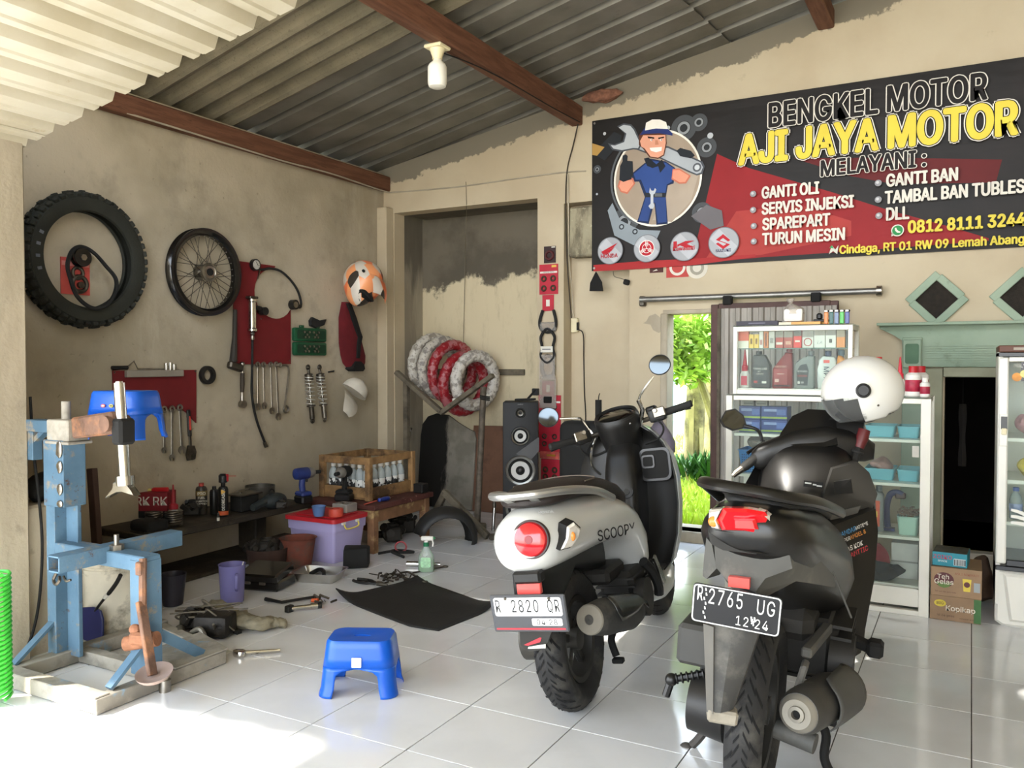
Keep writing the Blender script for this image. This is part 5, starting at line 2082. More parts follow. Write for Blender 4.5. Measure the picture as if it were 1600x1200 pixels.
t=thing('belt_pack','black drive belt in a plastic bag looped below the small red card','belt',(-2.8,CF,1.46),group='spares hung down the column',world=True)
mb=MB()
mb.tube(spline([(-2.845,CF-.02,1.64),(-2.87,CF-.02,1.56),(-2.86,CF-.02,1.5),(-2.8,CF-.02,1.475),(-2.745,CF-.02,1.5),(-2.735,CF-.02,1.56),(-2.755,CF-.02,1.64)],5),.012,7)
part('belt_loop',mb,m_rubber,t)
mb=MB()
mb.box((-2.8,CF-.02,1.515),(.14,.03,.07),bev=.01)
part('plastic_bag',mb,m_pbag,t)
t=thing('belt_pack','long oval drive belt with a white paper sleeve on the column','belt',(-2.8,CF,1.25),group='spares hung down the column',world=True)
mb=MB()
mb.tube(spline([(-2.8,CF-.03,1.5),(-2.855,CF-.03,1.44),(-2.845,CF-.03,1.36),(-2.855,CF-.03,1.29),(-2.8,CF-.03,1.245),(-2.745,CF-.03,1.29),(-2.755,CF-.03,1.36),(-2.742,CF-.03,1.44)],6,True),.011,7,closed=True)
part('belt_loop',mb,m_rubber,t)
mb=MB()
mb.box((-2.8,CF-.044,1.345),(.1,.006,.045))
sl=part('paper_sleeve',mb,m_paper,t)
mb=MB()
mb.box((-2.8,CF-.0475,1.345),(.07,.001,.008))
part('sleeve_print',mb,mat('print_grey','6a6a70'),sl)
t=thing('cable_pack','coil of thin black cable in clear film on the column','cable',(-2.8,CF,1.12),group='spares hung down the column',world=True)
mb=MB()
for k in range(5):
 mb.tube([(-2.8+(.042+.005*k)*math.cos(2*PI*i/20),CF-.012-.004*k,1.215+(.07+.006*k)*math.sin(2*PI*i/20))for i in range(20)],.003,5,closed=True)
part('coil',mb,m_matt,t)['kind']='stuff'
mb=MB()
mb.box((-2.8,CF-.036,1.21),(.13,.004,.19))
part('film',mb,m_pbag,t)
t,w,h=pack('red spares card in a clear bag hanging above the long red card',-2.85,-2.75,.985,1.105,m_pk,y=CF-.012)
mb=MB()
mb.box((0,-.008,h*.55),(.03,.0015,.055))
part('white_sticker',mb,m_paper,t)
mb=MB()
mb.box((0,-.012,h*.3),(.14,.004,.24))
part('clear_bag',mb,m_pbag,t)
mb=MB()
mb.box((.0,-.012,-.02),(.07,.02,.05),bev=.006)
part('black_part',mb,m_matt,t)
t,w,h=pack('long red spares card with four oval blisters beside the loudspeaker',-2.885,-2.7,.565,1.0,m_pk)
for a in(-.23,.23):
 for b_ in(.15,.28,.8):
  mb=MB()
  mb.torus((a*w,-.011,h*b_),Y,.016,.006,16,6)
  part('blister_part',mb,m_dsteel,t)
mb=MB()
mb.box((0,-.0078,h*.88),(w*.96,.001,.014))
part('white_band',mb,m_paper,t)
t,w,h=pack('narrow red and white card with a gold key shape',-2.87,-2.71,.52,.572,mat('red_white_card','c25a50',.5,var=.5,scale=25),y=CF-.008)
mb=MB()
mb.bar((-.02,-.012,h*.5),(.05,-.012,h*.5),.006,.014)
part('gold_part',mb,mat('gold_part','c79a3c',.4,.6),t)
t,w,h=pack('lowest red spares card with four round bushings',-2.865,-2.71,.345,.515,m_pk)
four(t,w,h)
# ---- wall cables, socket, odds and ends
m_wcab=mat('grey_white_cable','a79d8a',.6,var=.15)
mb=MB()
mb.tube(spline([(-4.3,2.95,2.69),(-4.272,3.6,2.675),(-4.272,4.4,2.665),(-4.27,4.95,2.675),(-4.272,5.6,2.66),(-4.2,5.7,2.66),(-3.6,5.704,2.645),(-3.1,5.704,2.655),(-2.7,5.704,2.66),(-2.5,5.704,2.65)],8),.006,6)
single('wall_cable',mb,m_wcab,'pale electric cable running along the timber and across the top of the wall','cable')
mb=MB()
mb.tube(spline([(-2.535,5.66,3.023),(-2.596,5.695,2.857),(-2.65,5.7,2.662),(-2.656,5.69,2.368),(-2.649,5.7,2.038),(-2.651,5.74,1.804),(-2.671,5.83,1.579)],8),.005,6)
single('lamp_cable',mb,mat('dark_cable','3b342a',.7),'dark twisted cable dropping from the beam end down the column','cable')
mb=MB()
mb.tube(spline([(-2.64,5.69,2.64),(-2.639,5.7,2.368),(-2.652,5.74,2.042),(-2.658,5.8,1.808),(-2.655,5.83,1.578)],8),.005,6)
single('switch_cable',mb,mat('white_cable','b9ae98',.5),'white cable running down beside the column to the cream socket','cable')
t=thing('wall_socket','small cream wall socket beside the column','socket',(-2.6,5.84,1.54),world=True)
o=V((-2.644,5.83,1.529))
mb=MB()
mb.box(o,(.055,.035,.11),bev=.006)
part('socket_body',mb,m_cream_p,t)
mb=MB()
mb.box(o+V((.028,-.005,-.01)),(.012,.03,.06),bev=.003)
part('plug',mb,m_black,t)
mb=MB()
mb.tube(spline([(-2.619,5.82,1.499),(-2.571,5.82,1.46),(-2.574,5.84,1.277),(-2.568,5.84,1.035),(-2.557,5.84,0.841),(-2.562,5.84,0.647)],8),.0045,6)
single('power_lead',mb,m_matt,'thin black lead hanging from the cream socket','lead')
mb=MB()
mb.tube([(-3.535,5.705,2.678),(-3.526,5.7,2.505),(-3.787,6.1,2.15),(-3.807,6.1,1.39)],.0025,5)
single('hanging_wire',mb,mat('thin_wire','6f6655',.6),'thin wire hanging from the beam down the niche','wire')
mb=MB()
pl=[V((-2.409,5.68,1.91)),V((-2.454,5.68,1.828)),V((-2.459,5.68,1.768)),V((-2.353,5.68,1.763)),V((-2.363,5.68,1.829))]
mb.prism([(p.x,p.z)for p in pl],(0,5.69,0),X,Z,.01)
single('black_flap',mb,m_matt,'black cloth flap hanging from the lower corner of the banner','cloth')
t=thing('plug_adapter','small black plug hanging on a wire below the banner','plug',(-2.18,5.69,1.826),world=True)
o=V((-2.171,5.68,1.82))
mb=MB()
mb.box(o,(.045,.03,.04),ry=.3,bev=.008)
part('plug_body',mb,m_matt,t)
mb=MB()
mb.tube(spline([(-2.282,5.7,1.905),(-2.272,5.7,1.868),(-2.223,5.7,1.851),(-2.19,5.69,1.84)],5),.003,5)
part('wire',mb,mat('thin_wire','6f6655'),t)
# ---- lamp under the beam
t=thing('ceiling_lamp','white lamp holder and capsule bulb under the middle timber beam','lamp',(-2.575,3.95,2.989),world=True)
o=V((-2.6,3.9,2.989))
mb=MB()
mb.box(o+V((0,0,-.01)),(.11,.11,.02),bev=.006)
mb.lathe([(.045,0),(.04,-.012),(.028,-.045),(.028,-.058),(.02,-.058)],o+V((0,0,-.018)),Z,n=20)
part('lamp_holder',mb,m_cream_p,t)
mb=MB()
mb.lathe([(.02,-.07),(.025,-.085),(.044,-.1),(.053,-.118),(.053,-.205),(.046,-.224),(.028,-.232),(.001,-.233)],o,Z,n=24)
part('bulb',mb,mat('opal_glass','e9e4d6',.3),t)
mb=MB()
mb.tube(spline([o+V((.03,.02,-.04)),(-2.54,4.2,2.965),(-2.54,4.6,2.985),(-2.53,5.2,2.985),(-2.53,5.66,3.0)],6),.004,6)
part('flex',mb,m_matt,t)
# ==== BANNER (plane y = 5.69), printed flat: coordinates are (x, z) on the wall
def banner_mat():
 n=NT('banner_vinyl')
 c=n.mix(n.ramp(n.noise(3,4),.35,.65),'17130f','1e1815')
 return n.done(c,.5,n.noise(2.2,3,.5,(1,1,3)),.3,.02,spec=.25)
t=banner=thing('shop_banner','wide black and red printed workshop banner across the upper back wall','banner',(-.95,5.7,1.9),world=True)
BX0,BX1,BZ0,BZ1=-2.448,.6,1.915,3.005
mb=MB()
mb.box(((BX0+BX1)/2,5.7,(BZ0+BZ1)/2),(BX1-BX0,.006,BZ1-BZ0))
part('vinyl_sheet',mb,banner_mat(),t,smooth=False)
LAY=[0]
INK={}
def ink(h):
 if h not in INK:
  INK[h]=mat('print_'+h,h,.55,var=.08,scale=5,spec=.25)
 return INK[h]
def pr(polys,hexc,name='print_shape',up=1):
 """flat printed polygons"""
 LAY[0]+=up
 y=5.6965-.0003*LAY[0]
 mb=MB()
 for p in polys:
  mb.poly([(a,y,b)for a,b in p])
 return part(name,mb,ink(hexc)if isinstance(hexc,str)else hexc,t,smooth=False)
def ell(c,r,rz=None,n=40):
 rz=r if rz is None else rz
 return[(c[0]+r*math.cos(2*PI*i/n),c[1]+rz*math.sin(2*PI*i/n))for i in range(n)]
def ringpoly(c,r0,r1,n=40,a0=0,a1=360):
 out=[]
 for i in range(n):
  p,q=R(a0+(a1-a0)*i/n),R(a0+(a1-a0)*(i+1)/n)
  out.append([(c[0]+r0*math.cos(p),c[1]+r0*math.sin(p)),(c[0]+r1*math.cos(p),c[1]+r1*math.sin(p)),(c[0]+r1*math.cos(q),c[1]+r1*math.sin(q)),(c[0]+r0*math.cos(q),c[1]+r0*math.sin(q))])
 return out
def fit_text(s,x0,x1,z0,cap,hexc,bold=.03,outline=None,ow=.045,up=1,name='lettering'):
 """text squeezed between x0 and x1 with capitals of height cap, optional outline print beneath"""
 cu=text_curve(name,s,3)
 m0=text_mesh(cu,name)
 bpy.data.curves.remove(cu)
 ax,bx=min(v.co.x for v in m0.vertices),max(v.co.x for v in m0.vertices)
 sx,sz=(x1-x0)/(bx-ax),cap/CAP
 def mk(off,h,name):
  """the weight comes from overlapping copies shifted round a small circle"""
  LAY[0]+=up
  y=5.6965-.0003*LAY[0]
  mb=MB()
  sh=[(0,0)]+[(off*math.cos(PI*k/4),off*.6*math.sin(PI*k/4))for k in range(8)]
  for k,(dx,dz)in enumerate(sh):
   vs_=[mb.b.verts.new((x0+(v.co.x+dx-ax)*sx,y-.000012*k,z0+(v.co.y+dz)*sz))for v in m0.vertices]
   for p in m0.polygons:
    mb.b.faces.new([vs_[i]for i in p.vertices])
  return part(name,mb,ink(h),t,smooth=False)
 if outline:
  mk(bold+ow,outline[0],'letter_outline')
  if len(outline)>1:
   mk(bold+ow*.5,outline[1],'letter_outline')
 o=mk(bold,hexc,name)
 bpy.data.meshes.remove(m0)
 return o
 # --- red diagonals and dark wedges
pr([[(-1.530,2.660),(-1.320,2.542),(-0.792,2.330),(-0.462,2.189),(-0.172,2.079),(0.080,1.977),(0.080,1.962),(-0.750,1.947),(-1.228,1.943),(-1.703,1.927)]],'8f1f22')
pr([[(-1.398,2.261),(-0.986,2.267),(-0.676,2.139),(-0.675,2.046),(-1.228,1.960),(-1.614,1.939)]],'a83a34')
pr([[(-1.029,2.572),(-0.423,2.506),(0.142,2.429),(0.112,2.299),(-0.439,2.347),(-0.679,2.419)]],'5e1a1a')
pr([[(-2.433,1.912),(-2.433,1.958),(-2.074,1.966),(-1.681,1.961),(-1.269,1.966),(-1.269,1.949),(-1.681,1.917),(-2.074,1.911)]],'a32a2a')
# --- grey engine parts behind the round picture
for c,r in(((-1.601,2.712),.068),((-2.196,2.251),.1),((-1.631,2.272),.07),((-1.762,2.863),.09),((-2.405,2.650),.03),((-1.655,2.887),.06)):
 pr(ringpoly(c,r*.55,r,28),'4a4c4e')
 pr(ringpoly(c,r*.3,r*.5,24),'8d9092')
 pr([ell(c,r*.25,n=20)],'2a2c2e')
pr([[(-2.322,2.344),(-2.285,2.396),(-2.225,2.267),(-2.080,2.188),(-1.924,2.170),(-1.952,2.111),(-2.123,2.082),(-2.269,2.161)]],'8b9398')
for c in((-2.214,2.219),(-2.112,2.177)):
 pr([ell(c,.02)],'2b2f33')
 pr([ell(c,.011)],'9aa0a5')
pr([[(-1.705,2.252),(-1.598,2.321),(-1.493,2.273),(-1.479,2.169),(-1.571,2.150)]],'6b6668')
pr([[(-2.272,2.903),(-2.213,2.868),(-2.227,2.815),(-2.345,2.706),(-2.421,2.756),(-2.376,2.820)]],'26282b')
pr([[(-2.443,2.842),(-2.346,2.802),(-2.405,2.747),(-2.443,2.758)]],'b08a4a')
pr(ringpoly((-1.940,2.546),.345,.36,40,120,245),'5a5d60')
pr([ell((-1.575,2.786),.02),ell((-2.346,2.899),.012),ell((-1.872,2.877),.015),ell((-2.405,2.470),.008)],'b9bcbe')
# --- round picture
cc=(-1.951,2.538)
pr([ell(cc,.322,.337,56)],'e8e2d4')
pr([ell(cc,.308,.323,56)],'a08f7c')
pr([[(-1.981,2.248),(-1.762,2.731),(-1.653,2.535),(-1.706,2.357),(-1.841,2.223)]],'ad9d8b')
# --- the mechanic: spanner over the shoulder, cap, shirt, raised thumb
pr([[(-2.100,2.813),(-2.054,2.780),(-1.871,2.751),(-1.627,2.617),(-1.611,2.583),(-1.626,2.532),(-1.666,2.526),(-1.720,2.553),(-1.927,2.671),(-2.097,2.752)]],'4a4d52')
pr([[(-2.097,2.802),(-2.054,2.769),(-1.871,2.738),(-1.640,2.612),(-1.624,2.578),(-1.637,2.544),(-1.666,2.537),(-1.713,2.561),(-1.927,2.682),(-2.094,2.761)]],'a9adb1')
pr([[(-2.248,2.938),(-2.199,2.953),(-2.141,2.937),(-2.112,2.902),(-2.083,2.838),(-2.061,2.794),(-2.082,2.750),(-2.126,2.759),(-2.213,2.752),(-2.286,2.774),(-2.319,2.826),(-2.271,2.812),(-2.206,2.826),(-2.191,2.879)]],'4a4d52')
pr([[(-2.237,2.928),(-2.199,2.942),(-2.148,2.927),(-2.123,2.897),(-2.094,2.836),(-2.074,2.793),(-2.090,2.763),(-2.128,2.769),(-2.213,2.764),(-2.277,2.783),(-2.298,2.810),(-2.264,2.803),(-2.195,2.819),(-2.178,2.877)]],'b4b8bb')
pr([ell((-1.664,2.581),.03)],'55585c')
pr([ell((-1.664,2.581),.018)],'c8cbcd')
pr([[(-2.053,2.645),(-1.997,2.679),(-1.885,2.646),(-1.816,2.592),(-1.829,2.488),(-1.870,2.479),(-1.884,2.400),(-1.869,2.212),(-1.952,2.212),(-1.967,2.368),(-2.009,2.223),(-2.095,2.243),(-2.038,2.414),(-2.081,2.527),(-2.125,2.531),(-2.139,2.587)]],'1d2b4c')
pr([[(-2.051,2.634),(-1.997,2.666),(-1.885,2.636),(-1.827,2.591),(-1.840,2.502),(-1.878,2.486),(-1.889,2.421),(-2.024,2.433),(-2.067,2.539),(-2.107,2.543),(-2.122,2.585)]],'2f4a86')
pr([[(-2.030,2.414),(-1.884,2.397),(-1.877,2.226),(-1.941,2.224),(-1.960,2.367),(-1.984,2.369),(-2.015,2.240),(-2.083,2.253)]],'2c4379')
pr([[(-2.038,2.444),(-1.884,2.429),(-1.884,2.397),(-2.038,2.412)]],'22252b')
pr([[(-1.965,2.434),(-1.911,2.427),(-1.911,2.405),(-1.965,2.410)]],'5c5f63')
pr([[(-2.046,2.685),(-2.011,2.688),(-1.954,2.634),(-1.913,2.663),(-1.887,2.613),(-1.926,2.571),(-1.940,2.619),(-1.982,2.611),(-2.022,2.631)]],'1b1f27')
pr([[(-2.226,2.558),(-2.125,2.556),(-2.110,2.516),(-2.168,2.447),(-2.219,2.466),(-2.244,2.509)]],'c8735a')
pr([[(-2.218,2.546),(-2.133,2.543),(-2.122,2.515),(-2.171,2.461),(-2.212,2.474),(-2.232,2.508)]],'e0977a')
pr([[(-1.836,2.588),(-1.788,2.587),(-1.706,2.528),(-1.740,2.479),(-1.788,2.481),(-1.843,2.518)]],'c8735a')
pr([[(-1.831,2.578),(-1.788,2.576),(-1.720,2.529),(-1.747,2.490),(-1.785,2.491),(-1.837,2.526)]],'e0977a')
pr([[(-2.229,2.553),(-2.224,2.651),(-2.205,2.683),(-2.204,2.723),(-2.180,2.730),(-2.166,2.715),(-2.169,2.683),(-2.128,2.674),(-2.125,2.585),(-2.139,2.549),(-2.197,2.536)]],'23262b')
pr([[(-1.809,2.710),(-1.782,2.727),(-1.707,2.698),(-1.678,2.662),(-1.707,2.646),(-1.782,2.670)]],'23262b')
pr([[(-2.083,2.851),(-2.062,2.875),(-1.886,2.839),(-1.878,2.772),(-1.896,2.688),(-1.941,2.670),(-2.004,2.687),(-2.051,2.753),(-2.083,2.784)]],'5a3222')
pr([[(-2.074,2.810),(-2.051,2.847),(-1.888,2.829),(-1.885,2.773),(-1.902,2.695),(-1.941,2.678),(-1.997,2.693),(-2.040,2.754),(-2.065,2.771)]],'e2a184')
pr([[(-2.003,2.754),(-1.913,2.749),(-1.916,2.723),(-1.955,2.717),(-1.994,2.733)]],'f2ece2')
pr([[(-2.019,2.836),(-1.969,2.823),(-1.969,2.812),(-2.014,2.822)]],'2a1a14')
pr([[(-1.941,2.817),(-1.897,2.819),(-1.897,2.809),(-1.938,2.806)]],'2a1a14')
pr([ell((-1.989,2.807),.008),ell((-1.919,2.798),.008)],'f2ece2')
pr([ell((-1.986,2.807),.0045),ell((-1.917,2.798),.0045)],'1d1512')
pr([[(-1.962,2.802),(-1.944,2.800),(-1.935,2.768),(-1.962,2.769)]],'c98767')
pr([[(-2.076,2.850),(-2.037,2.899),(-1.872,2.871),(-1.837,2.833),(-1.837,2.817),(-1.927,2.845),(-2.033,2.855)]],'26336a')
pr([[(-2.037,2.879),(-2.029,2.931),(-1.984,2.948),(-1.928,2.940),(-1.883,2.916),(-1.869,2.866),(-1.956,2.882)]],'efe9dd')
pr([[(-1.999,2.475),(-1.987,2.453),(-1.970,2.451),(-1.962,2.469),(-1.951,2.457),(-1.962,2.431),(-1.973,2.424),(-1.973,2.368),(-1.964,2.346),(-1.975,2.325),(-1.995,2.327),(-2.009,2.347),(-1.993,2.364),(-1.993,2.426),(-2.004,2.441)]],'b9bdc2')
# --- four silver discs with makers' emblems
for c,r in(((-2.296,2.052),.098),((-2.019,2.051),.098),((-1.747,2.047),.101),((-1.476,2.055),.104)):
 pr([ell(c,r)],'77787b')
 pr([ell(c,r*.95)],'a5a6a9')
 pr([[(c[0]-r*.9,c[1]+r*.3),(c[0]-r*.3,c[1]+r*.9),(c[0]+r*.9,c[1]-r*.3),(c[0]+r*.3,c[1]-r*.9)]],'b9babd')
RED='b3202a'
w=[(-2.366,2.057),(-2.237,2.104),(-2.264,2.076),(-2.253,2.077),(-2.282,2.061),(-2.273,2.060),(-2.302,2.047),(-2.296,2.043),(-2.318,2.032),(-2.355,2.031)]
pr([[(-2.366,2.047),(-2.237,2.106),(-2.269,2.074),(-2.355,2.044)]],RED)
pr([[(-2.364,2.042),(-2.257,2.076),(-2.282,2.056),(-2.350,2.036)]],RED)
pr([[(-2.359,2.035),(-2.273,2.058),(-2.298,2.041),(-2.344,2.030)]],RED)
pr([[(-2.349,2.028),(-2.293,2.041),(-2.318,2.025)]],RED)
a,b_=(-2.366,2.001),(-2.237,2.001)
fit_text('HONDA',a[0],b_[0],a[1],.028,RED,.02)
c=(-2.019,2.051)
pr([ell(c,.058)],'e2dfd8')
pr([ell(c,.052)],RED)
pr(ringpoly(c,.03,.034,30),'e2dfd8')
for k in range(3):
 a_=R(90+120*k)
 d,s_=(math.cos(a_),math.sin(a_)),(-math.sin(a_),math.cos(a_))
 for off in(-.008,0,.008):
  L0=0 if off==0 else.014
  pr([[(c[0]+d[0]*L0+s_[0]*(off-.0022),c[1]+d[1]*L0+s_[1]*(off-.0022)),(c[0]+d[0]*.05+s_[0]*(off-.0022),c[1]+d[1]*.05+s_[1]*(off-.0022)),(c[0]+d[0]*.05+s_[0]*(off+.0022),c[1]+d[1]*.05+s_[1]*(off+.0022)),(c[0]+d[0]*L0+s_[0]*(off+.0022),c[1]+d[1]*L0+s_[1]*(off+.0022))]],'e2dfd8',up=.05)
pr([[(-1.824,2.085),(-1.799,2.085),(-1.799,2.037),(-1.824,2.036)]],RED)
pr([[(-1.796,2.061),(-1.738,2.083),(-1.674,2.081),(-1.731,2.062),(-1.674,2.037),(-1.731,2.035),(-1.778,2.055),(-1.796,2.045)]],RED)
a,b_=(-1.826,2.020),(-1.674,2.016)
fit_text('Kawasaki',a[0],b_[0],a[1],.028,RED,.02)
pr([[(-1.528,2.075),(-1.479,2.111),(-1.430,2.068),(-1.445,2.059),(-1.479,2.085),(-1.502,2.070),(-1.432,2.039),(-1.478,2.010),(-1.528,2.049),(-1.513,2.057),(-1.476,2.032),(-1.455,2.044)]],RED)
a,b_=(-1.528,1.993),(-1.426,1.992)
fit_text('SUZUKI',a[0],b_[0],a[1],.018,'26244a',.02)
# --- lettering
def line(s,p,q,cap,hexc,**k):
 fit_text(s,p[0],q[0],(p[1]+q[1])/2,cap,hexc,**k)
line('BENGKEL MOTOR',(-1.181,2.802),(0.057,2.771),.152,'1b1613',bold=.028,outline=('d9d2c4',),ow=.03)
line('AJI JAYA MOTOR',(-1.371,2.573),(0.211,2.557),.188,'dcc545',bold=.042,outline=('e2dbcd','17130f'),ow=.045)
line('MELAYANI :',(-0.854,2.434),(-0.259,2.429),.098,'1b1613',bold=.03,outline=('d9d2c4',),ow=.035)
for s,p,q in(('GANTI OLI',(-1.222,2.326),(-0.869,2.326)),('SERVIS INJEKSI',(-1.221,2.220),(-0.662,2.222)),('SPAREPART',(-1.216,2.119),(-0.801,2.120)),('TURUN MESIN',(-1.216,2.018),(-0.712,2.025)),('GANTI BAN',(-0.471,2.327),(-0.087,2.331)),('DLL',(-0.469,2.122),(-0.347,2.124))):
 line(s,p,q,.073,'d8d1c3',bold=.04)
p=(-0.477,2.225)
fit_text('TAMBAL BAN TUBLESS',p[0],p[0]+.775,p[1],.073,'d8d1c3',bold=.04)
for c in((-1.281,2.361),(-1.280,2.255),(-1.275,2.149),(-1.274,2.047),(-0.519,2.355),(-0.518,2.253),(-0.513,2.153)):
 pr([ell(c,.02,n=20)],'8e8d8e',up=.2)
 pr([ell((c[0]-.004,c[1]+.004),.009,n=14)],'c4c3c3',up=.2)
p,q=(-0.346,2.027),(0.259,2.046)
fit_text('0812 8111 3244',p[0],q[0],(p[1]+q[1])/2,.07,'d9c548',bold=.045)
c=(-0.407,2.055)
pr([ell(c,.036,n=26),[(c[0]-.034,c[1]-.035),(c[0]-.02,c[1]-.028),(c[0]-.032,c[1]-.008)]],'e2dbcd')
pr([ell(c,.03,n=26)],'2f8a4c')
pr([[(c[0]-.016,c[1]+.014),(c[0]-.008,c[1]+.018),(c[0]-.003,c[1]+.006),(c[0]+.006,c[1]-.005),(c[0]+.017,c[1]-.008),(c[0]+.014,c[1]-.016),(c[0]-.002,c[1]-.014),(c[0]-.014,c[1])]],'e2dbcd')
p,q=(-0.738,1.934),(0.257,1.932)
fit_text('Cindaga, RT 01 RW 09 Lemah Abang',p[0],q[0],(p[1]+q[1])/2,.05,'d9c548',bold=.035)
pr([[(-0.803,1.934),(-0.785,1.989),(-0.765,1.960),(-0.746,1.987),(-0.753,1.931),(-0.777,1.952)]],'cfcabc')
pr([[(-0.800,1.974),(-0.785,1.989),(-0.773,1.968)]],'3f9a5a')
mb=MB()
for x in(BX0+.02,BX1-.02):
 for z in(BZ0+.02,BZ1-.02):
  mb.cyl((x,5.695,z),(x,5.692,z),.008,n=10)
part('eyelet',mb,m_steel,t)['kind']='stuff'
for lab,pts,hx in(('dark little sticker on the wall under the banner',[(-2.008,1.917),(-1.909,1.916),(-1.909,1.880),(-2.007,1.881)],'4a2622'),('red and white gear sticker on the wall under the banner',[(-1.886,1.928),(-1.726,1.928),(-1.725,1.840),(-1.881,1.839)],'b5443e')):
 mb=MB()
 x0,x1=pts[0][0],pts[1][0]
 z0,z1=pts[2][1],pts[0][1]
 mb.box(((x0+x1)/2,5.7085,(z0+z1)/2),(x1-x0,.002,z1-z0))
 tt=thing('wall_sticker',lab,'sticker',((x0+x1)/2,5.709,z0),world=True)
 part('sticker_sheet',mb,ink(hx),tt,smooth=False)
 mb=MB()
 if hx[0]=='b':
  for q in ringpoly(((x0+x1)/2,z0+.07),.04,.058,24):
   mb.poly([(a,5.707,b)for a,b in q])
 else:
  mb.poly([(x0+.02,5.707,z0+.01),(x0+.06,5.707,z0+.015),(x0+.05,5.707,z0+.025)])
 part('sticker_print',mb,ink('d8d1c3'),tt,smooth=False)
tt=thing('wall_sticker','round white gear sticker on the wall under the banner','sticker',(-1.73,5.709,1.88),world=True)
c=(-1.667,1.899)
mb=MB()
mb.lathe([(.001,0),(.075,0),(.075,.002),(.001,.002)],(c[0],5.709,c[1]),-Y,n=30)
part('sticker_sheet',mb,ink('cfc8b8'),tt)
mb=MB()
for q in ringpoly(c,.03,.05,24):
 mb.poly([(a,5.706,b)for a,b in q])
part('sticker_print',mb,ink('9a9484'),tt,smooth=False)
# ==== SIDE DOORWAY: RAIL AND SLIDING GATE, MINT DOORWAY, VENTS
t=thing('sliding_gate','brown framed corrugated sliding gate hung on a steel rail behind the glass cabinet','gate',(-1.15,5.62,.0),world=True)
m_bframe=mat('brown_steel_frame','47302a',.55,.3,var=.25,scale=10,bump=.15)
GX0,GX1,GZ1=-1.515,-.76,1.635
for p,q in(((GX0,5.62,.03),(GX0,5.62,GZ1)),((GX1,5.62,.03),(GX1,5.62,GZ1)),((GX0,5.62,GZ1-.02),(GX1,5.62,GZ1-.02)),((GX0,5.62,.05),(GX1,5.62,.05)),((-1.3,5.63,.05),(-1.3,5.63,GZ1)),((-1.02,5.63,.05),(-1.02,5.63,GZ1))):
 mb=MB()
 mb.bar(p,q,.05 if p[1]<5.625 else.03,.03 if p[0]==q[0]else.028,up=(0,1,0),bev=.003,ext=0 if p[0]==q[0]else-.0245)
 part('frame_bar',mb,m_bframe,t,smooth=False)
n=NT('grey_gate_sheet')
c=n.mix(n.ramp(n.noise(4,6,.65,(4,1,.5)),.35,.65),'a39c92','8a847a')
m_gate=n.done(c,.6,n.noise(30,4),.1)
mb=MB()
prof=[]
k=0
while k*.075<GX1-GX0-.06:
 o=GX0+.03+k*.075
 prof+=[(o,0),(o+.035,0),(o+.042,.018),(o+.068,.018)]
 k+=1
mb.ring_skin([[(a,5.6-h,z)for a,h in prof]+[(a,5.602-h,z)for a,h in reversed(prof)]for z in(.07,GZ1-.03)])
part('corrugated_sheet',mb,m_gate,t,smooth=False)
mb=MB()
mb.bar((GX0+.035,5.585,.07),(GX0+.035,5.585,GZ1-.03),.02,.012,up=(0,1,0))
part('edge_strip',mb,m_greywood,t,smooth=False)
for x in(-1.43,-.87):
 mb=MB()
 mb.box((x,5.615,1.66),(.06,.05,.06),bev=.006)
 mb.box((x,5.62,1.63),(.03,.02,.06))
 part('roller_hanger',mb,m_matt,t)
t=thing('gate_rail','long galvanised steel rail across the wall above the side doorway','rail',(-1.3,5.66,1.67),world=True)
mb=MB()
mb.cyl((-2.06,5.66,1.69),(-.5,5.66,1.69),.02,n=14)
part('rail_tube',mb,mat('galvanised','8b8882',.4,.8,var=.2,scale=12),t)
mb=MB()
mb.cyl((-.52,5.66,1.69),(-.49,5.66,1.69),.032,n=14)
mb.box((-.51,5.685,1.69),(.03,.05,.06),bev=.004)
part('end_stop',mb,m_steel,t)
mb=MB()
mb.box((-2.05,5.685,1.68),(.04,.05,.07),bev=.006)
part('end_bracket',mb,m_dsteel,t)
n=NT('mint_paint')
c=n.mix(n.ramp(n.noise(3,5),.35,.65),'98a791','889a84')
c=n.mix(n.math('MULTIPLY',n.ramp(n.noise(9,7,.7),.58,.72),.5),c,'65725c')
m_mint=n.done(c,.6,n.noise(40,4),.1)
mb=MB()
lint=[(-.5,1.475),(-.5,1.455),(-.43,1.42),(-.37,1.385),(-.36,1.22),(.9,1.22),(.9,1.475)]
mb.prism([(a,b)for a,b in lint],(0,5.71,0),X,Z,.07,bev=.004)
d1=struct('door_1',mb,m_mint,smooth=False)
mb=MB()
mb.box((.2,5.63,1.478),(1.42,.14,.018),bev=.003)
part('lintel_cap',mb,m_mint,d1,smooth=False)
mb=MB()
for k in range(9):
 mb.box((.25,5.637,1.235+.014*k),(1.2,.01,.006))
part('reeded_band',mb,m_mint,d1,smooth=False)['kind']='stuff'
mb=MB()
mb.box((-.315,5.67,.7),(.11,.08,1.4),bev=.004)
mb.box((-.315,5.62,1.3),(.1,.04,.17),bev=.004)
part('jamb',mb,m_mint,d1,smooth=False)
mb=MB()
mb.prism(rrect(.075,.12,.012,3),(-.315,5.602,1.3),X,Z,.006)
part('carved_block',mb,mat('dark_mint','4d6b50',.6,var=.2),d1)
n=NT('grey_olive_frame')
c=n.mix(n.ramp(n.noise(4,6),.35,.65),'98977f','86856e')
m_olive=n.done(c,.65)
mb=MB()
mb.box((-.2,5.7,.6),(.1,.1,1.22),bev=.005)
mb.box((.21,5.701,1.19),(.715,.098,.06),bev=.005)
part('inner_frame',mb,m_olive,d1,smooth=False)
mb=MB()
mb.box((.0,5.79,.05),(.5,.1,.1),bev=.004)
part('threshold',mb,m_white,d1,smooth=False)
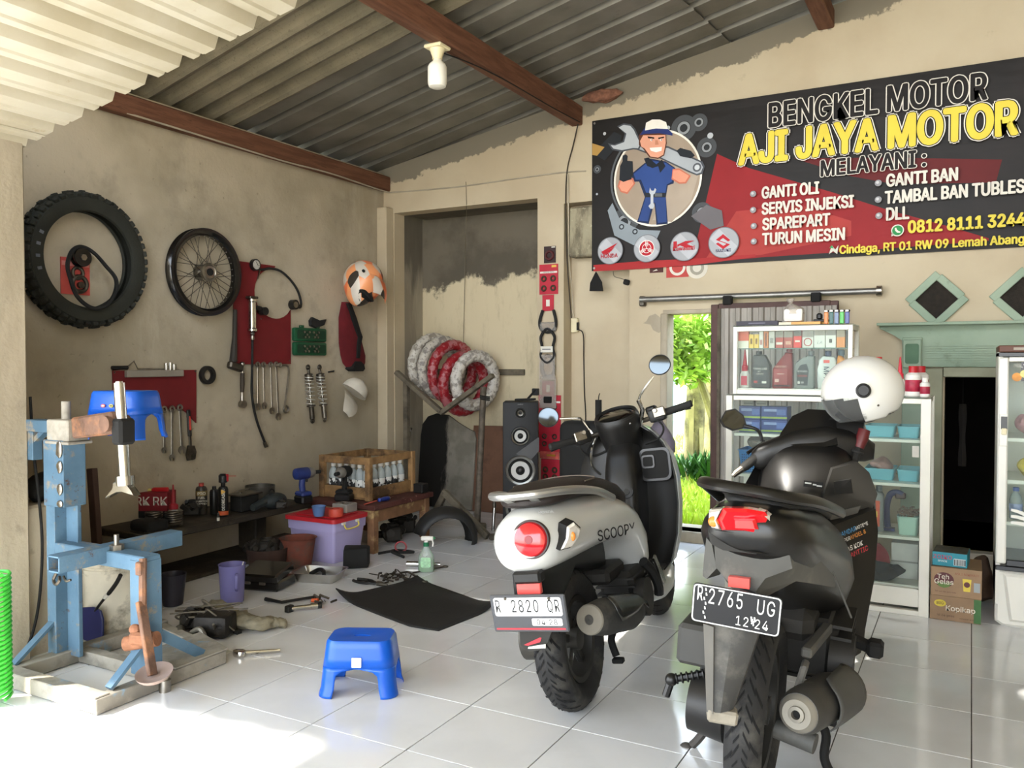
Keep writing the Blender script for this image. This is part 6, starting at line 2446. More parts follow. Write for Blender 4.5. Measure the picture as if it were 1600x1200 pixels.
t=thing('hanging_cloth','faint pale cloth strip hanging inside the dark doorway','cloth',(-.07,6.1,.6),world=True)
mb=MB()
rings=[]
for i in range(9):
 z=.98-.4*i/8
 w=.02+.004*math.sin(i*1.1)
 rings.append([(-.045-w,6.12,z),(-.045,6.1,z),(-.045+w,6.12,z),(-.045,6.13,z)])
mb.ring_skin(rings)
part('cloth_strip',mb,mat('grey_cloth','332f2b',.9,var=.3),t)
mb=MB()
mb.cyl((-.045,6.12,.975),(-.045,6.12,1.64),.003,n=6)
part('cord',mb,m_matt,t)
for k,cx in enumerate((-.19,.257)):
 c=V((cx,5.7,1.627))
 r=.148
 mb=MB()
 mb.box(c+V((0,.012,0)),(r*1.18,.012,r*1.18),ry=PI/4)
 w=struct('window_%d'%(k+1),mb,mat('dark_mesh','262019',.9,var=.35,scale=40,bump=.4,bscale=200),smooth=False)
 crn=[c+V((r,0,0)),c+V((0,0,r)),c+V((-r,0,0)),c+V((0,0,-r))]
 for i in range(4):
  mb=MB()
  mb.bar(crn[i],crn[(i+1)%4],.045,.03+.003*(i%2),up=(0,1,0),bev=.003,ext=(.012 if i%2 else-.016))
  part('frame_bar',mb,m_mint,w,smooth=False)
  # ==== GLASS CABINETS AND GOODS
m_alu=mat('white_aluminium','d9d5c8',.35,.1,var=.05)
m_pane=sheet_glass('pane_glass','f6faf8',.975,.02)
KX0,KX1,KY0,KY1=-1.165,-.168,4.55,5.0
def frame_box(t,x0,x1,y0,y1,z0,z1,w,wr=None):
 wr=wr or w
 for x,ww in((x0+w/2,w),(x1-wr/2,wr)):
  for y in(y0+w/2,y1-w/2):
   mb=MB()
   mb.box((x,y,(z0+z1)/2),(ww,w,z1-z0),bev=.002)
   part('post',mb,m_alu,t,smooth=False)
 for z in(z0+.0125,z1-.0125):
  for y in(y0+w/2,y1-w/2):
   mb=MB()
   mb.box(((x0+x1)/2,y,z),(x1-x0-w-wr,w-.002,.025),bev=.002)
   part('rail',mb,m_alu,t,smooth=False)
  for x in(x0+w/2,x1-wr/2):
   mb=MB()
   mb.box((x,(y0+y1)/2,z),(w-.002,y1-y0-2*w,.025),bev=.002)
   part('rail',mb,m_alu,t,smooth=False)
t=thing('display_cabinet','tall white framed glass display cabinet with four shelves of spares','cabinet',(-.67,4.78,0),world=True)
frame_box(t,KX0,KX1,KY0,KY1,.0,1.07,.034,.046)
for z in(.14,.38,.645,.865):
 mb=MB()
 mb.box(((KX0+KX1)/2,4.77,z-.008),(KX1-KX0-.07,.36,.016),bev=.002)
 part('shelf',mb,m_alu,t,smooth=False)
mb=MB()
mb.box(((KX0+KX1)/2,4.575,.085),(KX1-KX0-.086,.02,.09),bev=.002)
part('plinth_panel',mb,m_alu,t,smooth=False)
for x0,x1,y in((KX0+.036,-.64,4.572),(-.7,KX1-.048,4.56)):
 mb=MB()
 mb.box(((x0+x1)/2,y,.59),(x1-x0,.004,.9))
 part('sliding_pane',mb,m_pane,t,smooth=False)
mb=MB()
mb.box((KX1-.023,4.775,.56),(.004,.38,.98))
part('side_pane',mb,m_pane,t,smooth=False)
mb=MB()
mb.box(((KX0+KX1)/2,4.775,1.073),(KX1-KX0-.004,.44,.005))
part('top_pane',mb,m_pane,t,smooth=False)
mb=MB()
mb.box((-.235,4.5585,.81),(.03,.001,.055))
part('paper_sticker',mb,m_paper,t,smooth=False)
UX0,UX1,UY0,UY1,UZ0,UZ1=-1.135,-.53,4.575,4.86,1.077,1.44
t=thing('counter_showcase','small white framed glass showcase standing on the tall cabinet','showcase',(-.83,4.7,UZ0),world=True)
frame_box(t,UX0,UX1,UY0,UY1,UZ0,UZ1,.022)
mb=MB()
mb.box((-.8325,4.72,1.3215),(UX1-UX0-.046,.22,.005))
part('glass_shelf',mb,sheet_glass('green_shelf_glass','7d9a8a',.5),t,smooth=False)
mb=MB()
mb.box((-.8325,4.583,1.26),(UX1-UX0-.046,.003,.31))
part('front_pane',mb,m_pane,t,smooth=False)
mb=MB()
mb.box((-.8325,UY0+.14,UZ1+.003),(UX1-UX0,UY1-UY0,.005))
part('top_pane',mb,m_pane,t,smooth=False)
mb=MB()
mb.box((-.8325,UY0+.14,UZ0+.028),(UX1-UX0-.046,UY1-UY0-.046,.006))
part('floor_board',mb,m_alu,t,smooth=False)
lettering('CRETE',.02,(-.6,4.5805,1.415),X,Z,m_matt,t,bold=.03,shear=.2)
def goods_box(name,label,cat,x0,x1,y0,z0,d,h,hexc,prints=(),group=None,texts=(),rz=0):
 t=thing(name,label,cat,((x0+x1)/2,y0+d/2,z0),rz=rz,group=group)
 w=x1-x0
 mb=MB()
 mb.box((0,0,h/2),(w,d,h),bev=.001)
 part('carton',mb,mat('carton_'+hexc,hexc,.5,var=.1,scale=14),t,smooth=False)
 for k,(a0,a1,b0,b1,hx)in enumerate(prints):
  mb=MB()
  mb.box(((a0+a1)/2*w,-d/2-.0004-.0003*k,(b0+b1)/2*h),((a1-a0)*w,.0008,(b1-b0)*h))
  part('print',mb,mat('pr_'+hx,hx,.55,var=.1,scale=20),t,smooth=False)
 for s,sz,a,b_,hx in texts:
  lettering(s,sz,(a*w,-d/2-.0012,b_*h),X,Z,mat('pr_'+hx,hx,.55),t,bold=.02)
 return t
cig=[(-1.118,-1.062,.115,'c95a3c',[(-.5,.5,0,.35,'d5cdbd')],'orange and white packet stack at the end of the top row of the showcase'),(-1.06,-1.035,.075,'d8b04a',[(-.2,.2,.3,.7,'7a5a20')],'first thin yellow packet of the pair in the showcase top row'),(-1.033,-1.008,.075,'d9b453',[(-.2,.2,.3,.7,'7a5a20')],'thin yellow packet next to the white one in the showcase top row'),(-1.006,-.985,.09,'cfcac0',[(-.3,.3,.2,.5,'a9776a')],'thin white packet beside the yellow pair in the showcase'),(-.982,-.958,.09,'c77a4a',[(-.15,.15,.1,.9,'6b3a2a')],'thin orange brown packet with dark writing in the showcase top row'),(-.955,-.925,.09,'bdb8ac',[(-.3,.3,.3,.6,'8d8a80')],'grey white packet left of the first red cigarette pack'),(-.92,-.88,.09,'a9473a',[(-.5,.5,.62,1,'8e8578'),(-.4,.4,.2,.34,'d3cabb')],'first dark red cigarette pack of the showcase row'),(-.877,-.832,.09,'a64c3e',[(-.5,.5,.62,1,'938a7c'),(-.3,.3,.2,.4,'cf9d84')],'dark red cigarette pack second in the row'),(-.828,-.787,.1,'d0392e',[(-.5,.5,.62,1,'6c675f'),(-.3,.3,.3,.4,'e2d4c6')],'bright red cigarette pack in the middle of the row'),(-.783,-.727,.09,'cdc8be',[(-.5,.5,.62,1,'9a938a')],'white cigarette pack with a red ring on its front'),(-.724,-.67,.1,'d4d0c6',[(-.5,.5,.64,1,'a39a8d')],'white cigarette pack with grey script on its front'),(-.667,-.617,.1,'d6d2c8',[(-.5,.5,.64,1,'8f887e'),(-.15,.15,.25,.45,'4a463f')],'white cigarette pack with a small square emblem'),(-.613,-.572,.09,'d98a4c',[(-.5,.5,.6,1,'a2937f')],'orange cigarette pack near the end of the row'),(-.569,-.555,.085,'4c4a45',[],'dark grey cigarette pack last in the row')]
for x0,x1,h,hx,pr_,lab in cig:
 if x0>-.58:
  x1=-.5535
 ob=goods_box('cigarette_pack',lab,'packet',x0,x1,4.62,1.3245,.025,h,hx,pr_,'packets on the showcase shelf')
 if 'red ring' in lab:
  mb=MB()
  mb.torus((0,-.0135,.03),Y,.019,.0022,24,5)
  part('red_ring_print',mb,mat('pr_b03a3a','b03a3a',.5),ob)
 if 'script' in lab:
  lettering('LA',.022,(0,-.0137,.02),X,Z,mat('pr_8a8a86','8a8a86',.5),ob,shear=.3)
def jug_bottle(label,x0,x1,y,z,h,hexc,cap_hex,outline,label_poly=None,lhex=None,texts=(),group='oil bottles in the showcase',neck=(.62,.84),d=.055,capr=.016,prints=()):
 """flat sided oil bottle: silhouette extruded with rounded edges, neck and cap"""
 w=x1-x0
 t=thing('oil_bottle',label,'oil bottle',((x0+x1)/2,y,z),group=group)
 mb=MB()
 mb.prism([((a-.5)*w,b*h)for a,b in outline],(0,d/2,0),X,Z,d,bev=.007)
 part('bottle_body',mb,mat('oil_'+hexc,hexc,.4,var=.08),t,ang=50)
 nx=((neck[0]+neck[1])/2-.5)*w
 top=max(b for a,b in outline)*h
 mb=MB()
 mb.lathe([(capr*.8,-.012),(capr*.8,0),(capr,.002),(capr,h-top-.002),(capr*.85,h-top)],(nx,0,top),Z,n=16)
 part('cap',mb,mat('cap_'+cap_hex,cap_hex,.4),t)
 if label_poly:
  mb=MB()
  mb.poly([((a-.5)*w,-d/2-.0012,b*h)for a,b in label_poly])
  part('label_print',mb,mat('lab_'+lhex,lhex,.45,var=.2,scale=25),t,smooth=False)
 for k,(a0,a1,b0,b1,hx)in enumerate(prints):
  mb=MB()
  mb.box((((a0+a1)/2-.5)*w,-d/2-.0018,(b0+b1)/2*h),((a1-a0)*w,.0006,(b1-b0)*h))
  part('print',mb,mat('pr_'+hx,hx,.55),t,smooth=False)
 for s,sz,a,b_,hx,vert in texts:
  lettering(s,sz,((a-.5)*w,-d/2-.0022,b_*h),Z*-1 if vert else X,X if vert else Z,mat('pr_'+hx,hx,.55),t,bold=.03)
 return t
zs=UZ0+.0315
yb=4.66
SQ=[(.04,0),(.96,0),(1,.04),(1,.62),(.72,.86),(.68,.9),(.08,.9),(0,.84),(0,.04)]
jug_bottle('dark grey oil bottle with a slanted shoulder and black cap',-1.045,-.95,yb,zs,.2,'4a4844','191817',SQ,[(.08,.1),(.8,.1),(.8,.6),(.08,.6)],'33312f',[('YAMALUBE',.014,.45,.5,'d8d2c4',False),('SPORT',.013,.45,.36,'b9b2a4',False),('4T',.013,.4,.43,'d8d2c4',False)],neck=(.14,.5),prints=[(.1,.3,.14,.2,'b23a34'),(.55,.8,.13,.19,'d8d2c4')])
RD=[(.03,0),(.97,0),(1,.05),(.98,.7),(.97,.9),(.62,.92),(.55,.78),(.2,.62),(.03,.5),(0,.05)]
jug_bottle('dark red oil bottle with a tall neck at its side',-.94,-.835,yb,zs,.21,'82241f','7a1d1a',RD,[(.1,.1),(.75,.1),(.75,.5),(.1,.5)],'8f2c26',[('MESRAN',.015,.45,.53,'c9a08c',False)],neck=(.66,.96),prints=[(.15,.35,.16,.24,'d1a592'),(.25,.6,.36,.38,'c9a08c'),(.1,.9,.05,.09,'3c1512')])
GY=[(.03,0),(.97,0),(1,.05),(1,.86),(.62,.88),(.5,.8),(.1,.72),(0,.6),(.04,.3),(0,.05)]
jug_bottle('silver grey oil bottle with a black panel label',-.825,-.725,yb,zs,.2,'83857f','6e7070',GY,[(.14,.1),(.68,.08),(.74,.5),(.62,.66),(.3,.62),(.12,.45)],'2a2b2a',[('ENDURO',.012,.42,.44,'d0cdc4',False),('RACING',.012,.42,.32,'c0473c',False)],neck=(.66,.96),prints=[(.18,.3,.13,.2,'cfcabf'),(.34,.5,.14,.19,'9b988f')])
WT=[(.05,0),(.92,0),(.98,.06),(.94,.3),(.98,.5),(1,.7),(.88,.84),(.3,.86),(.06,.74),(.1,.5),(0,.3)]
jug_bottle('white oil bottle lettered MPX with a dark blue cap',-.71,-.615,yb,zs,.2,'cfcfc9','2b3350',WT,None,None,[('MPX',.036,.36,.4,'39404f',True),('2',.04,.4,.2,'d8604c',True)],neck=(.36,.72),prints=[(.34,.66,.68,.76,'d2564e')])
OR=[(.03,0),(.97,0),(1,.05),(1,.5),(.85,.68),(.45,.84),(.1,.86),(0,.78),(0,.05)]
jug_bottle('orange oil bottle with a brown label at the end of the showcase',-.612,-.56,yb,zs,.205,'d58a3a','46555c',OR,[(.15,.1),(.9,.1),(.9,.58),(.15,.58)],'6f5a40',[],neck=(.1,.6))
def nozzle_bottle(label,x,y,z,s=1.0,body='d8d2c8',group=None,red='c02a38',cat='bottle',lab='c9384a'):
 t=thing('nozzle_bottle',label,cat,(x,y,z),group=group)
 mb=MB()
 mb.lathe([(.022*s,0),(.026*s,.004*s),(.026*s,.075*s),(.016*s,.095*s)],(0,0,0),Z,n=18,sy=.75)
 part('bottle_body',mb,mat('nb_'+body,body,.4,var=.05),t)
 mb=MB()
 mb.lathe([(.017*s,.092*s),(.017*s,.12*s),(.012*s,.125*s),(.008*s,.165*s),(.004*s,.205*s),(.003*s,.21*s)],(0,0,0),Z,n=14)
 part('red_nozzle',mb,mat('nz_'+red,red,.4),t)
 mb=MB()
 mb.box((0,-.0205*s,.04*s),(.032*s,.002,.05*s))
 part('label',mb,mat('nl_'+lab,lab,.5,var=.25,scale=50),t,smooth=False)
 return t
nozzle_bottle('white glue bottle with a red nozzle in the corner of the showcase',-1.09,4.66,zs,1.0)
zt=UZ1+.0065
goods_box('flat_box','flat dark navy box lying on the end of the showcase','box',-1.125,-.905,4.6,zt,.12,.024,'231d2c',[(-.2,.2,.4,.6,'6a6878')])
goods_box('thin_box','thin orange and white box lying under the tissue bag','box',-.9,-.69,4.6,zt,.14,.014,'d29a55',[(-.5,-.2,0,1,'cfc6ae')])
t=thing('tissue_pack','knotted clear bag of white tissue on the thin orange box','tissue',(-.835,4.67,zt+.015),world=True)
mb=MB()
mb.box((-.835,4.67,zt+.052),(.1,.07,.07),bev=.014,seg=2)
part('tissue_block',mb,mat('tissue_white','d9d6ce',.9,var=.06,bump=.3),t)
mb=MB()
mb.ring_skin([[(-.835+r*math.cos(2*PI*i/14)+dx,4.67+r*.7*math.sin(2*PI*i/14),z)for i in range(14)]for r,z,dx in((.055,zt+.06,0),(.05,zt+.09,0),(.02,zt+.11,-.015),(.008,zt+.118,-.018),(.022,zt+.135,-.02),(.02,zt+.142,-.018))])
part('knotted_bag',mb,m_pbag,t)
t=thing('desk_stamp','small black stamp standing behind the lighters','stamp',(-.7,4.7,zt),world=True)
mb=MB()
mb.box((-.7,4.7,zt+.022),(.075,.05,.014),bev=.003)
part('base',mb,m_black,t)
mb=MB()
mb.box((-.71,4.7,zt+.045),(.03,.03,.034),bev=.008)
part('knob',mb,m_black,t)
mb=MB()
mb.box((-.7,4.7,zt+.0075),(.09,.05,.014))
single('yellow_pad',mb,mat('yellow_pad','c9a052',.6),'thin yellow pad under the black stamp','pad')
lt0=None
for i,(hx,nm)in enumerate((('cf7a32','orange'),('17564f','dark teal'),('6f7f9c','pale steel blue'),('46b048','green'),('4a5590','violet blue'))):
 t=thing('lighter','%s gas lighter standing in the row on the showcase corner'%nm,'lighter',(-.662+.0255*i,4.6,zt),group='gas lighters on the showcase')
 mb=MB()
 mb.box((0,0,.03),(.021,.012,.06),bev=.003)
 part('tank',mb,mat('lighter_'+hx,hx,.25,var=.05,trans=.1),t)
 mb=MB()
 mb.box((-.001,0,.0665),(.019,.012,.013),bev=.002)
 part('metal_hood',mb,m_steel,t)
 mb=MB()
 mb.cyl((.008,-.005,.066),(.008,.005,.066),.006,n=10)
 part('wheel',mb,m_matt,t)
ct=1.0765
t=jug_bottle('yellow oil bottle with a red cap behind the white helmet',-.47,-.37,4.72,ct,.2,'cfa845','b8322c',[(.05,0),(.95,0),(1,.1),(1,.6),(.8,.8),(.6,.86),(.4,.86),(.2,.8),(0,.6),(0,.1)],[(.2,.2),(.8,.2),(.8,.6),(.5,.75),(.2,.6)],'3c3a5c',[],group='bottles on the tall cabinet',neck=(.36,.64),prints=[(.3,.7,.5,.62,'c23a38')])
t=jug_bottle('black bottle with a dark red cap hidden partly by the white helmet',-.525,-.48,4.7,ct,.2,'1c1a19','8e2620',[(.05,0),(.95,0),(1,.1),(1,.75),(.8,.84),(.2,.84),(0,.75),(0,.1)],None,None,[],group='bottles on the tall cabinet',neck=(.3,.7))
nozzle_bottle('slim white bottle with a tall red nozzle beside the white helmet',-.315,4.66,ct,.95,group='bottles on the tall cabinet')
for k,(x,y,s,lab)in enumerate(((-.255,4.66,1.0,'white coolant bottle with a red cap and red label on the cabinet corner'),(-.225,4.74,1.0,'white bottle with a red cap standing behind the coolant bottle'),(-.2,4.625,.62,'smallest white bottle with a white cap at the cabinet edge'))):
 t=thing('coolant_bottle',lab,'bottle',(x,y,ct),group='bottles on the tall cabinet')
 mb=MB()
 mb.lathe([(.034*s,0),(.038*s,.005),(.038*s,.02*s),(.036*s,.024*s),(.036*s,.085*s),(.038*s,.09*s),(.036*s,.108*s),(.02*s,.122*s)],(0,0,0),Z,n=22)
 part('bottle_body',mb,m_white,t)
 mb=MB()
 mb.lathe([(.022*s,.118*s),(.022*s,.15*s),(.02*s,.153*s)],(0,0,0),Z,n=18)
 part('cap',mb,m_redp if k<2 else m_white,t)
 mb=MB()
 mb.lathe([(.0365*s,.026*s),(.0372*s,.027*s),(.0372*s,.083*s),(.0365*s,.084*s)],(0,0,0),Z,n=22,caps=False)
 part('label',mb,mat('coolant_label','a3243c',.45,var=.3,scale=40),t)
for k,(x0,x1,z0,lab)in enumerate(((-1.12,-1.005,.866,'blue spares box, lower one at the cabinet side'),(-1.0,-.865,.866,'blue spares box, lower one beside the mirror stem'),(-1.12,-1.005,.938,'blue spares box, upper one at the cabinet side'),(-1.0,-.865,.938,'blue spares box, upper one with a pale print'))):
 goods_box('spares_carton',lab,'box',x0,x1,4.66,z0,.12,.07,'2c3f7e',[(-.5,.5,.08,.22,'9ab04a'),(-.4,.1,.62,.82,'8fa0c8'),(.1,.45,.35,.8,'5269a8')],'blue cartons on the top cabinet shelf')
for x0,lab in((-1.11,'small grey carton on the blue boxes by the cabinet side'),(-1.04,'small grey carton on the blue boxes, the inner one')):
 goods_box('small_carton',lab,'box',x0,x0+.062,4.7,1.009,.05,.034,'a39c8c',[(-.4,.4,.2,.5,'6f685a')],'grey cartons in the cabinet')
def bin_tray(name,label,cat,x0,x1,y0,z0,d,h,m,group=None,holes=False):
 t=thing(name,label,cat,((x0+x1)/2,y0+d/2,z0),group=group)
 w=x1-x0
 mb=MB()
 def rr_(k,z):
  return[(a,b,z)for a,b in rrect(w*k,d*k,.012,3)]
 mb.ring_skin([rr_(.86,0),rr_(1,h),rr_(1.04,h),rr_(1.04,h+.004),rr_(.97,h+.004),rr_(.84,.004)])
 part('bin',mb,m,t)
 if holes:
  mb=MB()
  for i in range(15):
   for j in range(7):
    mb.box(((i-7)*w*.055,-d/2*(.885+.11*(j+1)/8)-.0012,h*(j+1.2)/9),(.0045,.002,.0055))
  part('hole',mb,mat('hole_dark','14304a',.8),t,smooth=False)['kind']='stuff'
 return t
m_cyan=mat('pale_cyan_plastic','6fb0bd',.4,var=.08)
bin_tray('parts_bin','pale cyan parts bin on the top shelf behind the handlebar','bin',-.475,-.335,4.66,.866,.2,.055,m_cyan,'cyan bins in the cabinet')
bin_tray('parts_bin','pale cyan parts bin on the top shelf at the white post','bin',-.325,-.222,4.66,.866,.2,.055,m_cyan,'cyan bins in the cabinet')
bin_tray('parts_bin','pale cyan parts bin on the second shelf holding a plastic bag','bin',-.475,-.335,4.66,.646,.2,.055,m_cyan,'cyan bins in the cabinet')
bin_tray('parts_bin','pale cyan parts bin on the second shelf at the white post','bin',-.325,-.222,4.66,.646,.2,.055,m_cyan,'cyan bins in the cabinet')
bin_tray('mesh_basket','bright blue perforated basket on the second cabinet shelf','basket',-1.12,-.92,4.64,.646,.22,.12,mat('basket_blue','2f76b5',.4,var=.08),holes=True)
def crumple(label,name,cat,c,r,m,seed,amp=.02):
 mb=MB()
 mb.sph(c,r,18,11)
 for v in mb.b.verts:
  v.co+=NZ.noise_vector(v.co*17+V((seed,0,0)))*amp
 lo=min(v.co.z for v in mb.b.verts)
 for v in mb.b.verts:
  v.co.z+=c[2]-r[2]-lo+.001
 return single(name,mb,m,label,cat)
crumple('clear plastic bag bulging out of the bright blue basket','plastic_bag','bag',(-1.02,4.75,.79),(.08,.07,.035),m_pbag,3)
crumple('small clear bag of red parts in the second shelf bin','plastic_bag','bag',(-.405,4.76,.712),(.055,.06,.03),mat('clear_red_bag','a58078',.3,var=.4,scale=30),5)
jug_bottle('grey oil bottle with an orange label on the third cabinet shelf',-.475,-.385,4.68,.381,.235,'7b7d7c','4b4d4e',[(.04,0),(.96,0),(1,.05),(1,.8),(.9,.86),(.55,.88),(.1,.82),(0,.7),(0,.05)],[(.12,.12),(.82,.12),(.82,.68),(.12,.68)],'c8502c',[],group='things on the third cabinet shelf',neck=(.55,.95),prints=[(.25,.7,.32,.45,'e0b840'),(.2,.6,.48,.54,'e4ddd0')])
t=thing('clamp_tool','dark navy plastic clamp standing on the third cabinet shelf','clamp',(-.345,4.72,.381),world=True)
mb=MB()
mb.tube(spline([(-.37,4.72,.4),(-.375,4.72,.5),(-.36,4.72,.565),(-.33,4.72,.58),(-.3,4.72,.57)],5),.016,8)
part('arm',mb,mat('navy_plastic','1f2350'),t)
mb=MB()
mb.box((-.31,4.72,.565),(.05,.03,.03),bev=.005)
part('jaw',mb,mat('dark_brown_plastic','4a2f2a',.5),t)
mb=MB()
mb.box((-.36,4.72,.389),(.05,.05,.014))
part('foot',mb,m_navy,t)
t=bin_tray('parts_tub','pale green tub heaped with brown washers on the third cabinet shelf','tub',-.318,-.222,4.62,.381,.16,.09,mat('pale_green_tub','a9c9b8',.35,var=.06))
mb=MB()
rnd=random.Random(5)
for i in range(70):
 a,b_=rnd.uniform(-.042,.042),rnd.uniform(-.07,.07)
 mb.torus((a,b_,.09+rnd.uniform(0,.035)),V((rnd.uniform(-1,1),rnd.uniform(-1,1),1)),.008,.0025,8,4)
part('washers',mb,mat('brown_washers','8a7460',.5,.3,var=.4,scale=40),t)['kind']='stuff'
goods_box('white_carton','white and blue carton lying on the third shelf behind the tail light','box',-.98,-.84,4.66,.381,.14,.06,'c5c6cc',[(-.5,.5,.6,1,'3f4f94')])
crumple('crumpled dark red cloth on the bottom cabinet shelf','red_cloth','cloth',(-.42,4.72,.22),(.06,.07,.075),mat('crimson_cloth','8d1f2a',.85,var=.25,bump=.3),9,.03)
goods_box('white_carton','white carton standing at the end of the bottom cabinet shelf','box',-.35,-.225,4.72,.141,.2,.18,'cfcbc4',[(-.5,.5,.45,.5,'9a9690')])
crumple('heap of black rubber parts on the bottom cabinet shelf','rubber_parts','rubber parts',(-.4,4.63,.18),(.12,.04,.045),m_matt,12,.03)
for x0,x1,z0,h,hx,lab in((-1.08,-.93,.141,.12,'bdb7aa','grey white carton on the bottom shelf near the doorway side'),(-.9,-.72,.141,.15,'8f9aa8','pale blue grey carton on the bottom shelf behind the plate'),(-.68,-.52,.141,.11,'b8a890','beige carton in the middle of the bottom shelf'),(-.8,-.62,.381,.13,'a7a39a','grey carton in the middle of the third shelf'),(-.8,-.6,.646,.1,'93908a','dull grey carton in the middle of the second shelf'),(-.8,-.56,.866,.1,'7f8a9a','blue grey carton behind the handlebar cowl on the top shelf')):
 goods_box('stock_carton',lab,'box',x0,x1,4.68,z0,.18,h,hx,[(-.4,.4,.3,.6,'d0cabd')],'plain cartons in the cabinet')
 # ==== CARTONS BY THE DOOR
CB=(-.162,.055)
m_boxtape=mat('brown_tape','8a6a46',.4)
t=goods_box('drinks_carton','lower brown drinks carton with a green corner beside the cabinet','carton',CB[0],CB[1],4.545,0.001,.27,.118,'8d7052',[(.36,.5,.02,.98,'3f6a38')],'drinks cartons by the door',[('Kopikap',.034,.1,.42,'e2d8c4')])
mb=MB()
mb.prism(circ(.026,20,ry=.017),(-.065,-.1362,.082),X,Z,.0006)
part('yellow_oval',mb,mat('pr_c9b23a','c9b23a',.5),t)
lettering('BIG',.018,(-.065,-.1372,.076),X,Z,mat('pr_4a3426','4a3426'),t,bold=.02)
lettering('isi 24 gelas',.014,(-.04,-.1362,.02),X,Z,mat('pr_4a3426','4a3426'),t)
lettering('minuman kopi',.01,(.05,-.1362,.014),X,Z,mat('pr_4a3426','4a3426'),t)
t=goods_box('drinks_carton','middle brown drinks carton with a round maroon emblem','carton',CB[0]+.002,CB[1]+.002,4.542,.12,.26,.138,'97795a',[],'drinks cartons by the door')
mb=MB()
mb.prism(circ(.043,28,ry=.036),(-.052,-.1305,.078),X,Z,.0006)
part('round_emblem',mb,mat('pr_5a2a2c','5a2a2c',.5),t)
mb=MB()
mb.prism([(-.035,.0),(.035,0),(.02,-.02),(0,-.026),(-.02,-.02)],(-.052,-.1312,.065),X,Z,.0006)
part('leaf_band',mb,mat('pr_5f7a3c','5f7a3c',.5),t)
lettering('Teh',.03,(-.055,-.1322,.083),X,Z,mat('pr_e2d8c4','e2d8c4'),t,bold=.03)
lettering('Gelas',.032,(-.052,-.1322,.058),X,Z,mat('pr_e2d8c4','e2d8c4'),t,bold=.03)
mb=MB()
mb.prism([(-.014,-.03),(.014,-.03),(.019,.03),(-.019,.03)],(.046,-.1305,.062),X,Z,.0006)
part('cup_print',mb,mat('pr_d8c04a','d8c04a',.5),t)
mb=MB()
mb.prism(circ(.013,18),(.046,-.1312,.065),X,Z,.0006)
part('cup_emblem',mb,mat('pr_5a2a2c','5a2a2c'),t)
mb=MB()
mb.box((.088,-.1304,.055),(.026,.0008,.045))
part('grey_panel_print',mb,mat('pr_9aa0a0','9aa0a0',.5),t,smooth=False)
lettering('ASLI NIKMAT!',.015,(.045,-.131,.108),X,Z,mat('pr_8a4a34','8a4a34'),t)
lettering('Teh asli dan gula batu',.009,(-.045,-.131,.018),X,Z,mat('pr_5a2a2c','5a2a2c'),t)
t=goods_box('biscuit_carton','small teal carton lying slantwise on the drinks cartons','carton',-.15,.0,4.56,.2605,.17,.066,'2f8a9a',[(.12,.46,.12,.62,'cfd6d4')],None,[('ZOIKO',.026,-.2,.52,'b8405a'),('SNACK',.012,-.2,.3,'d6e2e0')],rz=R(-4))
mb=MB()
for k in range(11):
 mb.box((.022+.0046*k,-.0868,.024),(.002 if k%3 else.003,.0006,.028))
part('barcode',mb,m_matt,t,smooth=False)['kind']='stuff'
mb=MB()
mb.box((0,0,.0665),(.148,.168,.001))
part('dark_top_print',mb,mat('dark_photo_print','4a453c',.4,var=.6,scale=35),t,smooth=False)
crumple('brown crumpled paper bag behind the drinks cartons','paper_bag','bag',(.06,4.98,.12),(.06,.08,.12),mat('brown_paper','5a4434',.85,var=.3,bump=.3),30,.025)
# ==== SHOWCASE FRIDGE
t=thing('display_fridge','white glass door drinks fridge at the edge of the room','fridge',(.4,4.85,0),world=True)
FX0,FX1,FY0,FY1=.112,.72,4.56,5.05
m_fw=mat('fridge_white','e2dfd4',.3,var=.03)
m_fblack=mat('fridge_black','141313',.25,var=.1)
mb=MB()
mb.box(((FX0+FX1)/2,FY1-.01,.7),(FX1-FX0,.02,1.2),bev=.003)
mb.box((FX0+.01,4.81,.7),(.02,.46,1.2),bev=.003)
mb.box((FX1-.01,4.81,.7),(.02,.46,1.2),bev=.003)
part('cabinet_shell',mb,m_fw,t,smooth=False)
mb=MB()
mb.prism([(FX0,.02),(FX0+.03,.0),(FX1-.03,.0),(FX1,.02),(FX1,.268),(FX0,.268)],(0,FY1-.02,0),X,Z,.45,bev=.012)
mb.prism([(FX0+.06,.03),(FX1-.06,.03),(FX1-.03,.255),(FX0+.03,.255)],(0,FY0+.021,0),X,Z,.025,bev=.012)
part('lower_panel',mb,m_fw,t)
mb=MB()
mb.box(((FX0+FX1)/2,4.8,.278),(FX1-FX0,.47,.022),bev=.003)
part('black_strip',mb,m_fblack,t,smooth=False)
mb=MB()
mb.box(((FX0+FX1)/2,4.81,1.285),(FX1-FX0,.48,.02),bev=.002)
part('black_band',mb,m_fblack,t,smooth=False)
mb=MB()
mb.box(((FX0+FX1)/2,4.81,1.312),(FX1-FX0,.49,.032),bev=.004)
part('brown_top',mb,mat('brown_laminate','5a3424',.5,var=.15),t,smooth=False)
mb=MB()
mb.box(((FX0+FX1)/2+.03,FY0+.005,1.312),(FX1-FX0-.06,.004,.012))
part('top_trim',mb,mat('grey_trim','9a8e7e',.5),t,smooth=False)
for x in(FX0+.021,FX1-.021):
 mb=MB()
 mb.box((x,FY0+.015,.785),(.042,.03,.97),bev=.006)
 part('door_stile',mb,m_fw,t)
for z,h in((1.262,.02),(.305,.03)):
 mb=MB()
 mb.box(((FX0+FX1)/2,FY0+.018,z),(FX1-FX0-.086,.024,h),bev=.003)
 part('door_rail',mb,m_fblack if z<1 else m_fw,t,smooth=False)
mb=MB()
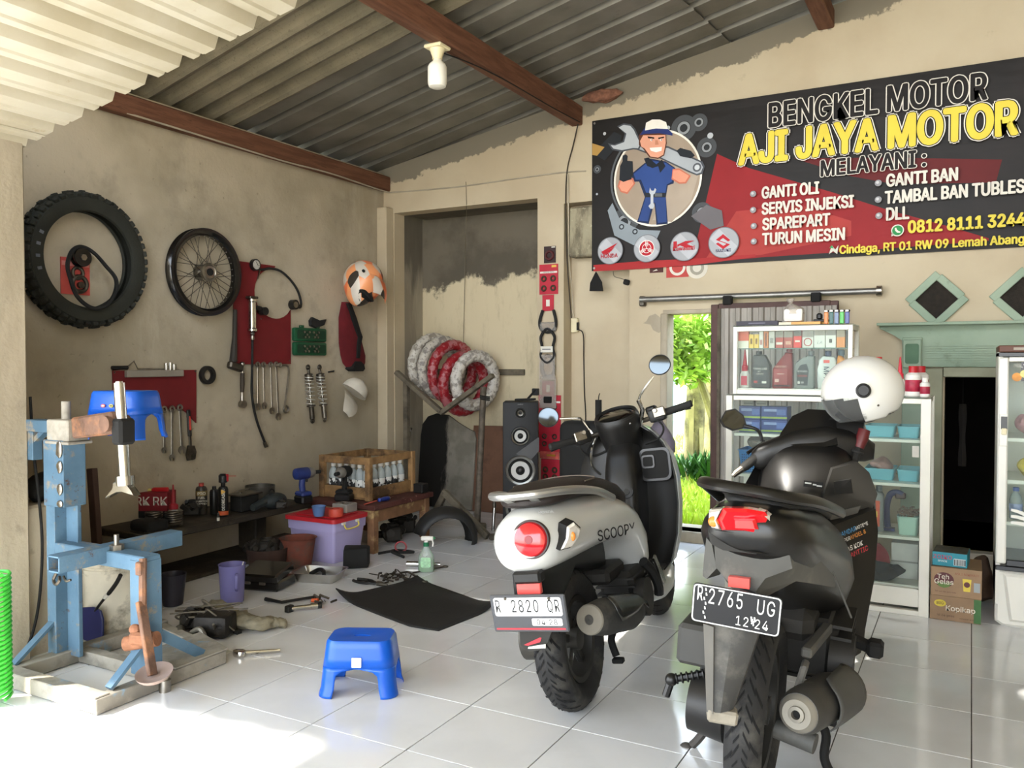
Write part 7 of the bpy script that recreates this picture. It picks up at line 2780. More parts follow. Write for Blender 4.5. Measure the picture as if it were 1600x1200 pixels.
mb.box(((FX0+FX1)/2,FY0+.014,.78),(FX1-FX0-.086,.004,.93))
door_glass=part('door_glass',mb,m_pane,t,smooth=False)
mb=MB()
mb.box((FX0+.345,FY0+.009,1.205),(FX1-FX0-.1+.0,.003,.09))
sg=part('header_sign',mb,m_fblack,t,smooth=False)
lettering('POLYTRON',.02,(FX0+.06,FY0+.006,1.225),X,Z,m_paper,sg,bold=.03,align='LEFT')
for k,(dx,dz,r,hx)in enumerate(((.075,-.02,.02,'cf8a3a'),(.105,-.005,.018,'c9c27a'),(.13,-.022,.019,'d08a4a'),(.165,-.012,.022,'d9a060'),(.2,-.02,.018,'b86a3a'))):
 mb=MB()
 mb.prism(circ(r,18),(FX0+dx,FY0+.0065-.0002*k,1.2+dz),X,Z,.0005)
 part('fruit_print',mb,mat('fruit_'+hx,hx,.5,var=.2,scale=40),sg)
mb=MB()
mb.box((FX0+.024,FY0-.004,.93),(.034,.012,.15),bev=.003)
hd=part('handle',mb,m_fw,t)
mb=MB()
mb.box((FX0+.026,FY0-.0105,.965),(.026,.003,.06))
part('handle_pocket',mb,m_fblack,hd,smooth=False)
mb=MB()
mb.box((FX0+.026,FY0-.014,.925),(.022,.012,.03),bev=.003)
part('handle_lock',mb,m_cream_p,hd)
for z in(.48,.68,.88):
 mb=MB()
 mb.box(((FX0+FX1)/2,4.82,z),(FX1-FX0-.06,.38,.02),bev=.003)
 part('shelf',mb,m_fw,t,smooth=False)
for k in range(3):
 mb=MB()
 pts=[V((FX0+.06+.3*f,FY0+.0105,.55-.22*f**(1.4+.3*k)-.03*k))for f in[i/12 for i in range(13)]]
 mb.ring_skin([[p,p+V((0,0,.012+.02*(1-abs(i/6-1)))),p+V((0,.0006,.012))]for i,p in enumerate(pts)])
 part('swoosh_print',mb,m_fw,door_glass)
for i in range(3):
 t2=thing('drink_bottle','clear water bottle in the fridge, %s from the door handle'%('first','second','third')[i],'bottle',(FX0+.085+.062*i,4.72,.491),group='bottles in the fridge')
 mb=MB()
 mb.lathe([(.024,0),(.028,.005),(.028,.09),(.022,.115),(.012,.13),(.012,.14)],(0,0,0),Z,n=16)
 part('bottle_body',mb,m_clear,t2)
 mb=MB()
 mb.lathe([(.014,.136),(.014,.152),(.012,.154)],(0,0,0),Z,n=12)
 part('cap',mb,mat('blue_cap','4a5fa0',.4),t2)
 mb=MB()
 mb.lathe([(.0285,.04),(.029,.041),(.029,.075),(.0285,.076)],(0,0,0),Z,n=16,caps=False)
 part('label',mb,mat('bottle_label','8f9ac0',.5,var=.4,scale=50),t2)
crumple('pink frosted packet on the upper fridge shelf','frozen_packet','packet',(.24,4.7,.945),(.06,.06,.045),mat('pink_packet','c08a90',.5,var=.3,scale=30),41,.02)
crumple('yellow packet on the middle fridge shelf','snack_packet','packet',(.25,4.7,.735),(.05,.05,.045),mat('yellow_packet','c9b23c',.45,var=.3,scale=30),43,.02)
# ==== SCOOTERS (local frame: x to the rider's right, y forward, z up, origin under the rear wheel)
m_sil=mat('silver_paint','a9a8a4',.3,.7,var=.06)
m_satin=mat('satin_black','151413',.38,var=.15,scale=5)
m_dusty_black=mat('dusty_black_plastic','3a3936',.7,var=.25,scale=6,dirt='5a5750',dirt_amt=.4,dscale=7,bump=.08)
m_rubber_t=mat('road_tyre','232221',.75,var=.2,scale=20,bump=.15,bscale=70,dirt='4a4740',dirt_amt=.3)
m_redlens=mat('red_lens','c8121c',.12,var=.15,scale=20,coat=.5,spec=.6)
m_clearlens=mat('clear_lens','c9c2b6',.12,var=.2,scale=40,coat=.5)
m_amber=mat('amber_lens','d8843c',.2,var=.2,scale=40)
m_mir=mat('mirror_glass','5b5c5a',.04,1.0,var=.02)
def loft(mb,st,ex=2.6,n=24,top=1.0,bot=1.0):
 """st: (y, half width, z low, z high): superellipse rings along y"""
 rings=[]
 for row in st:
  y,w,lo,hi=row[:4]
  x0=row[4]if len(row)>4 else 0
  c,h=(lo+hi)/2,(hi-lo)/2
  r=[]
  for i in range(n):
   a=2*PI*i/n
   ca,sa=math.cos(a),math.sin(a)
   k=1-(1-top)*max(0,sa)-(1-bot)*max(0,-sa)
   r.append((x0+w*k*math.copysign(abs(ca)**(2/ex),ca),y,c+h*math.copysign(abs(sa)**(2/ex),sa)))
  rings.append(r)
 mb.ring_skin(rings)
def wheel(t,c,Rt,w,rimr,spokes,name_label,chev=26,chev_w=.9,rim_m=None):
 c=V(c)
 mb=MB()
 h=w/2
 prof=[(rimr,-h*.62),(rimr+.012,-h*.8),((Rt+rimr)/2,-h),(Rt-.028,-h*.9),(Rt-.01,-h*.6),(Rt-.002,-h*.3),(Rt,0),(Rt-.002,h*.3),(Rt-.01,h*.6),(Rt-.028,h*.9),((Rt+rimr)/2,h),(rimr+.012,h*.8),(rimr,h*.62),(rimr-.006,0)]
 mb.lathe(prof,c,X,n=64,loop=True,caps=False)
 ty=part('tyre',mb,m_rubber_t,t)
 mb=MB()
 for i in range(chev):
  a=2*PI*i/chev
  for sd in(-1,1):
   for q,(f0,f1,da0,da1,wd)in enumerate(((.08,.5,0,.55,.011),(.45,.9,.35,.95,.012),(.1,.4,.62,.95,.009))):
    pts=[]
    for f in(f0,(f0+f1)/2,f1):
     aa=a+(2*PI/chev)*(da0+(da1-da0)*(f-f0)/(f1-f0))+(sd>0)*PI/chev
     rr=Rt+.0012-.0285*f**2.6
     e=V((0,math.cos(aa),math.sin(aa)))
     pts.append((c+X*(sd*h*f*.97)+e*rr,e))
    vs_=[]
    for p,e in pts:
     tg=e.cross(X)
     vs_.append((p+tg*wd*.5,p-tg*wd*.5))
    for k in range(2):
     mb.b.faces.new([mb.b.verts.new(v)for v in(vs_[k][0],vs_[k][1],vs_[k+1][1],vs_[k+1][0])])
 part('tread_groove',mb,mat('tread_groove','0d0c0c',.95),ty,smooth=False)['kind']='stuff'
 mb=MB()
 mb.lathe([(rimr-.002,-h*.66),(rimr-.022,-h*.6),(rimr-.026,-h*.2),(rimr-.026,h*.2),(rimr-.022,h*.6),(rimr-.002,h*.66),(rimr-.008,0)],c,X,n=48,loop=True,caps=False)
 mb.lathe([(.012,-h*.7),(.04,-h*.65),(.04,h*.65),(.012,h*.7)],c,X,n=20)
 rm=part('rim',mb,rim_m or mat('dull_black_rim','34322e',.5,.4,var=.25,scale=9),t)
 for i in range(spokes):
  a=2*PI*i/spokes+.35
  e=V((0,math.cos(a),math.sin(a)))
  mb=MB()
  mb.bar(c+e*.035,c+e*(rimr-.022),.03,.022,up=X,bev=.004)
  part('spoke',mb,rim_m or MATS['dull_black_rim'],rm)
 return ty
def plate(t,corners,bg,border,fg,text1,text2,label,chip=None):
 """number plate from its corner points: top left, top right, bottom left, bottom right"""
 tl,tr,bl,br=[V(p)for p in corners]
 ux=((tr-tl)+(br-bl)).normalized()
 uy=((tl-bl)+(tr-br))
 uy=(uy-ux*uy.dot(ux)).normalized()
 w=((tr-tl).length+(br-bl).length)/2
 h=((tl-bl).length+(tr-br).length)/2
 o=(tl+tr+bl+br)/4
 n=ux.cross(uy)
 return ux,uy,n,o,w,h
 # ---- white scooter
t=sco=thing('scooter','white retro scooter with a round red tail lamp, leaning in the middle of the floor','scooter',(-1.23,2.76,0),rot=(0,R(-8),R(5)))
m_wpaint=mat('pearl_white_paint','c9c9c4',.22,var=.03,scale=3,coat=.4)
wheel(t,(0,0,.25),.25,.115,.155,5,'')
wheel(t,(.0,1.24,.25),.25,.1,.155,5,'')
mb=MB()
loft(mb,[(-.352,.02,.625,.665),(-.345,.055,.595,.70),(-.325,.095,.566,.735),(-.28,.122,.553,.755),(-.2,.142,.55,.768),(-.08,.162,.55,.772),(.05,.178,.55,.768),(.18,.19,.548,.755),(.3,.2,.535,.735),(.4,.202,.48,.71),(.48,.196,.39,.67),(.54,.18,.32,.61),(.585,.15,.28,.54),(.6,.1,.27,.46)],ex=2.4,n=32,top=.86)
part('rear_body',mb,m_wpaint,t,ang=60)
mb=MB()
loft(mb,[(-.27,.03,.775,.79),(-.25,.085,.765,.80),(-.2,.115,.76,.815),(-.08,.132,.757,.83),(.08,.142,.748,.825),(.22,.147,.725,.805),(.36,.145,.685,.77),(.46,.135,.645,.73),(.53,.11,.62,.69),(.56,.06,.62,.65)],ex=3.0,n=28)
seat=part('seat',mb,mat('dark_brown_leatherette','231b18',.6,var=.2,scale=7,bump=.12,bscale=160),t,ang=60)
mb=MB()
mb.tube(spline([(-.14,-.02,.815),(-.13,.12,.812),(-.05,.16,.82),(.05,.16,.82),(.13,.12,.812),(.14,-.02,.815)],5),.0025,5)
part('seam',mb,mat('pale_stitching','6f6358',.7),seat)
mb=MB()
mb.tube(spline([(-.168,.14,.735),(-.162,.02,.772),(-.15,-.12,.8),(-.125,-.24,.812),(-.07,-.31,.815),(0,-.325,.815),(.07,-.31,.815),(.125,-.24,.812),(.155,-.12,.797),(.172,.02,.77),(.182,.14,.728)],6),.0145,10)
rail=part('grab_rail',mb,m_sil,t)
mb=MB()
mb.bar((-.05,-.3,.808),(-.04,-.22,.772),.03,.012)
mb.bar((.05,-.3,.808),(.04,-.22,.772),.03,.012)
part('rail_stay',mb,m_sil,rail)
lc=V((.04,-.335,.672))
dn=V((.12,-1,.12)).normalized()
mb=MB()
mb.lathe([(.001,.026),(.03,.024),(.052,.014),(.058,0),(.058,-.03)],lc,dn,n=32)
lamp=part('tail_lamp',mb,m_redlens,t)
mb=MB()
mb.lathe([(.056,-.02),(.063,-.02),(.064,.0),(.062,.005),(.057,.004)],lc,dn,n=36,loop=True,caps=False)
part('lamp_rim',mb,mat('dark_lamp_rim','3a2a28',.4),lamp)
mb=MB()
mb.lathe([(.001,.0275),(.013,.0272),(.014,.0255)],lc,dn,n=18)
part('bulb_spot',mb,mat('lens_core','7a0c14',.3),lamp)
for nm,pts,dpt in(('right',[(0.163,-0.265,0.711),(0.171,-0.235,0.686),(0.16,-0.24,0.658),(0.145,-0.275,0.634),(0.12,-0.3,0.632),(0.139,-0.29,0.664),(0.146,-0.285,0.701)],.02),('left',[(-0.014,-0.32,0.708),(0.002,-0.325,0.708),(-0.021,-0.325,0.648),(-0.039,-0.315,0.632),(-0.049,-0.3,0.66)],.02)):
 P_=[V(p)for p in pts]
 cpt=sum(P_,V())/len(P_)
 nr=(P_[2]-P_[0]).cross(P_[4]-P_[0]).normalized()
 if nr.y>0:
  nr=-nr
 mb=MB()
 mb.ring_skin([[p-nr*.03 for p in P_],[p+nr*.012 for p in P_],[cpt+(p-cpt)*.85+nr*.018 for p in P_]])
 ind=part('indicator',mb,m_clearlens,t)
 mb=MB()
 mb.ring_skin([[cpt+(p-cpt)*1.1-nr*.03 for p in P_],[cpt+(p-cpt)*1.1+nr*.009 for p in P_]])
 part('indicator_rim',mb,m_satin,ind)
 mb=MB()
 mb.sph(cpt+nr*.0165,(.012,.008,.016),12,8)
 part('amber_bulb',mb,m_amber,ind)
bo=V((0.125,-0.04,0.601))
be=V((0.194,0.17,0.587))
bo.x+=.03
be.x+=.022
ux=(be-bo).normalized()
uy=(Z-ux*Z.dot(ux)).normalized()
nn=ux.cross(uy)
lettering('SCOOPY',.052,bo+nn*.012,ux,uy,m_satin,t,bold=.015,sx=1.15,align='LEFT',th=.002)
lettering('HONDA',.014,V((0.081,-0.26,0.741))+V((0,-.012,.004)),(.95,.3,-.03),(0,-.3,.9),mat('badge_grey','9a9a98',.4),t)
mb=MB()
loft(mb,[(-.31,.055,.41,.575),(-.26,.062,.38,.585),(-.15,.06,.42,.58),(.0,.06,.5,.58),(.3,.07,.42,.57)],ex=3.5)
part('inner_fender',mb,m_satin,t)
mb=MB()
mb.box((.012,-.325,.55),(.1,.05,.04),bev=.008)
part('plate_lamp',mb,m_black,t)
mb=MB()
mb.box((.013,-.332,.513),(.085,.02,.038),bev=.003)
part('red_reflector',mb,mat('red_reflector','d8524c',.25,var=.05,coat=.4),t)
ux,uy,nn,o,w,h=plate(t,((-0.098,-0.38,0.502),(0.158,-0.37,0.498),(-0.131,-0.365,0.384),(0.131,-0.355,0.375)),None,None,None,None,None,None)
mm=M((ux,uy,nn)).transposed().to_4x4()
mm.translation=o
mb=MB()
mb.box((0,0,-.004),(w,h,.012),mtx=mm,bev=.004)
pl=part('number_plate',mb,mat('plate_frame','4c4d50',.4,var=.08),t)
def on(a,b,lift=.0):
 return o+ux*(a*w)+uy*(b*h)+nn*(.0022+lift)
mb=MB()
mb.prism([(a*1,b)for a,b in rrect(w*.9,h*.5,.008,3)],on(0.0,.19),ux,uy,.0012)
part('white_field',mb,mat('plate_white','dededb',.35,var=.03),pl)
mb=MB()
mb.prism(rrect(w*.4,h*.2,.005,3),on(.23,-.22),ux,uy,.0012)
part('date_field',mb,MATS['plate_white'],pl)
mb=MB()
mb.prism(rrect(w*.92,h*.045,.001,1),on(0,-.405),ux,uy,.001)
part('red_line',mb,mat('red_line','cf3f48',.4),pl)
m_ink=mat('plate_ink','1a1a1c',.5)
for s,a,sx in(('R',-.4,.75),('2820',-.13,.85),('QR',.34,.72)):
 lettering(s,h*.46,on(a if s!='2820' else-.035,.05,.0014),ux,uy,m_ink,pl,sx=sx*.7,bold=0,spacing=1.15)
lettering('04·28',h*.2,on(.23,-.29,.0014),ux,uy,m_ink,pl,sx=.95,spacing=1.1,bold=0)
mb=MB()
for a in(-.28,.3):
 mb.cyl(on(a,.42,.0),on(a,.42,.004),.005,n=8)
part('plate_screw',mb,m_dsteel,pl)
mb=MB()
fl=[V((-0.036,-0.345,0.38)),V((0.071,-0.33,0.374)),V((0.046,-0.315,0.332)),V((0.003,-0.3,0.3)),V((-0.034,-0.3,0.296)),V((-0.052,-0.32,0.324))]
mb.ring_skin([fl,[p+V((0,.012,0))for p in fl]])
flap=part('mud_flap',mb,m_dusty_black,t)
fx=(fl[1]-fl[0]).normalized()
fc=V((0.001,-0.328,0.332))
mb=MB()
mb.poly([fc+fx*-.035+Z*-.006,fc+fx*.03+Z*.022,fc+fx*.022+Z*.004,fc+fx*-.02+Z*-.008])
part('wing_sticker',mb,mat('sticker_red','c2303a',.5),flap,smooth=False)
mb=MB()
mb.poly([fc+fx*-.02+Z*-.012-Y*.001,fc+fx*.04+Z*-.002-Y*.001,fc+fx*.038+Z*-.016-Y*.001,fc+fx*-.022+Z*-.018-Y*.001])
part('sticker_word',mb,m_paper,flap,smooth=False)
mb=MB()
mb.box((-.11,.2,.27),(.1,.52,.13),bev=.03,seg=2)
mb.cyl((-.17,.0,.26),(-.06,.0,.26),.085,n=22)
mb.cyl((-.17,.38,.28),(-.06,.38,.28),.1,n=22)
part('drive_case',mb,mat('dull_engine_alloy','4d4a44',.55,.5,var=.25,scale=8),t)
mb=MB()
mb.box((.09,.42,.33),(.14,.2,.16),bev=.02)
for k in range(5):
 mb.box((.09,.42,.265+.03*k),(.16,.22,.008))
mb.cyl((.16,.38,.3),(.2,.38,.3),.075,n=20)
mb.box((.05,.3,.42),(.12,.22,.06),bev=.015)
part('engine_block',mb,mat('dark_engine','2c2a27',.6,.4,var=.3,scale=10),t)
me_,mf_=V((.108,-.07,.335)),V((.165,.33,.262))
ax_=(mf_-me_).normalized()
mb=MB()
mb.lathe([(.03,0),(.048,.0),(.052,.006),(.058,.04),(.066,.1),(.068,.3),(.05,.37),(.024,.4)],me_,ax_,n=28)
mf=part('muffler',mb,m_dusty_black,t)
mb=MB()
mb.lathe([(.018,-.004),(.05,-.002),(.054,.004),(.05,.012),(.03,.004),(.018,.02)],me_,ax_,n=28,loop=True,caps=False)
part('muffler_end',mb,mat('dusty_end_cap','8a8478',.7,.2,var=.2),mf)
mb=MB()
mb.lathe([(.001,.008),(.02,.008),(.02,.012),(.001,.012)],me_,ax_,n=16)
part('outlet',mb,m_matt,mf)
mb=MB()
fm=frame_to(ax_).to_3x3()
rings=[]
xr=(X-ax_*X.dot(ax_)).normalized()
zr=ax_.cross(xr)
if zr.z<0:
 zr=-zr
for s in range(9):
 f=s/8
 rad=.079
 a0,a1=-12+46*f**2,78-25*f
 if s==0:
  a0,a1=15,60
 if s==8:
  a0,a1=8,26
 rings.append([me_+ax_*(.07+.27*f)+xr*rad*math.cos(R(a0+(a1-a0)*k/8))+zr*rad*math.sin(R(a0+(a1-a0)*k/8))for k in range(9)])
mb.ring_skin(rings,closed=False)
part('heat_shield',mb,mat('smoked_silver','5a5955',.25,.8,var=.12),mf,solid=.004,ang=60)
mb=MB()
mb.tube(spline([mf_,mf_+V((.0,.08,-.02)),(.11,.47,.22),(.07,.5,.28)],5),.018,8)
part('exhaust_pipe',mb,m_dsteel,mf)
mb=MB()
mb.tube(spline([(.07,.3,.2),(0.067,0.25,0.167),(0.082,0.24,0.109)],5),.015,8)
mb.box((0.088,0.24,0.092),(.045,.03,.02),bev=.004)
part('centre_stand',mb,m_matt,t)
mb=MB()
mb.tube(spline([(-.1,.45,.22),(-.18,.47,.12),(-.24,.46,.04)],5),.011,8)
mb.box((-.25,.46,.036),(.05,.03,.012),rz=.3)
part('side_stand',mb,m_matt,t)
mb=MB()
mb.cyl((-.1,-.02,.3),(-.1,.06,.54),.022,n=14)
for k in range(9):
 mb.torus(V((-.1,-.01,.34)).lerp(V((-.1,.05,.52)),k/8),V((.005,.08,.26)),.03,.006,18,6)
part('shock',mb,m_satin,t)
mb=MB()
loft(mb,[(.5,.15,.24,.38),(.56,.185,.215,.35),(.66,.205,.205,.32),(.78,.205,.21,.315),(.88,.19,.235,.34),(.94,.15,.28,.38)],ex=3.2,n=28)
part('floor_side',mb,m_wpaint,t,ang=60)
mb=MB()
mb.box((0,.7,.324),(.34,.4,.016),bev=.005)
part('floor_mat',mb,m_satin,t)
mb=MB()
mb.tube(spline([(.185,.42,.43),(.2,.47,.38),(.205,.52,.31),(.2,.53,.27)],5),.02,8)
mb.tube(spline([(.205,.45,.43),(.215,.5,.36),(.215,.53,.31)],4),.006,6)
peg=part('foot_peg',mb,m_black,t)
mb=MB()
mb.bar((.222,.455,.44),(.232,.525,.32),.008,.022)
part('bright_strip',mb,m_chrome,peg)
SH=[(.29,.15,.83),(.34,.19,.88),(.45,.218,.93),(.58,.232,.96),(.7,.23,.985),(.79,.214,1.005),(.86,.182,1.02),(.91,.14,1.03),(.945,.09,1.035),(.96,.04,1.038)]
def shield(mb,grow,dy0,dy1):
 rings=[]
 for z,w,y in SH:
  w+=grow
  r=[]
  for i in range(13):
   a=-1+2*i/12
   r.append((w*a,y+dy0-.05*abs(a)**3,z))
  for i in range(13):
   a=1-2*i/12
   r.append((w*a,y+dy1-.03*abs(a)**2.5+.035*(1-a*a),z))
  rings.append(r)
 mb.ring_skin(rings)
mb=MB()
shield(mb,.0,0,.03)
sh=part('leg_shield',mb,m_satin,t,ang=50)
mb=MB()
shield(mb,.006,.034,.075)
part('outer_shell',mb,m_wpaint,t,ang=50)
mb=MB()
loft(mb,[(.78,.05,.34,.42),(.82,.07,.34,.66),(.86,.078,.34,.82),(.92,.085,.36,.88),(.98,.09,.4,.9)],ex=3.5,n=28)
tun=part('centre_cover',mb,m_satin,t,ang=60)
mb=MB()
kp=V((.03,.835,.66))
kn_=V((.1,-1,.35)).normalized()
mb.lathe([(.001,.016),(.014,.016),(.016,.01),(.03,.012),(.034,.006),(.034,-.02)],kp,kn_,n=24)
part('key_switch',mb,m_black,tun)
pz=V((.15,.945,.765))
pn=V((-.1,-1,.12)).normalized()
pu=pn.cross(Z).normalized()
if pu.x<0:
 pu=-pu
pv=V((0,.12,1)).normalized()
mb=MB()
mb.prism(rrect(.15,.15,.03,4),pz-pu*0+pn*.004,pu,pv,.006)
pk=part('pocket_rim',mb,mat('pocket_edge','242322',.3,var=.1),sh)
mb=MB()
mb.prism(rrect(.128,.128,.026,4),pz+pn*.0055,pu,pv,.006)
part('pocket_dark',mb,m_matt,sh)
mb=MB()
mb.prism(rrect(.062,.06,.012,3),pz+pu*-.03+pv*.015+pn*.012,pu,pv,.006)
part('socket_panel',mb,mat('panel_grey','3d3c3b',.35),sh)
mb=MB()
mb.prism(rrect(.046,.044,.009,3),pz+pu*-.03+pv*.015+pn*.0145,pu,pv,.006)
part('socket_face',mb,m_matt,sh)
ST=M.Translation(V((0,.98,.9)))@M.Rotation(R(24),4,V((0,-.42,.9)).normalized())@M.Translation(V((0,-.98,-.9)))
def spart(name,mb,m,par=None,**k):
 mb.b.transform(ST)
 return part(name,mb,m,par or t,**k)
mb=MB()
pa=V((0,-.34,.94)).normalized()
mb.lathe([(.07,-.2),(.088,-.12),(.1,-.05),(.108,.02),(.108,.045),(.1,.06),(.09,.052)],(0,.985,.96),pa,n=36,caps=True,sy=.95)
pod=spart('handlebar_pod',mb,m_satin,ang=60)
mb=MB()
mb.lathe([(.001,.058),(.065,.058),(.086,.053),(.089,.048),(.001,.048)],(0,.985,.96),pa,n=32,sy=.95)
spart('meter_glass',mb,mat('meter_glass','0a0a0a',.06,coat=.6),pod)
mb=MB()
mb.lathe([(.09,.056),(.1005,.063),(.106,.052),(.098,.046)],(0,.985,.96),pa,n=36,sy=.95,loop=True,caps=False)
spart('meter_bezel',mb,m_black,pod)
mb=MB()
mb.tube(spline([(-.075,.925,.985),(-.03,.9,.965),(.0,.893,.957),(.04,.9,.965),(.08,.93,.985)],5),.008,8)
mb.box((.03,.893,.962),(.04,.012,.024),rx=-.35,bev=.004)
spart('chrome_garnish',mb,m_chrome,pod)
for sd in(-1,1):
 mb=MB()
 mb.tube(spline([(sd*.06,.985,.955),(sd*.13,.98,.95),(sd*.2,.95,.955),(sd*.24,.93,.958)],5),.0115,8)
 spart('handlebar',mb,m_dsteel)
 mb=MB()
 mb.tube([(sd*.21,.942,.956),(sd*.215,.941,.957),(sd*.34,.885,.962),(sd*.345,.884,.962)],[.014,.0175,.0165,.012],12)
 spart('grip',mb,m_rubber)
 mb=MB()
 mb.box((sd*.185,.95,.957),(.08,.065,.062),rz=-sd*.4,bev=.014,seg=2)
 sw=spart('switch_cluster',mb,m_black)
 mb=MB()
 mb.box((sd*.19,.912,.968),(.06,.012,.045),rz=-sd*.4,bev=.004)
 mb.cyl((sd*.172,.912,.978),(sd*.17,.898,.98),.009,n=10)
 spart('chrome_switch',mb,m_steel,sw)
 mb=MB()
 mb.tube(spline([(sd*.17,.99,.95),(sd*.24,.985,.945),(sd*.34,.935,.945)],4),[.007]*4+[.006]*4+[.009],7)
 spart('brake_lever',mb,m_black)
mb=MB()
mb.box((.17,.985,.985),(.05,.045,.04),rz=-.4,bev=.008)
spart('brake_reservoir',mb,m_black)
mb=MB()
mb.tube([(0.085,1,0.948),(0.11,0.99,1.022),(0.098,0.98,1.069)],.011,8)
mb.tube([(0.1,0.98,1.066),(0.11,0.98,1.089),(0.18,1,1.169)],.0055,8)
mr=part('mirror_stem',mb,m_chrome,t)
def round_mirror(par,c,r,nrm):
 mb=MB()
 mb.lathe([(.001,-.016),(r*.7,-.014),(r,-.004),(r,.003),(r*.94,.003),(r*.94,-.002),(.001,-.002)],c,nrm,n=32)
 a=part('mirror_housing',mb,m_black,par)
 mb=MB()
 mb.lathe([(.001,.0012),(r*.93,.0012),(r*.93,-.001),(.001,-.001)],c,nrm,n=32)
 part('mirror_glass',mb,m_mir,par)
round_mirror(mr,(0.217,1,1.219),.051,V((.12,-1,.42)))
mb=MB()
mb.tube([(-0.133,0.95,0.93),(-0.159,0.95,0.978)],.009,8)
mb.tube(spline([(-0.138,0.95,0.939),(-0.171,0.93,1.006),(-0.188,0.92,1.02),(-0.275,0.91,1.028)],5),.0055,8)
mr=part('mirror_stem',mb,m_chrome,t)
round_mirror(mr,(-0.329,0.9,1.041),.05,V((.45,-1,.42)))
mb=MB()
mb.tube(spline([(-.12,.98,.93),(-.15,.95,.86),(-.16,.96,.78),(-.12,1.0,.72)],5),.006,6)
part('chrome_cable',mb,m_chrome,t)
mb=MB()
mb.tube(spline([(.15,1.0,.99),(.2,.98,.93),(.17,.98,.88),(.1,1.0,.86)],5),.005,6)
mb.tube(spline([(-.17,.96,.95),(-.2,.93,.88),(-.16,.97,.83),(-.08,1.0,.85)],5),.005,6)
part('control_cable',mb,m_matt,t)
mb=MB()
loft(mb,[(1.12,.1,.3,.5),(1.2,.075,.4,.53),(1.3,.07,.42,.525),(1.42,.06,.3,.44)],ex=2.5)
part('front_fender',mb,m_wpaint,t,ang=60)
mb=MB()
mb.sph((0,1.13,.8),(.11,.05,.11),20,12)
part('headlamp',mb,m_clearlens,t)
mb=MB()
for sd in(-1,1):
 mb.cyl((sd*.075,1.24,.25),(sd*.07,1.1,.75),.018,n=10)
part('fork',mb,m_satin,t)
def to_world(o,p):
 return M.LocRotScale(o.location,o.rotation_euler,o.scale)@V(p)
mb=MB()
c=to_world(sco,(0.153,1.08,0.914))
mb.ring_skin([[c+V((r*math.cos(2*PI*i/16),r*.6*math.sin(2*PI*i/16),z))+NZ.noise_vector(V((i*.7,z*20,1)))*.012 for i in range(16)]for r,z in((.008,.07),(.02,.04),(.05,.0),(.075,-.05),(.08,-.1),(.05,-.13),(.01,-.14))])
single('plastic_bag',mb,mat('violet_plastic_bag','8f8798',.3,var=.3,scale=14,trans=.5),'crumpled pale plastic bag hung on the right handlebar of the white scooter','bag')
mb=MB()
c=to_world(sco,(-.19,1.32,.0))
c=V((-2.122,4.75,0.639))
t2=thing('cushion_bag','large black stand-in for a parked item behind the handlebar of the white scooter','bag',(c.x,4.75,.0),world=True)  # block made up for the front of an unidentified parked item
mb.box((c.x+.05,4.72,.55),(.3,.16,.68),bev=.05,seg=3)
part('stand_in_body',mb,m_matt,t2,ang=60)
mb=MB()
mb.box((c.x+.05,4.72,.11),(.24,.14,.2),bev=.02)
part('bag_base',mb,m_matt,t2)
mb=MB()
q=V((-1.982,4.72,0.883))
mb.cyl((q.x,4.72,.88),(q.x,4.72,1.02),.02,n=12)
mb.tube(spline([(q.x,4.72,1.02),(q.x+.003,4.72,1.045),(q.x+.008,4.72,1.06)],4),.003,5)
part('stand_in_stub',mb,m_matt,t2)
# ---- black scooter
t=blk=thing('scooter','black sporty scooter with a wide red tail light, closest to the camera','scooter',(-.54,2.42,0),rot=(0,R(3.5),R(3)))
wheel(t,(0,0,.262),.262,.1,.18,5,'',chev=24)
wheel(t,(0,1.27,.262),.262,.09,.18,5,'')
m_gb=mat('scratched_black_paint','100f0e',.34,var=.25,scale=6,coat=.12)
m_dgrey=mat('faded_grey_plastic','4b4a46',.6,var=.2,scale=5,dirt='65615a',dirt_amt=.3,dscale=6)
mb=MB()
loft(mb,[(-.37,.05,.80,.865),(-.35,.1,.775,.885),(-.3,.13,.735,.895),(-.2,.15,.67,.895),(-.05,.165,.6,.875),(.12,.185,.53,.845),(.28,.205,.46,.80),(.42,.21,.4,.75),(.52,.2,.35,.7),(.58,.16,.32,.62),(.6,.1,.32,.55)],ex=3.2,n=30,top=.8,bot=.6)
body=part('rear_body',mb,m_gb,t,ang=50)
mb=MB()
mb.tube([V((-2.598,0,3.448))*0+V(p)for p in((0.124,-0.02,0.782),(0.166,0.06,0.678),(0.219,0.2,0.512))],.003,5)
part('panel_seam',mb,mat('seam_grey','5a5955',.4),body)
mb=MB()
loft(mb,[(-.26,.04,.88,.9),(-.24,.08,.872,.912),(-.1,.115,.855,.905),(.05,.13,.83,.88),(.2,.135,.79,.85),(.35,.135,.755,.82),(.5,.125,.73,.79),(.62,.1,.71,.765),(.66,.05,.71,.735)],ex=3.0,n=26)
part('seat',mb,mat('black_seat_vinyl','171615',.6,var=.2,scale=8,bump=.1,bscale=150),t,ang=60)
mb=MB()
mb.tube(spline([(-.155,.05,.845),(-.165,-.1,.9),(-.15,-.22,.925),(-.09,-.31,.935),(0,-.34,.935),(.08,-.31,.925),(.13,-.2,.905),(.16,-.05,.87),(.175,.1,.835)],6),.017,10,flat=.8)
gr=part('grab_rail',mb,m_gb,t)
mb=MB()
mb.bar((-.06,-.31,.93),(-.05,-.2,.9),.035,.012,bev=.003)
mb.bar((.05,-.31,.925),(.04,-.2,.9),.035,.012,bev=.003)
part('rail_stay',mb,m_dgrey,gr)
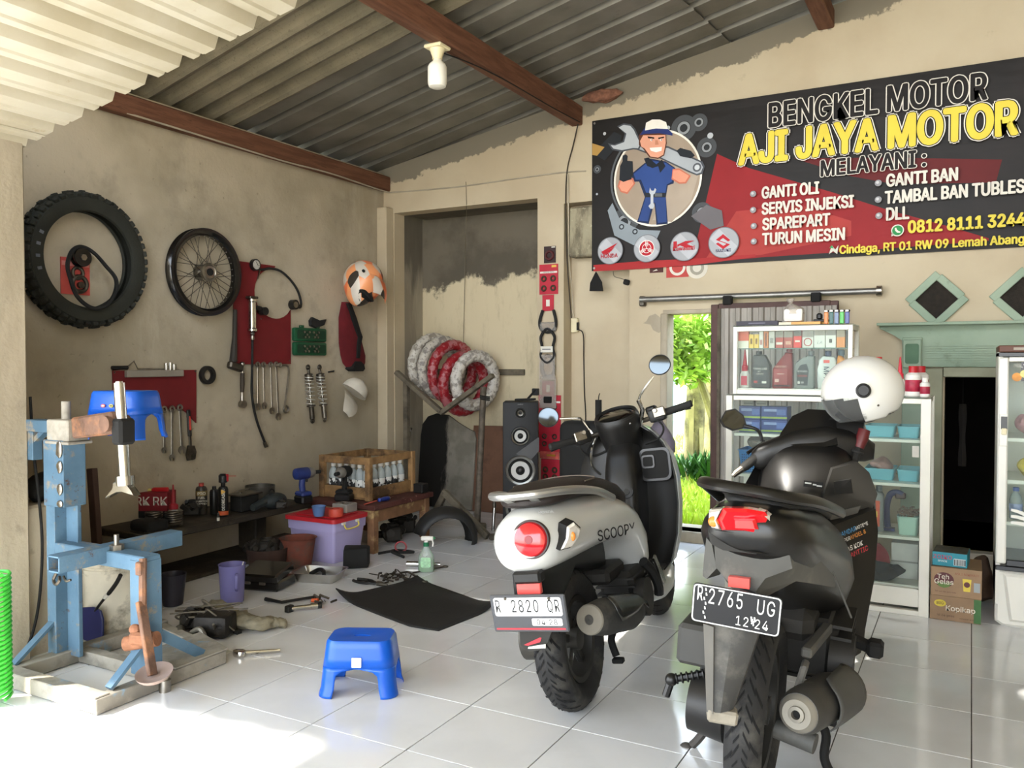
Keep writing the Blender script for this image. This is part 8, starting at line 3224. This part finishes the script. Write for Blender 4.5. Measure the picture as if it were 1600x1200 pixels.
def lens(name,pts,m,par,dep=.03,y=.0):
 P_=[V(p)for p in pts]
 c=sum(P_,V())/len(P_)
 mb=MB()
 mb.ring_skin([[p+V((0,dep,0))for p in P_],P_,[c+(p-c)*.8+V((0,-.012,0))for p in P_]])
 return part(name,mb,m,par,ang=20)
tl=lens('tail_lamp',[(-0.064,-0.37,0.889),(-0.005,-0.375,0.897),(0.034,-0.36,0.892),(0.074,-0.33,0.833),(0.05,-0.34,0.831),(-0.007,-0.37,0.841),(-0.063,-0.37,0.835),(-0.076,-0.37,0.859)],m_redlens,t)
lens('bright_core',[(-0.034,-0.389,0.871),(0.017,-0.389,0.877),(0.026,-0.387,0.853),(-0.031,-0.389,0.848)],mat('bright_red_core','e8202a',.15,var=.1,coat=.4),tl,.004)
il=lens('indicator',[(-0.104,-0.34,0.874),(-0.066,-0.365,0.888),(-0.078,-0.365,0.858),(-0.066,-0.365,0.834),(-0.093,-0.345,0.831),(-0.105,-0.335,0.849)],m_clearlens,t)
ir=lens('indicator',[(0.017,-0.362,0.896),(0.055,-0.33,0.882),(0.082,-0.29,0.858),(0.09,-0.28,0.835),(0.076,-0.32,0.828),(0.049,-0.35,0.869)],m_clearlens,t)
for q,par in(((-0.085,-0.36,0.851),il),((0.08,-0.305,0.843),ir)):
 mb=MB()
 mb.sph(q,(.016,.012,.014),12,8)
 part('amber_bulb',mb,m_amber,par)
def facet(name,pts,m,fwd=(0,.05,0),ang=20):
 a=[V(p)for p in pts]
 mb=MB()
 mb.ring_skin([a,[p+V(fwd)for p in a]])
 return part(name,mb,m,t,ang=ang)
facet('under_lamp_panel',[(-0.103,-0.345,0.828),(-0.062,-0.375,0.833),(0.053,-0.36,0.832),(0.081,-0.335,0.827),(0.093,-0.315,0.786),(0.018,-0.36,0.786),(-0.057,-0.37,0.786),(-0.095,-0.34,0.79)],mat('faded_black','2a2927',.5,var=.2))
facet('rear_cowl',[(-0.083,-0.35,0.79),(0.02,-0.372,0.792),(0.095,-0.33,0.789),(0.102,-0.32,0.756),(0.046,-0.36,0.731),(0.023,-0.35,0.69),(-0.044,-0.36,0.709),(-0.077,-0.345,0.735)],m_dgrey,(0,.12,0))
facet('side_cowl',[(0.089,-0.325,0.823),(0.125,-0.2,0.786),(0.177,-0.05,0.691),(0.185,-0.03,0.653),(0.106,-0.26,0.711),(0.049,-0.335,0.681),(0.023,-0.345,0.687),(0.042,-0.35,0.731),(0.099,-0.32,0.759)],m_dgrey,(-.02,.06,0))
facet('side_cowl',[(-0.108,-0.33,0.802),(-0.091,-0.345,0.791),(-0.075,-0.34,0.731),(-0.101,-0.33,0.697),(-0.113,-0.32,0.7),(-0.115,-0.31,0.747)],m_dgrey,(.02,.06,0))
mb=MB()
a=[V(p)for p in((-0.038,-0.382,0.726),(0.012,-0.38,0.728),(0.013,-0.378,0.703),(-0.037,-0.38,0.701))]
mb.ring_skin([[p+V((0,.02,0))for p in a],a])
part('red_reflector',mb,MATS['red_reflector'],t)
ux,uy,nn,o,w,h=plate(t,((-0.109,-0.405,0.703),(0.099,-0.39,0.698),(-0.127,-0.395,0.606),(0.084,-0.38,0.6)),None,None,None,None,None,None)
mm=M((ux,uy,nn)).transposed().to_4x4()
mm.translation=o
mb=MB()
mb.prism(rrect(w,h,.01,3),o-nn*.004,ux,uy,.003)
pl=part('number_plate',mb,mat('plate_black','1d1d1f',.45,var=.15),t)
m_pw=mat('plate_white_paint','d8d8d4',.5,var=.1,scale=50)
mb=MB()
oo,ii=rrect(w*.985,h*.97,.01,3),rrect(w*.955,h*.91,.008,3)
for i in range(len(oo)):
 j=(i+1)%len(oo)
 mb.poly([o+nn*.0004+ux*p[0]+uy*p[1]for p in(oo[i],oo[j],ii[j],ii[i])])
part('white_border',mb,m_pw,pl,smooth=False)
for s,a,b_,sz,sx in(('R',-.415,.08,.4,.62),('2765',-.12,.04,.42,.72),('UG',.33,.0,.4,.72),('12·24',.19,-.38,.26,.95)):
 lettering(s,h*sz*1.3,o+ux*(a*w)+uy*(b_*h),ux,uy,m_pw,pl,sx=sx*.78,bold=0,spacing=1.12,lift=.0016)
mb=MB()
for k in range(7):
 a=o+ux*(w*(-.36+.012*math.sin(k*2.3)))+uy*(h*(.42-.12*k))+nn*.0009
 mb.poly([a,a+ux*.003,a+ux*.005-uy*.007,a+ux*.001-uy*.008])
for k in range(4):
 a=o+ux*(w*(.17+.012*k))+uy*(h*(-.1-.05*(k%3)))+nn*.0009
 mb.poly([a,a+ux*.004,a+ux*.005-uy*.012,a+ux*.002-uy*.013])
part('scratch',mb,m_pw,pl,smooth=False)['kind']='stuff'
mb=MB()
rows=[]
for f in range(7):
 g=f/6
 tlp,trp=V((-0.1,-0.31,0.601)),V((0.037,-0.3,0.6))
 blp,brp=V((-0.071,-0.335,0.366)),V((-0.013,-0.325,0.38))
 a,b_=tlp.lerp(blp,g),trp.lerp(brp,g**.8)
 u=b_-a
 rows.append([a+V((0,.05,0)),a,a+u*.2+V((0,-.016,0)),a+u*.55+V((0,-.022,0)),a+u*.85+V((0,-.012,0)),b_,b_+V((0,.05,0)),a+u*.5+V((0,.03,0))])
mb.ring_skin(rows)
mg=part('mudguard',mb,m_dusty_black,t,ang=22)
mb=MB()
a,b_=V((-0.102,-0.325,0.58)),V((-0.075,-0.345,0.366))
mb.ring_skin([[a,a+X*.028+V((0,-.01,0)),a+X*.028+V((0,.04,0)),a+V((0,.05,0))],[b_,b_+X*.018+V((0,-.008,0)),b_+X*.018+V((0,.03,0)),b_+V((0,.04,0))]])
part('guard_flange',mb,mat('pale_dusty_plastic','5d5a54',.75,var=.15),mg,ang=20)
mb=MB()
mb.bar((-0.076,-0.33,0.36),(-0.005,-0.31,0.356),.05,.035,bev=.006)
part('guard_tip',mb,mat('mud_caked','8a8375',.9,var=.25,scale=20,bump=.3),mg)
mb=MB()
mb.cyl((-.19,.02,.235),(-.085,.02,.235),.085,.1,n=26)
mb.box((-.14,.25,.25),(.1,.42,.13),bev=.03,seg=2)
part('drive_case',mb,mat('black_alloy_case','252423',.4,.3,var=.15),t)
mb=MB()
mb.box((-.185,.04,.415),(.1,.16,.12),bev=.012)
mb.box((-.15,.06,.34),(.05,.08,.06),bev=.006)
part('air_box',mb,mat('grey_air_box','3f3e3b',.6,var=.15),t)
mb=MB()
a,b_=V((-.16,.0,.325)),V((-.245,-.03,.3))
mb.tube([a,b_],.011,8)
for k in range(6):
 mb.torus(a.lerp(b_,k/6),b_-a,.013,.0035,14,5)
mb.sph(b_,.019,12,8)
mb.tube([b_,b_+V((-.012,-.005,-.05))],.012,8)
part('kick_lever',mb,m_satin,t)
me_,mf_=V((.122,-.13,.326)),V((.235,.42,.25))
ax_=(mf_-me_).normalized()
mb=MB()
mb.lathe([(.03,.0),(.052,.004),(.058,.02),(.062,.05),(.066,.28),(.055,.36),(.028,.42)],me_,ax_,n=32)
mf=part('muffler',mb,mat('sooty_muffler','4a4844',.55,.4,var=.25,scale=8,dirt='77736a',dirt_amt=.3),t)
mb=MB()
mb.lathe([(.022,-.012),(.038,-.014),(.043,-.006),(.05,.002),(.052,.012),(.038,.012),(.034,.0),(.022,.012)],me_,ax_,n=32,loop=True,caps=False)
mb.lathe([(.012,-.02),(.021,-.018),(.022,.0),(.012,.0)],me_,ax_,n=24,loop=True,caps=False)
part('muffler_end',mb,mat('dusty_grey_metal','8b867b',.6,.4,var=.2),mf)
mb=MB()
mb.lathe([(.001,-.004),(.014,-.004),(.014,.002),(.001,.002)],me_,ax_,n=16)
part('outlet',mb,m_matt,mf)
mb=MB()
xr=(X-ax_*X.dot(ax_)).normalized()
zr=ax_.cross(xr)
zr=zr if zr.z>0 else-zr
rings=[]
for s in range(9):
 f=s/8
 a0,a1=-58+30*f,70+20*f
 if s==0:
  a0,a1=-30,50
 rings.append([me_+ax_*(.12+.26*f)+xr*.078*math.cos(R(a0+(a1-a0)*k/9))+zr*.078*math.sin(R(a0+(a1-a0)*k/9))for k in range(10)])
mb.ring_skin(rings,closed=False)
part('heat_shield',mb,m_dgrey,mf,solid=.005,ang=60)
mb=MB()
mb.bar((.09,.02,.28),(.12,.0,.42),.05,.02,up=(1,0,0),bev=.005)
mb.bar((.115,.05,.43),(.15,.3,.44),.03,.03,bev=.005)
mb.cyl((.05,.04,.2),(.16,.02,.19),.028,n=16)
part('swing_bracket',mb,m_dgrey,t)
mb=MB()
mb.box((.08,.42,.36),(.2,.26,.2),bev=.03)
for k in range(6):
 mb.box((.12,.42,.27+.035*k),(.2,.24,.01))
mb.cyl((.16,.34,.33),(.23,.34,.33),.085,n=22)
mb.box((.0,.3,.47),(.24,.3,.1),bev=.03)
part('engine_block',mb,MATS['dark_engine'],t)
mb=MB()
mb.tube(spline([(-.08,.3,.17),(-.13,.28,.15),(-0.202,0.24,0.029),(-0.227,0.24,-0.007)],5),.014,8)
mb.sph((-0.245,0.24,-0.024),(.024,.02,.02),12,8)
part('stand_leg',mb,mat('worn_stand','4b4742',.7,.3,var=.25),t)
mb=MB()
mb.tube(spline([(.1,.25,.19),(.17,.22,.15),(0.175,0.2,0.075),(.21,.2,.012)],5),.014,8)
mb.cyl((.12,.24,.185),(.2,.24,.18),.02,n=12)
part('stand_leg',mb,m_matt,t)
mb=MB()
loft(mb,[(.5,.16,.26,.42),(.58,.225,.235,.36),(.7,.245,.23,.34),(.85,.24,.24,.35),(.95,.2,.28,.4)],ex=3.4,n=26)
part('foot_board',mb,m_dusty_black,t,ang=50)
mb=MB()
mb.bar((.2,.5,.36),(.29,.48,.34),.05,.03,bev=.006)
mb.box((.285,.47,.35),(.05,.07,.05),bev=.01)
part('foot_peg',mb,m_matt,t)
VS=[(.32,.2,.84),(.4,.235,.88),(.52,.25,.93),(.64,.25,.96),(.75,.235,.985),(.83,.2,1.0),(.89,.15,1.01),(.92,.1,1.015)]
mb=MB()
rings=[]
for z,w_,y in VS:
 r=[(w_*(-1+2*i/12),y-.09*abs(-1+2*i/12)**2.5,z)for i in range(13)]
 r+=[(w_*(1-2*i/12)*1.01,y+.04+.05*(1-(1-2*i/12)**2)-.07*abs(1-2*i/12)**2.5,z)for i in range(13)]
 rings.append(r)
mb.ring_skin(rings)
sh=part('leg_shield',mb,m_gb,t,ang=50)
mb=MB()
a=[V(p)for p in((0.091,0.55,0.669),(0.117,0.62,0.695),(0.245,0.78,0.747),(0.259,0.78,0.669),(0.26,0.74,0.506),(0.239,0.62,0.277),(0.212,0.58,0.262),(0.176,0.52,0.49),(0.114,0.52,0.631))]
mb.ring_skin([a,[p+V((-.05,.03,0))for p in a]])
sp=part('side_panel',mb,m_gb,t,ang=20)
c0,c1,c2=V((0.126,0.54,0.667)),V((0.216,0.67,0.705)),V((0.137,0.545,0.625))
ux=(c1-c0).normalized()
uy=(c0-c2)
uy=(uy-ux*uy.dot(ux)).normalized()
nn=ux.cross(uy)
if nn.y>0:
 nn=-nn
for s,dv,du,hx,sz in(('STANDAR',0,.0,'4a8fc0',.022),('MOTEYE',.002,.098,'d8d8d4',.016),('SUPER',-.021,.012,'d8d8d4',.017),('ANGEL &',-.022,.066,'c9853c',.019),('NAS KOK',-.056,.024,'d8d8d4',.022),('IKA',-.078,.026,'d8d8d4',.016),('ANTTIC',-.08,.052,'c23a44',.023)):
 lettering(s,sz,c0+ux*du+uy*dv+nn*.016,ux,uy,mat('st_'+hx,hx,.45),sp,bold=.035,align='LEFT')
mb=MB()
loft(mb,[(.66,.06,.45,.7),(.72,.1,.42,.8),(.8,.15,.42,.9),(.88,.18,.45,.95),(.98,.17,.5,.97)],ex=3.2,n=26)
tun=part('centre_cover',mb,m_dusty_black if False else m_satin,t,ang=50)
mb=MB()
a=V((0.04,0.7,0.819))
mb.box(a,(.066,.004,.022),rz=.0)
wl=part('warning_label',mb,m_matt,t,smooth=False)
mb=MB()
for k,(dx,ww)in enumerate(((-.018,.022),(.004,.012),(.02,.018))):
 mb.box(a+V((dx,-.0026,.003-.003*k)),(ww,.001,.005))
part('label_print',mb,mat('label_grey','a8a8a4',.5),wl,smooth=False)
mb=MB()
a=[V(p)for p in((0.078,0.7,0.79),(0.096,0.75,0.875),(0.173,0.82,0.901),(0.213,0.84,0.866),(0.246,0.84,0.791),(0.233,0.8,0.731),(0.191,0.74,0.708),(0.112,0.68,0.693),(0.078,0.66,0.732))]
mb.ring_skin([a,[p+V((-.03,.12,0))for p in a]])
gb=part('glove_box',mb,mat('satin_grey_black','2b2a28',.35,var=.12,scale=4),t,ang=20)
mb=MB()
a=[V(p)+V((0,-.014,0))for p in((0.106,0.71,0.837),(0.159,0.75,0.848),(0.169,0.75,0.799),(0.112,0.7,0.794))]
mb.ring_skin([a,[p+V((0,.02,0))for p in a]])
part('key_panel',mb,m_matt,gb)
mb=MB()
a=[V(p)+V((0,-.012,0))for p in((0.105,0.68,0.733),(0.197,0.76,0.755),(0.189,0.75,0.726),(0.107,0.68,0.706))]
mb.ring_skin([a,[p+V((0,.015,0))for p in a]])
part('lip_light_paint',mb,m_dgrey,gb)  # paler grey puts the light on the lip into its colour
mb=MB()
rings=[]
for x,y,z,ry,rz_ in((-.205,.86,.895,.02,.025),(-.18,.87,.9,.045,.05),(-.13,.895,.915,.06,.062),(-.05,.93,.945,.07,.07),(.05,.955,.965,.075,.072),(.13,.975,.965,.06,.06),(.19,.985,.955,.04,.045),(.22,.99,.95,.02,.03)):
 z-=.022
 rings.append([(x,y+ry*math.copysign(abs(math.cos(2*PI*i/20))**.75,math.cos(2*PI*i/20)),z+rz_*math.copysign(abs(math.sin(2*PI*i/20))**.75,math.sin(2*PI*i/20)))for i in range(20)])
mb.ring_skin(rings)
hc_=part('handlebar_cowl',mb,m_satin,t,ang=50)
mb=MB()
rows=[]
for pts in(((-0.117,0.86,0.943),(-0.108,0.88,0.976),(-0.078,0.94,1.039),(-0.027,0.97,1.069),(0.042,0.98,1.07),(0.078,0.96,1.042),(0.095,0.88,0.951),(-0.004,0.85,0.926)),):
 a=[V(p)for p in pts]
 mb.ring_skin([a,[p+V((.01,.1,-.02))for p in a]])
part('dash_hood',mb,m_gb,hc_,ang=25)
mb=MB()
a=[V(p)for p in((0.052,0.95,1.035),(0.089,0.97,1.072),(0.137,0.98,1.08),(0.175,0.98,1.054),(0.179,0.96,0.979),(0.16,0.93,0.927),(0.078,0.9,0.916))]
mb.ring_skin([a,[p+V((.0,.06,0))for p in a]])
part('cockpit_side',mb,m_satin,hc_,ang=25)
mb=MB()
a=[V(p)+V((0,-.006,0))for p in((-0.073,0.9,0.973),(-0.059,0.95,1.015),(0.023,0.96,1.03),(0.048,0.92,0.988))]
mb.ring_skin([a,[p+V((0,.01,0))for p in a]])
part('dash_glass',mb,mat('meter_glass','0a0a0a'),hc_)
mb=MB()
a=[V(p)for p in((0.056,0.86,0.922),(0.083,0.88,0.933),(0.088,0.86,0.883),(0.063,0.85,0.876))]
mb.ring_skin([a,[p+V((0,.01,0))for p in a]])
part('white_decal',mb,mat('decal_white','b5b5b0',.5,var=.4,scale=90),hc_)
for gp in([(-0.136,0.87,0.92),(-0.161,0.86,0.899),(-0.22,0.82,0.842),(-0.234,0.81,0.829)],):
 mb=MB()
 mb.tube(gp,[.015,.0185,.0175,.013],12)
 part('grip',mb,m_rubber,t)
 mb=MB()
 mb.tube([(-0.23,0.812,0.832),(-0.25,0.8,0.814),(-0.26,0.795,0.801)],[.014,.012,.009],10)
 part('bar_end',mb,m_dsteel,t)
mb=MB()
mb.tube(spline([(-0.17,0.93,0.931),(-0.193,0.92,0.912),(-0.226,0.88,0.885)],4),.007,7)
part('brake_lever',mb,m_black,t)
mb=MB()
mb.tube([(0.08,0.95,0.921),(0.139,0.97,0.94),(0.176,0.99,0.962)],.008,8)
mb.tube([(0.116,0.97,0.947),(0.172,0.99,0.961)],.005,6)
part('brake_lever',mb,m_steel,t)
mb=MB()
mb.tube([(0.151,0.9,0.866),(0.16,0.92,0.904),(0.167,0.94,0.941)],.013,10)
mb.torus((0.164,0.93,0.927),V((.2,.2,1)),.018,.006,16,6)
part('grip',mb,m_rubber,t)
mb=MB()
mb.tube([(0.167,0.94,0.941),(0.175,0.95,0.975),(0.181,0.96,1.008)],[.018,.023,.022],12)
part('red_bar_end',mb,mat('dull_dark_red','5a1c1e',.4,var=.15),t)
mb=MB()
mb.tube(spline([(-0.184,0.93,0.93),(-0.191,0.93,0.959),(-0.21,0.92,0.978),(-0.253,0.91,0.987)],5),.007,8)
ms=part('mirror_stem',mb,m_black,t)
pts=[(-0.337,0.9,1.003),(-0.324,0.9,1.037),(-0.292,0.9,1.047),(-0.261,0.9,1.025),(-0.247,0.9,0.994),(-0.258,0.9,0.978),(-0.29,0.9,0.969),(-0.323,0.9,0.982)]
P_=[V(p)for p in pts]
c=sum(P_,V())/len(P_)
mn=V((.35,-1,.38)).normalized()
def tiltp(p,k,off):
 q=c+(p-c)*k
 q.y=c.y+((q.x-c.x)*mn.x+(q.z-c.z)*mn.z)/-mn.y*1.0
 return q+mn*off
mb=MB()
mb.ring_skin([[tiltp(p,.6,-.025)for p in P_],[tiltp(p,1.08,-.008)for p in P_],[tiltp(p,1.08,.003)for p in P_],[tiltp(p,.96,.003)for p in P_],[tiltp(p,.95,.0)for p in P_]])
part('mirror_housing',mb,m_black,ms)
mb=MB()
mb.ring_skin([[tiltp(p,.96,-.001)for p in P_],[tiltp(p,.96,.0015)for p in P_]])
part('mirror_glass',mb,m_mir,ms)
mb=MB()
loft(mb,[(1.0,.18,.6,.9),(1.08,.15,.62,.92),(1.15,.08,.66,.86),(1.18,.03,.7,.8)],ex=2.4)
part('front_fairing',mb,m_gb,t,ang=60)
mb=MB()
loft(mb,[(1.1,.06,.48,.56),(1.27,.065,.5,.57),(1.42,.06,.42,.5),(1.5,.04,.34,.4)],ex=2.6)
part('front_fender',mb,m_gb,t,ang=60)
mb=MB()
for sd in(-1,1):
 mb.cyl((sd*.075,1.27,.262),(sd*.07,1.1,.75),.018,n=10)
part('fork',mb,m_satin,t)
# ---- white helmet resting on the handlebar
hw=to_world(blk,(0.164,0.93,1.152))
cr,cu_=V((.877,.48,0)),Z
S_=V((.0,-.0,0))
view=V((hw.x,hw.y,0)).normalized()
rgt=V((view.y,-view.x,0))
F_=(rgt*-.9+Z*-.22-view*.25).normalized()
U_=(Z-F_*Z.dot(F_)).normalized()
Sd=F_.cross(U_)
if Sd.dot(view)>0:
 Sd=-Sd
t=thing('helmet','white open face helmet with a clear visor resting on the black scooter handlebar','helmet',hw-Z*.13,world=True)
def hp(th,ph,k=1.0):
 k*=.9
 return hw+(F_*(.155*math.cos(th)*math.cos(ph))+Sd*(.125*math.sin(th)*math.cos(ph))+U_*(.14*math.sin(ph)))*k
mb=MB()
b=mb.b
NT_,NP_=72,36
grid={}
def edge_ok(th,ph):
 a=abs((th+PI)%(2*PI)-PI)
 low=R(-52)+R(10)*(a>R(120))
 if ph<low:
  return False
 side=R(62)+R(16)*max(0,(ph-R(-10))/R(30))
 return not(a<R(70)and ph<R(-6)+R(8)*(1-(a/R(70))**2))
def gv(i,j,k):
 i%=NT_
 if(i,j,k)not in grid:
  grid[(i,j,k)]=b.verts.new(hp(2*PI*i/NT_,-PI/2*.72+(PI*.86)*j/NP_,k))
 return grid[(i,j,k)]
for i in range(NT_):
 for j in range(NP_):
  th=2*PI*(i+.5)/NT_
  ph=-PI/2*.72+(PI*.86)*(j+.5)/NP_
  if edge_ok(th,ph):
   b.faces.new((gv(i,j,1),gv(i+1,j,1),gv(i+1,j+1,1),gv(i,j+1,1)))
top=[gv(i,NP_,1)for i in range(NT_)]
b.faces.new(top)
part('shell',mb,mat('helmet_white','d6d5cf',.18,var=.02,coat=.5),t,solid=.014,ang=60)
mb=MB()
mb.sph((0,0,0),1,28,16)
for v in mb.b.verts:
 d=v.co.copy()
 v.co=hw+(F_*(d.x*.105)+Sd*(d.y*.096)+U_*(d.z*.112-.004))
part('liner',mb,mat('dark_liner','0d0c0c',.95,var=.2),t)
mb=MB()
rings=[]
for j in range(9):
 ph=R(-44+44*j/8)
 rings.append([hp(R(-76+152*i/24),ph,1.06)for i in range(25)])
mb.ring_skin(rings,closed=False)
part('visor',mb,sheet_glass('visor_clear','f2f4f2',.93,.04),t,ang=60)
sdir=(Sd*.9+F_*.12).normalized()
bp_=hp(math.atan2(.9,.16),R(6),1.0)
mb=MB()
nb=((bp_-hw)).normalized()
mb.lathe([(.001,.02),(.018,.02),(.02,.016),(.026,.014),(.027,.0),(.027,-.01)],bp_,nb,n=26)
part('visor_button',mb,m_black,t)
mb=MB()
p=hp(math.atan2(.95,-.1),R(-22),1.055)
mb.sph(p,.0045,8,6)
part('rivet',mb,m_dsteel,t)
mb=MB()
mb.tube(spline([hp(R(100),R(-50),.98),hp(R(120),R(-47),.97),hp(R(150),R(-43),.97),hp(R(180),R(-42),.97)],5),.008,8)
part('edge_trim',mb,m_black,t)
mb=MB()
for k in range(3):
 p=hp(R(115+22*k),R(-50),.93)
 mb.box(p,(.02,.02,.014),bev=.003)
part('press_stud',mb,m_matt,t)['kind']='stuff'
# ==== GARDEN BEYOND THE SIDE DOORWAY
n=NT('lawn_soil')
c=n.mix(n.ramp(n.noise(2.5,6),.35,.65),'b9c65a','9db048')
m_lawn=n.done(c,.95,n.noise(20,5),.4)
mb=MB()
mb.box((-5.5,12.2,-.06),(16,12.2,.1))
struct('lawn',mb,m_lawn,smooth=False)
rnd=random.Random(11)
mb=MB()
for i in range(15000):
 y=6.35+7.4*rnd.random()**1.3
 x=max(-.3*y-.1+rnd.uniform(-.9,.9)*(y/6),-9)
 h_=rnd.uniform(.03,.1)
 a=rnd.uniform(0,6.28)
 d=V((math.cos(a),math.sin(a),0))*rnd.uniform(.008,.018)
 p=V((x,y,-.012))
 tip=p+V((rnd.uniform(-.05,.05),rnd.uniform(-.05,.05),h_))
 mb.b.faces.new([mb.b.verts.new(v)for v in(p-d,p+d,tip)])
g=part('grass',mb,mat('sunny_grass','bdd250',.8,var=.3,scale=3),None,smooth=False)
tag(g,'bright sunlit grass beyond the side doorway','grass',kind='stuff')
m_bark=mat('banana_stem','8b8259',.85,var=.35,scale=5,dirt='4a4230',dirt_amt=.5,dscale=4,bump=.5)
m_leaf=mat('banana_leaf','4d7a2c',.5,var=.25,scale=3)
m_leaf2=mat('citrus_leaf','9dbd5c',.5,var=.4,scale=2)
def leaf(mb,o,d,L,w,droop):
 d=V(d).normalized()
 s=d.cross(Z).normalized()
 rows=[]
 for k in range(8):
  f=k/7
  p=V(o)+d*(L*f)+Z*(L*(.45*f-droop*f*f))
  ww=w*math.sin(PI*min(.97,.1+.9*f))**.7*(1 if k%2 else.86)
  rows.append([mb.b.verts.new(p-s*ww-Z*ww*.3),mb.b.verts.new(p),mb.b.verts.new(p+s*ww-Z*ww*.3)])
 for A,B in zip(rows,rows[1:]):
  for i in range(2):
   mb.b.faces.new((A[i],A[i+1],B[i+1],B[i]))
def banana(label,x,y,r,h,lean,seed):
 t=thing('banana_plant',label,'banana plant',(x,y,-.01),group='banana plants in the garden')
 rn=random.Random(seed)
 mb=MB()
 mb.lathe([(r*1.15,0),(r,.15),(r*.95,h*.5),(r*.8,h)],(0,0,0),V((lean,0,1)),n=16)
 for v in mb.b.verts:
  v.co+=NZ.noise_vector(v.co*5)*r*.15
 part('trunk',mb,m_bark,t)
 mb=MB()
 for k in range(9):
  a=rn.uniform(0,6.28)
  z=rn.uniform(.5,h)
  e=V((math.cos(a),math.sin(a),0))
  mb.bar(e*r*.95+Z*z+X*lean*z,e*r*1.15+Z*(z-rn.uniform(.4,.7))+X*lean*z,.12*r*4,.008,up=e)
 part('dry_sheath',mb,mat('dry_sheath','a09468',.95,var=.4,scale=4),t)
 for k in range(7):
  a=2*PI*k/7+rn.random()
  mb=MB()
  leaf(mb,(lean*h,0,h),(math.cos(a),math.sin(a),0),rn.uniform(1.1,1.7),rn.uniform(.16,.24),rn.uniform(.35,.9))
  part('leaf',mb,m_leaf,t)
for a in(('thick banana stem standing alone by the jamb side of the doorway view',-2.67,9.0,.11,2.1,.05,1),('banana stem with hanging dry sheaths closer to the sliding gate',-2.6,9.5,.115,2.2,-.03,2),('slim banana stem half hidden behind the sliding gate',-2.44,9.3,.1,2.0,.02,3)):
 banana(*a)
t=thing('citrus_tree','leafy light green tree crown seen in the doorway top','tree',(-2.5,8.2,-.01))
mb=MB()
mb.tube([(.3,.1,0),(.25,.1,.7),(.05,.05,1.3)],[.06,.05,.03],8)
part('trunk',mb,m_bark,t)
mb=MB()
rn=random.Random(9)
for i in range(2300):
 u=V((rn.gauss(0,1),rn.gauss(0,1),rn.gauss(0,1))).normalized()*(rn.random()**.4)
 p=V((.0,0,1.42))+V((u.x*.42,u.y*.45,u.z*.4))
 d=V((rn.uniform(-1,1),rn.uniform(-1,1),rn.uniform(-.8,.5))).normalized()
 s=d.cross(V((rn.random(),rn.random(),1))).normalized()
 L=rn.uniform(.08,.14)
 mb.b.faces.new([mb.b.verts.new(v)for v in(p,p+d*L*.5+s*L*.24,p+d*L,p+d*L*.5-s*L*.24)])
part('foliage',mb,m_leaf2,t,smooth=False)
t=thing('green_shrub','dark green shrub at the foot of the banana stems','shrub',(-2.48,8.75,-.01))
mb=MB()
for i in range(420):
 a=rn.uniform(0,6.28)
 o=V((rn.gauss(0,.22),rn.gauss(0,.12),.0))
 tip=o+V((math.cos(a)*rn.uniform(.08,.25),math.sin(a)*.2,rn.uniform(.1,.34)))
 s=(tip-o).cross(Z).normalized()*.022
 m_=o.lerp(tip,.5)
 mb.b.faces.new([mb.b.verts.new(v)for v in(o,m_+s,tip,m_-s)])
part('foliage',mb,mat('dark_leaf','2f5a24',.6,var=.35,scale=3),t,smooth=False)
mb=MB()
for i in range(260):
 o=V((-2.95+rn.gauss(0,.18),8.9+rn.gauss(0,.15),0))
 tip=o+V((rn.uniform(-.15,.15),rn.uniform(-.1,.1),rn.uniform(.03,.16)))
 s=V((rn.uniform(-1,1),rn.uniform(-1,1),0))*.02
 mb.b.faces.new([mb.b.verts.new(v)for v in(o-s,o+s,tip)])
ob=part('dry_leaves',mb,mat('dry_leaf','8a7a52',.95,var=.35,scale=3),None,smooth=False)
tag(ob,'dry leaf litter on the lawn beside the thick banana stem','leaves',kind='stuff')
t=thing('blue_fence','pale blue painted fence frame far beyond the garden','fence',(-4.25,13.2,-.01))
for dx in(-.35,0,.35):
 mb=MB()
 mb.box((dx,0,.55),(.07,.06,1.1))
 part('post',mb,mat('pale_blue_paint','7fb6d8',.6,var=.1),t,smooth=False)
for z in(.35,.95):
 mb=MB()
 mb.box((0,-.04,z),(.8,.03,.08))
 part('rail',mb,MATS['pale_blue_paint'],t,smooth=False)
mb=MB()
mb.box((-6,17.5,1.2),(12,.2,2.5),bev=.01)
struct('wall_garden',mb,mat('pale_garden_wall','d5d8c8',.9,var=.1,scale=.6),smooth=False)
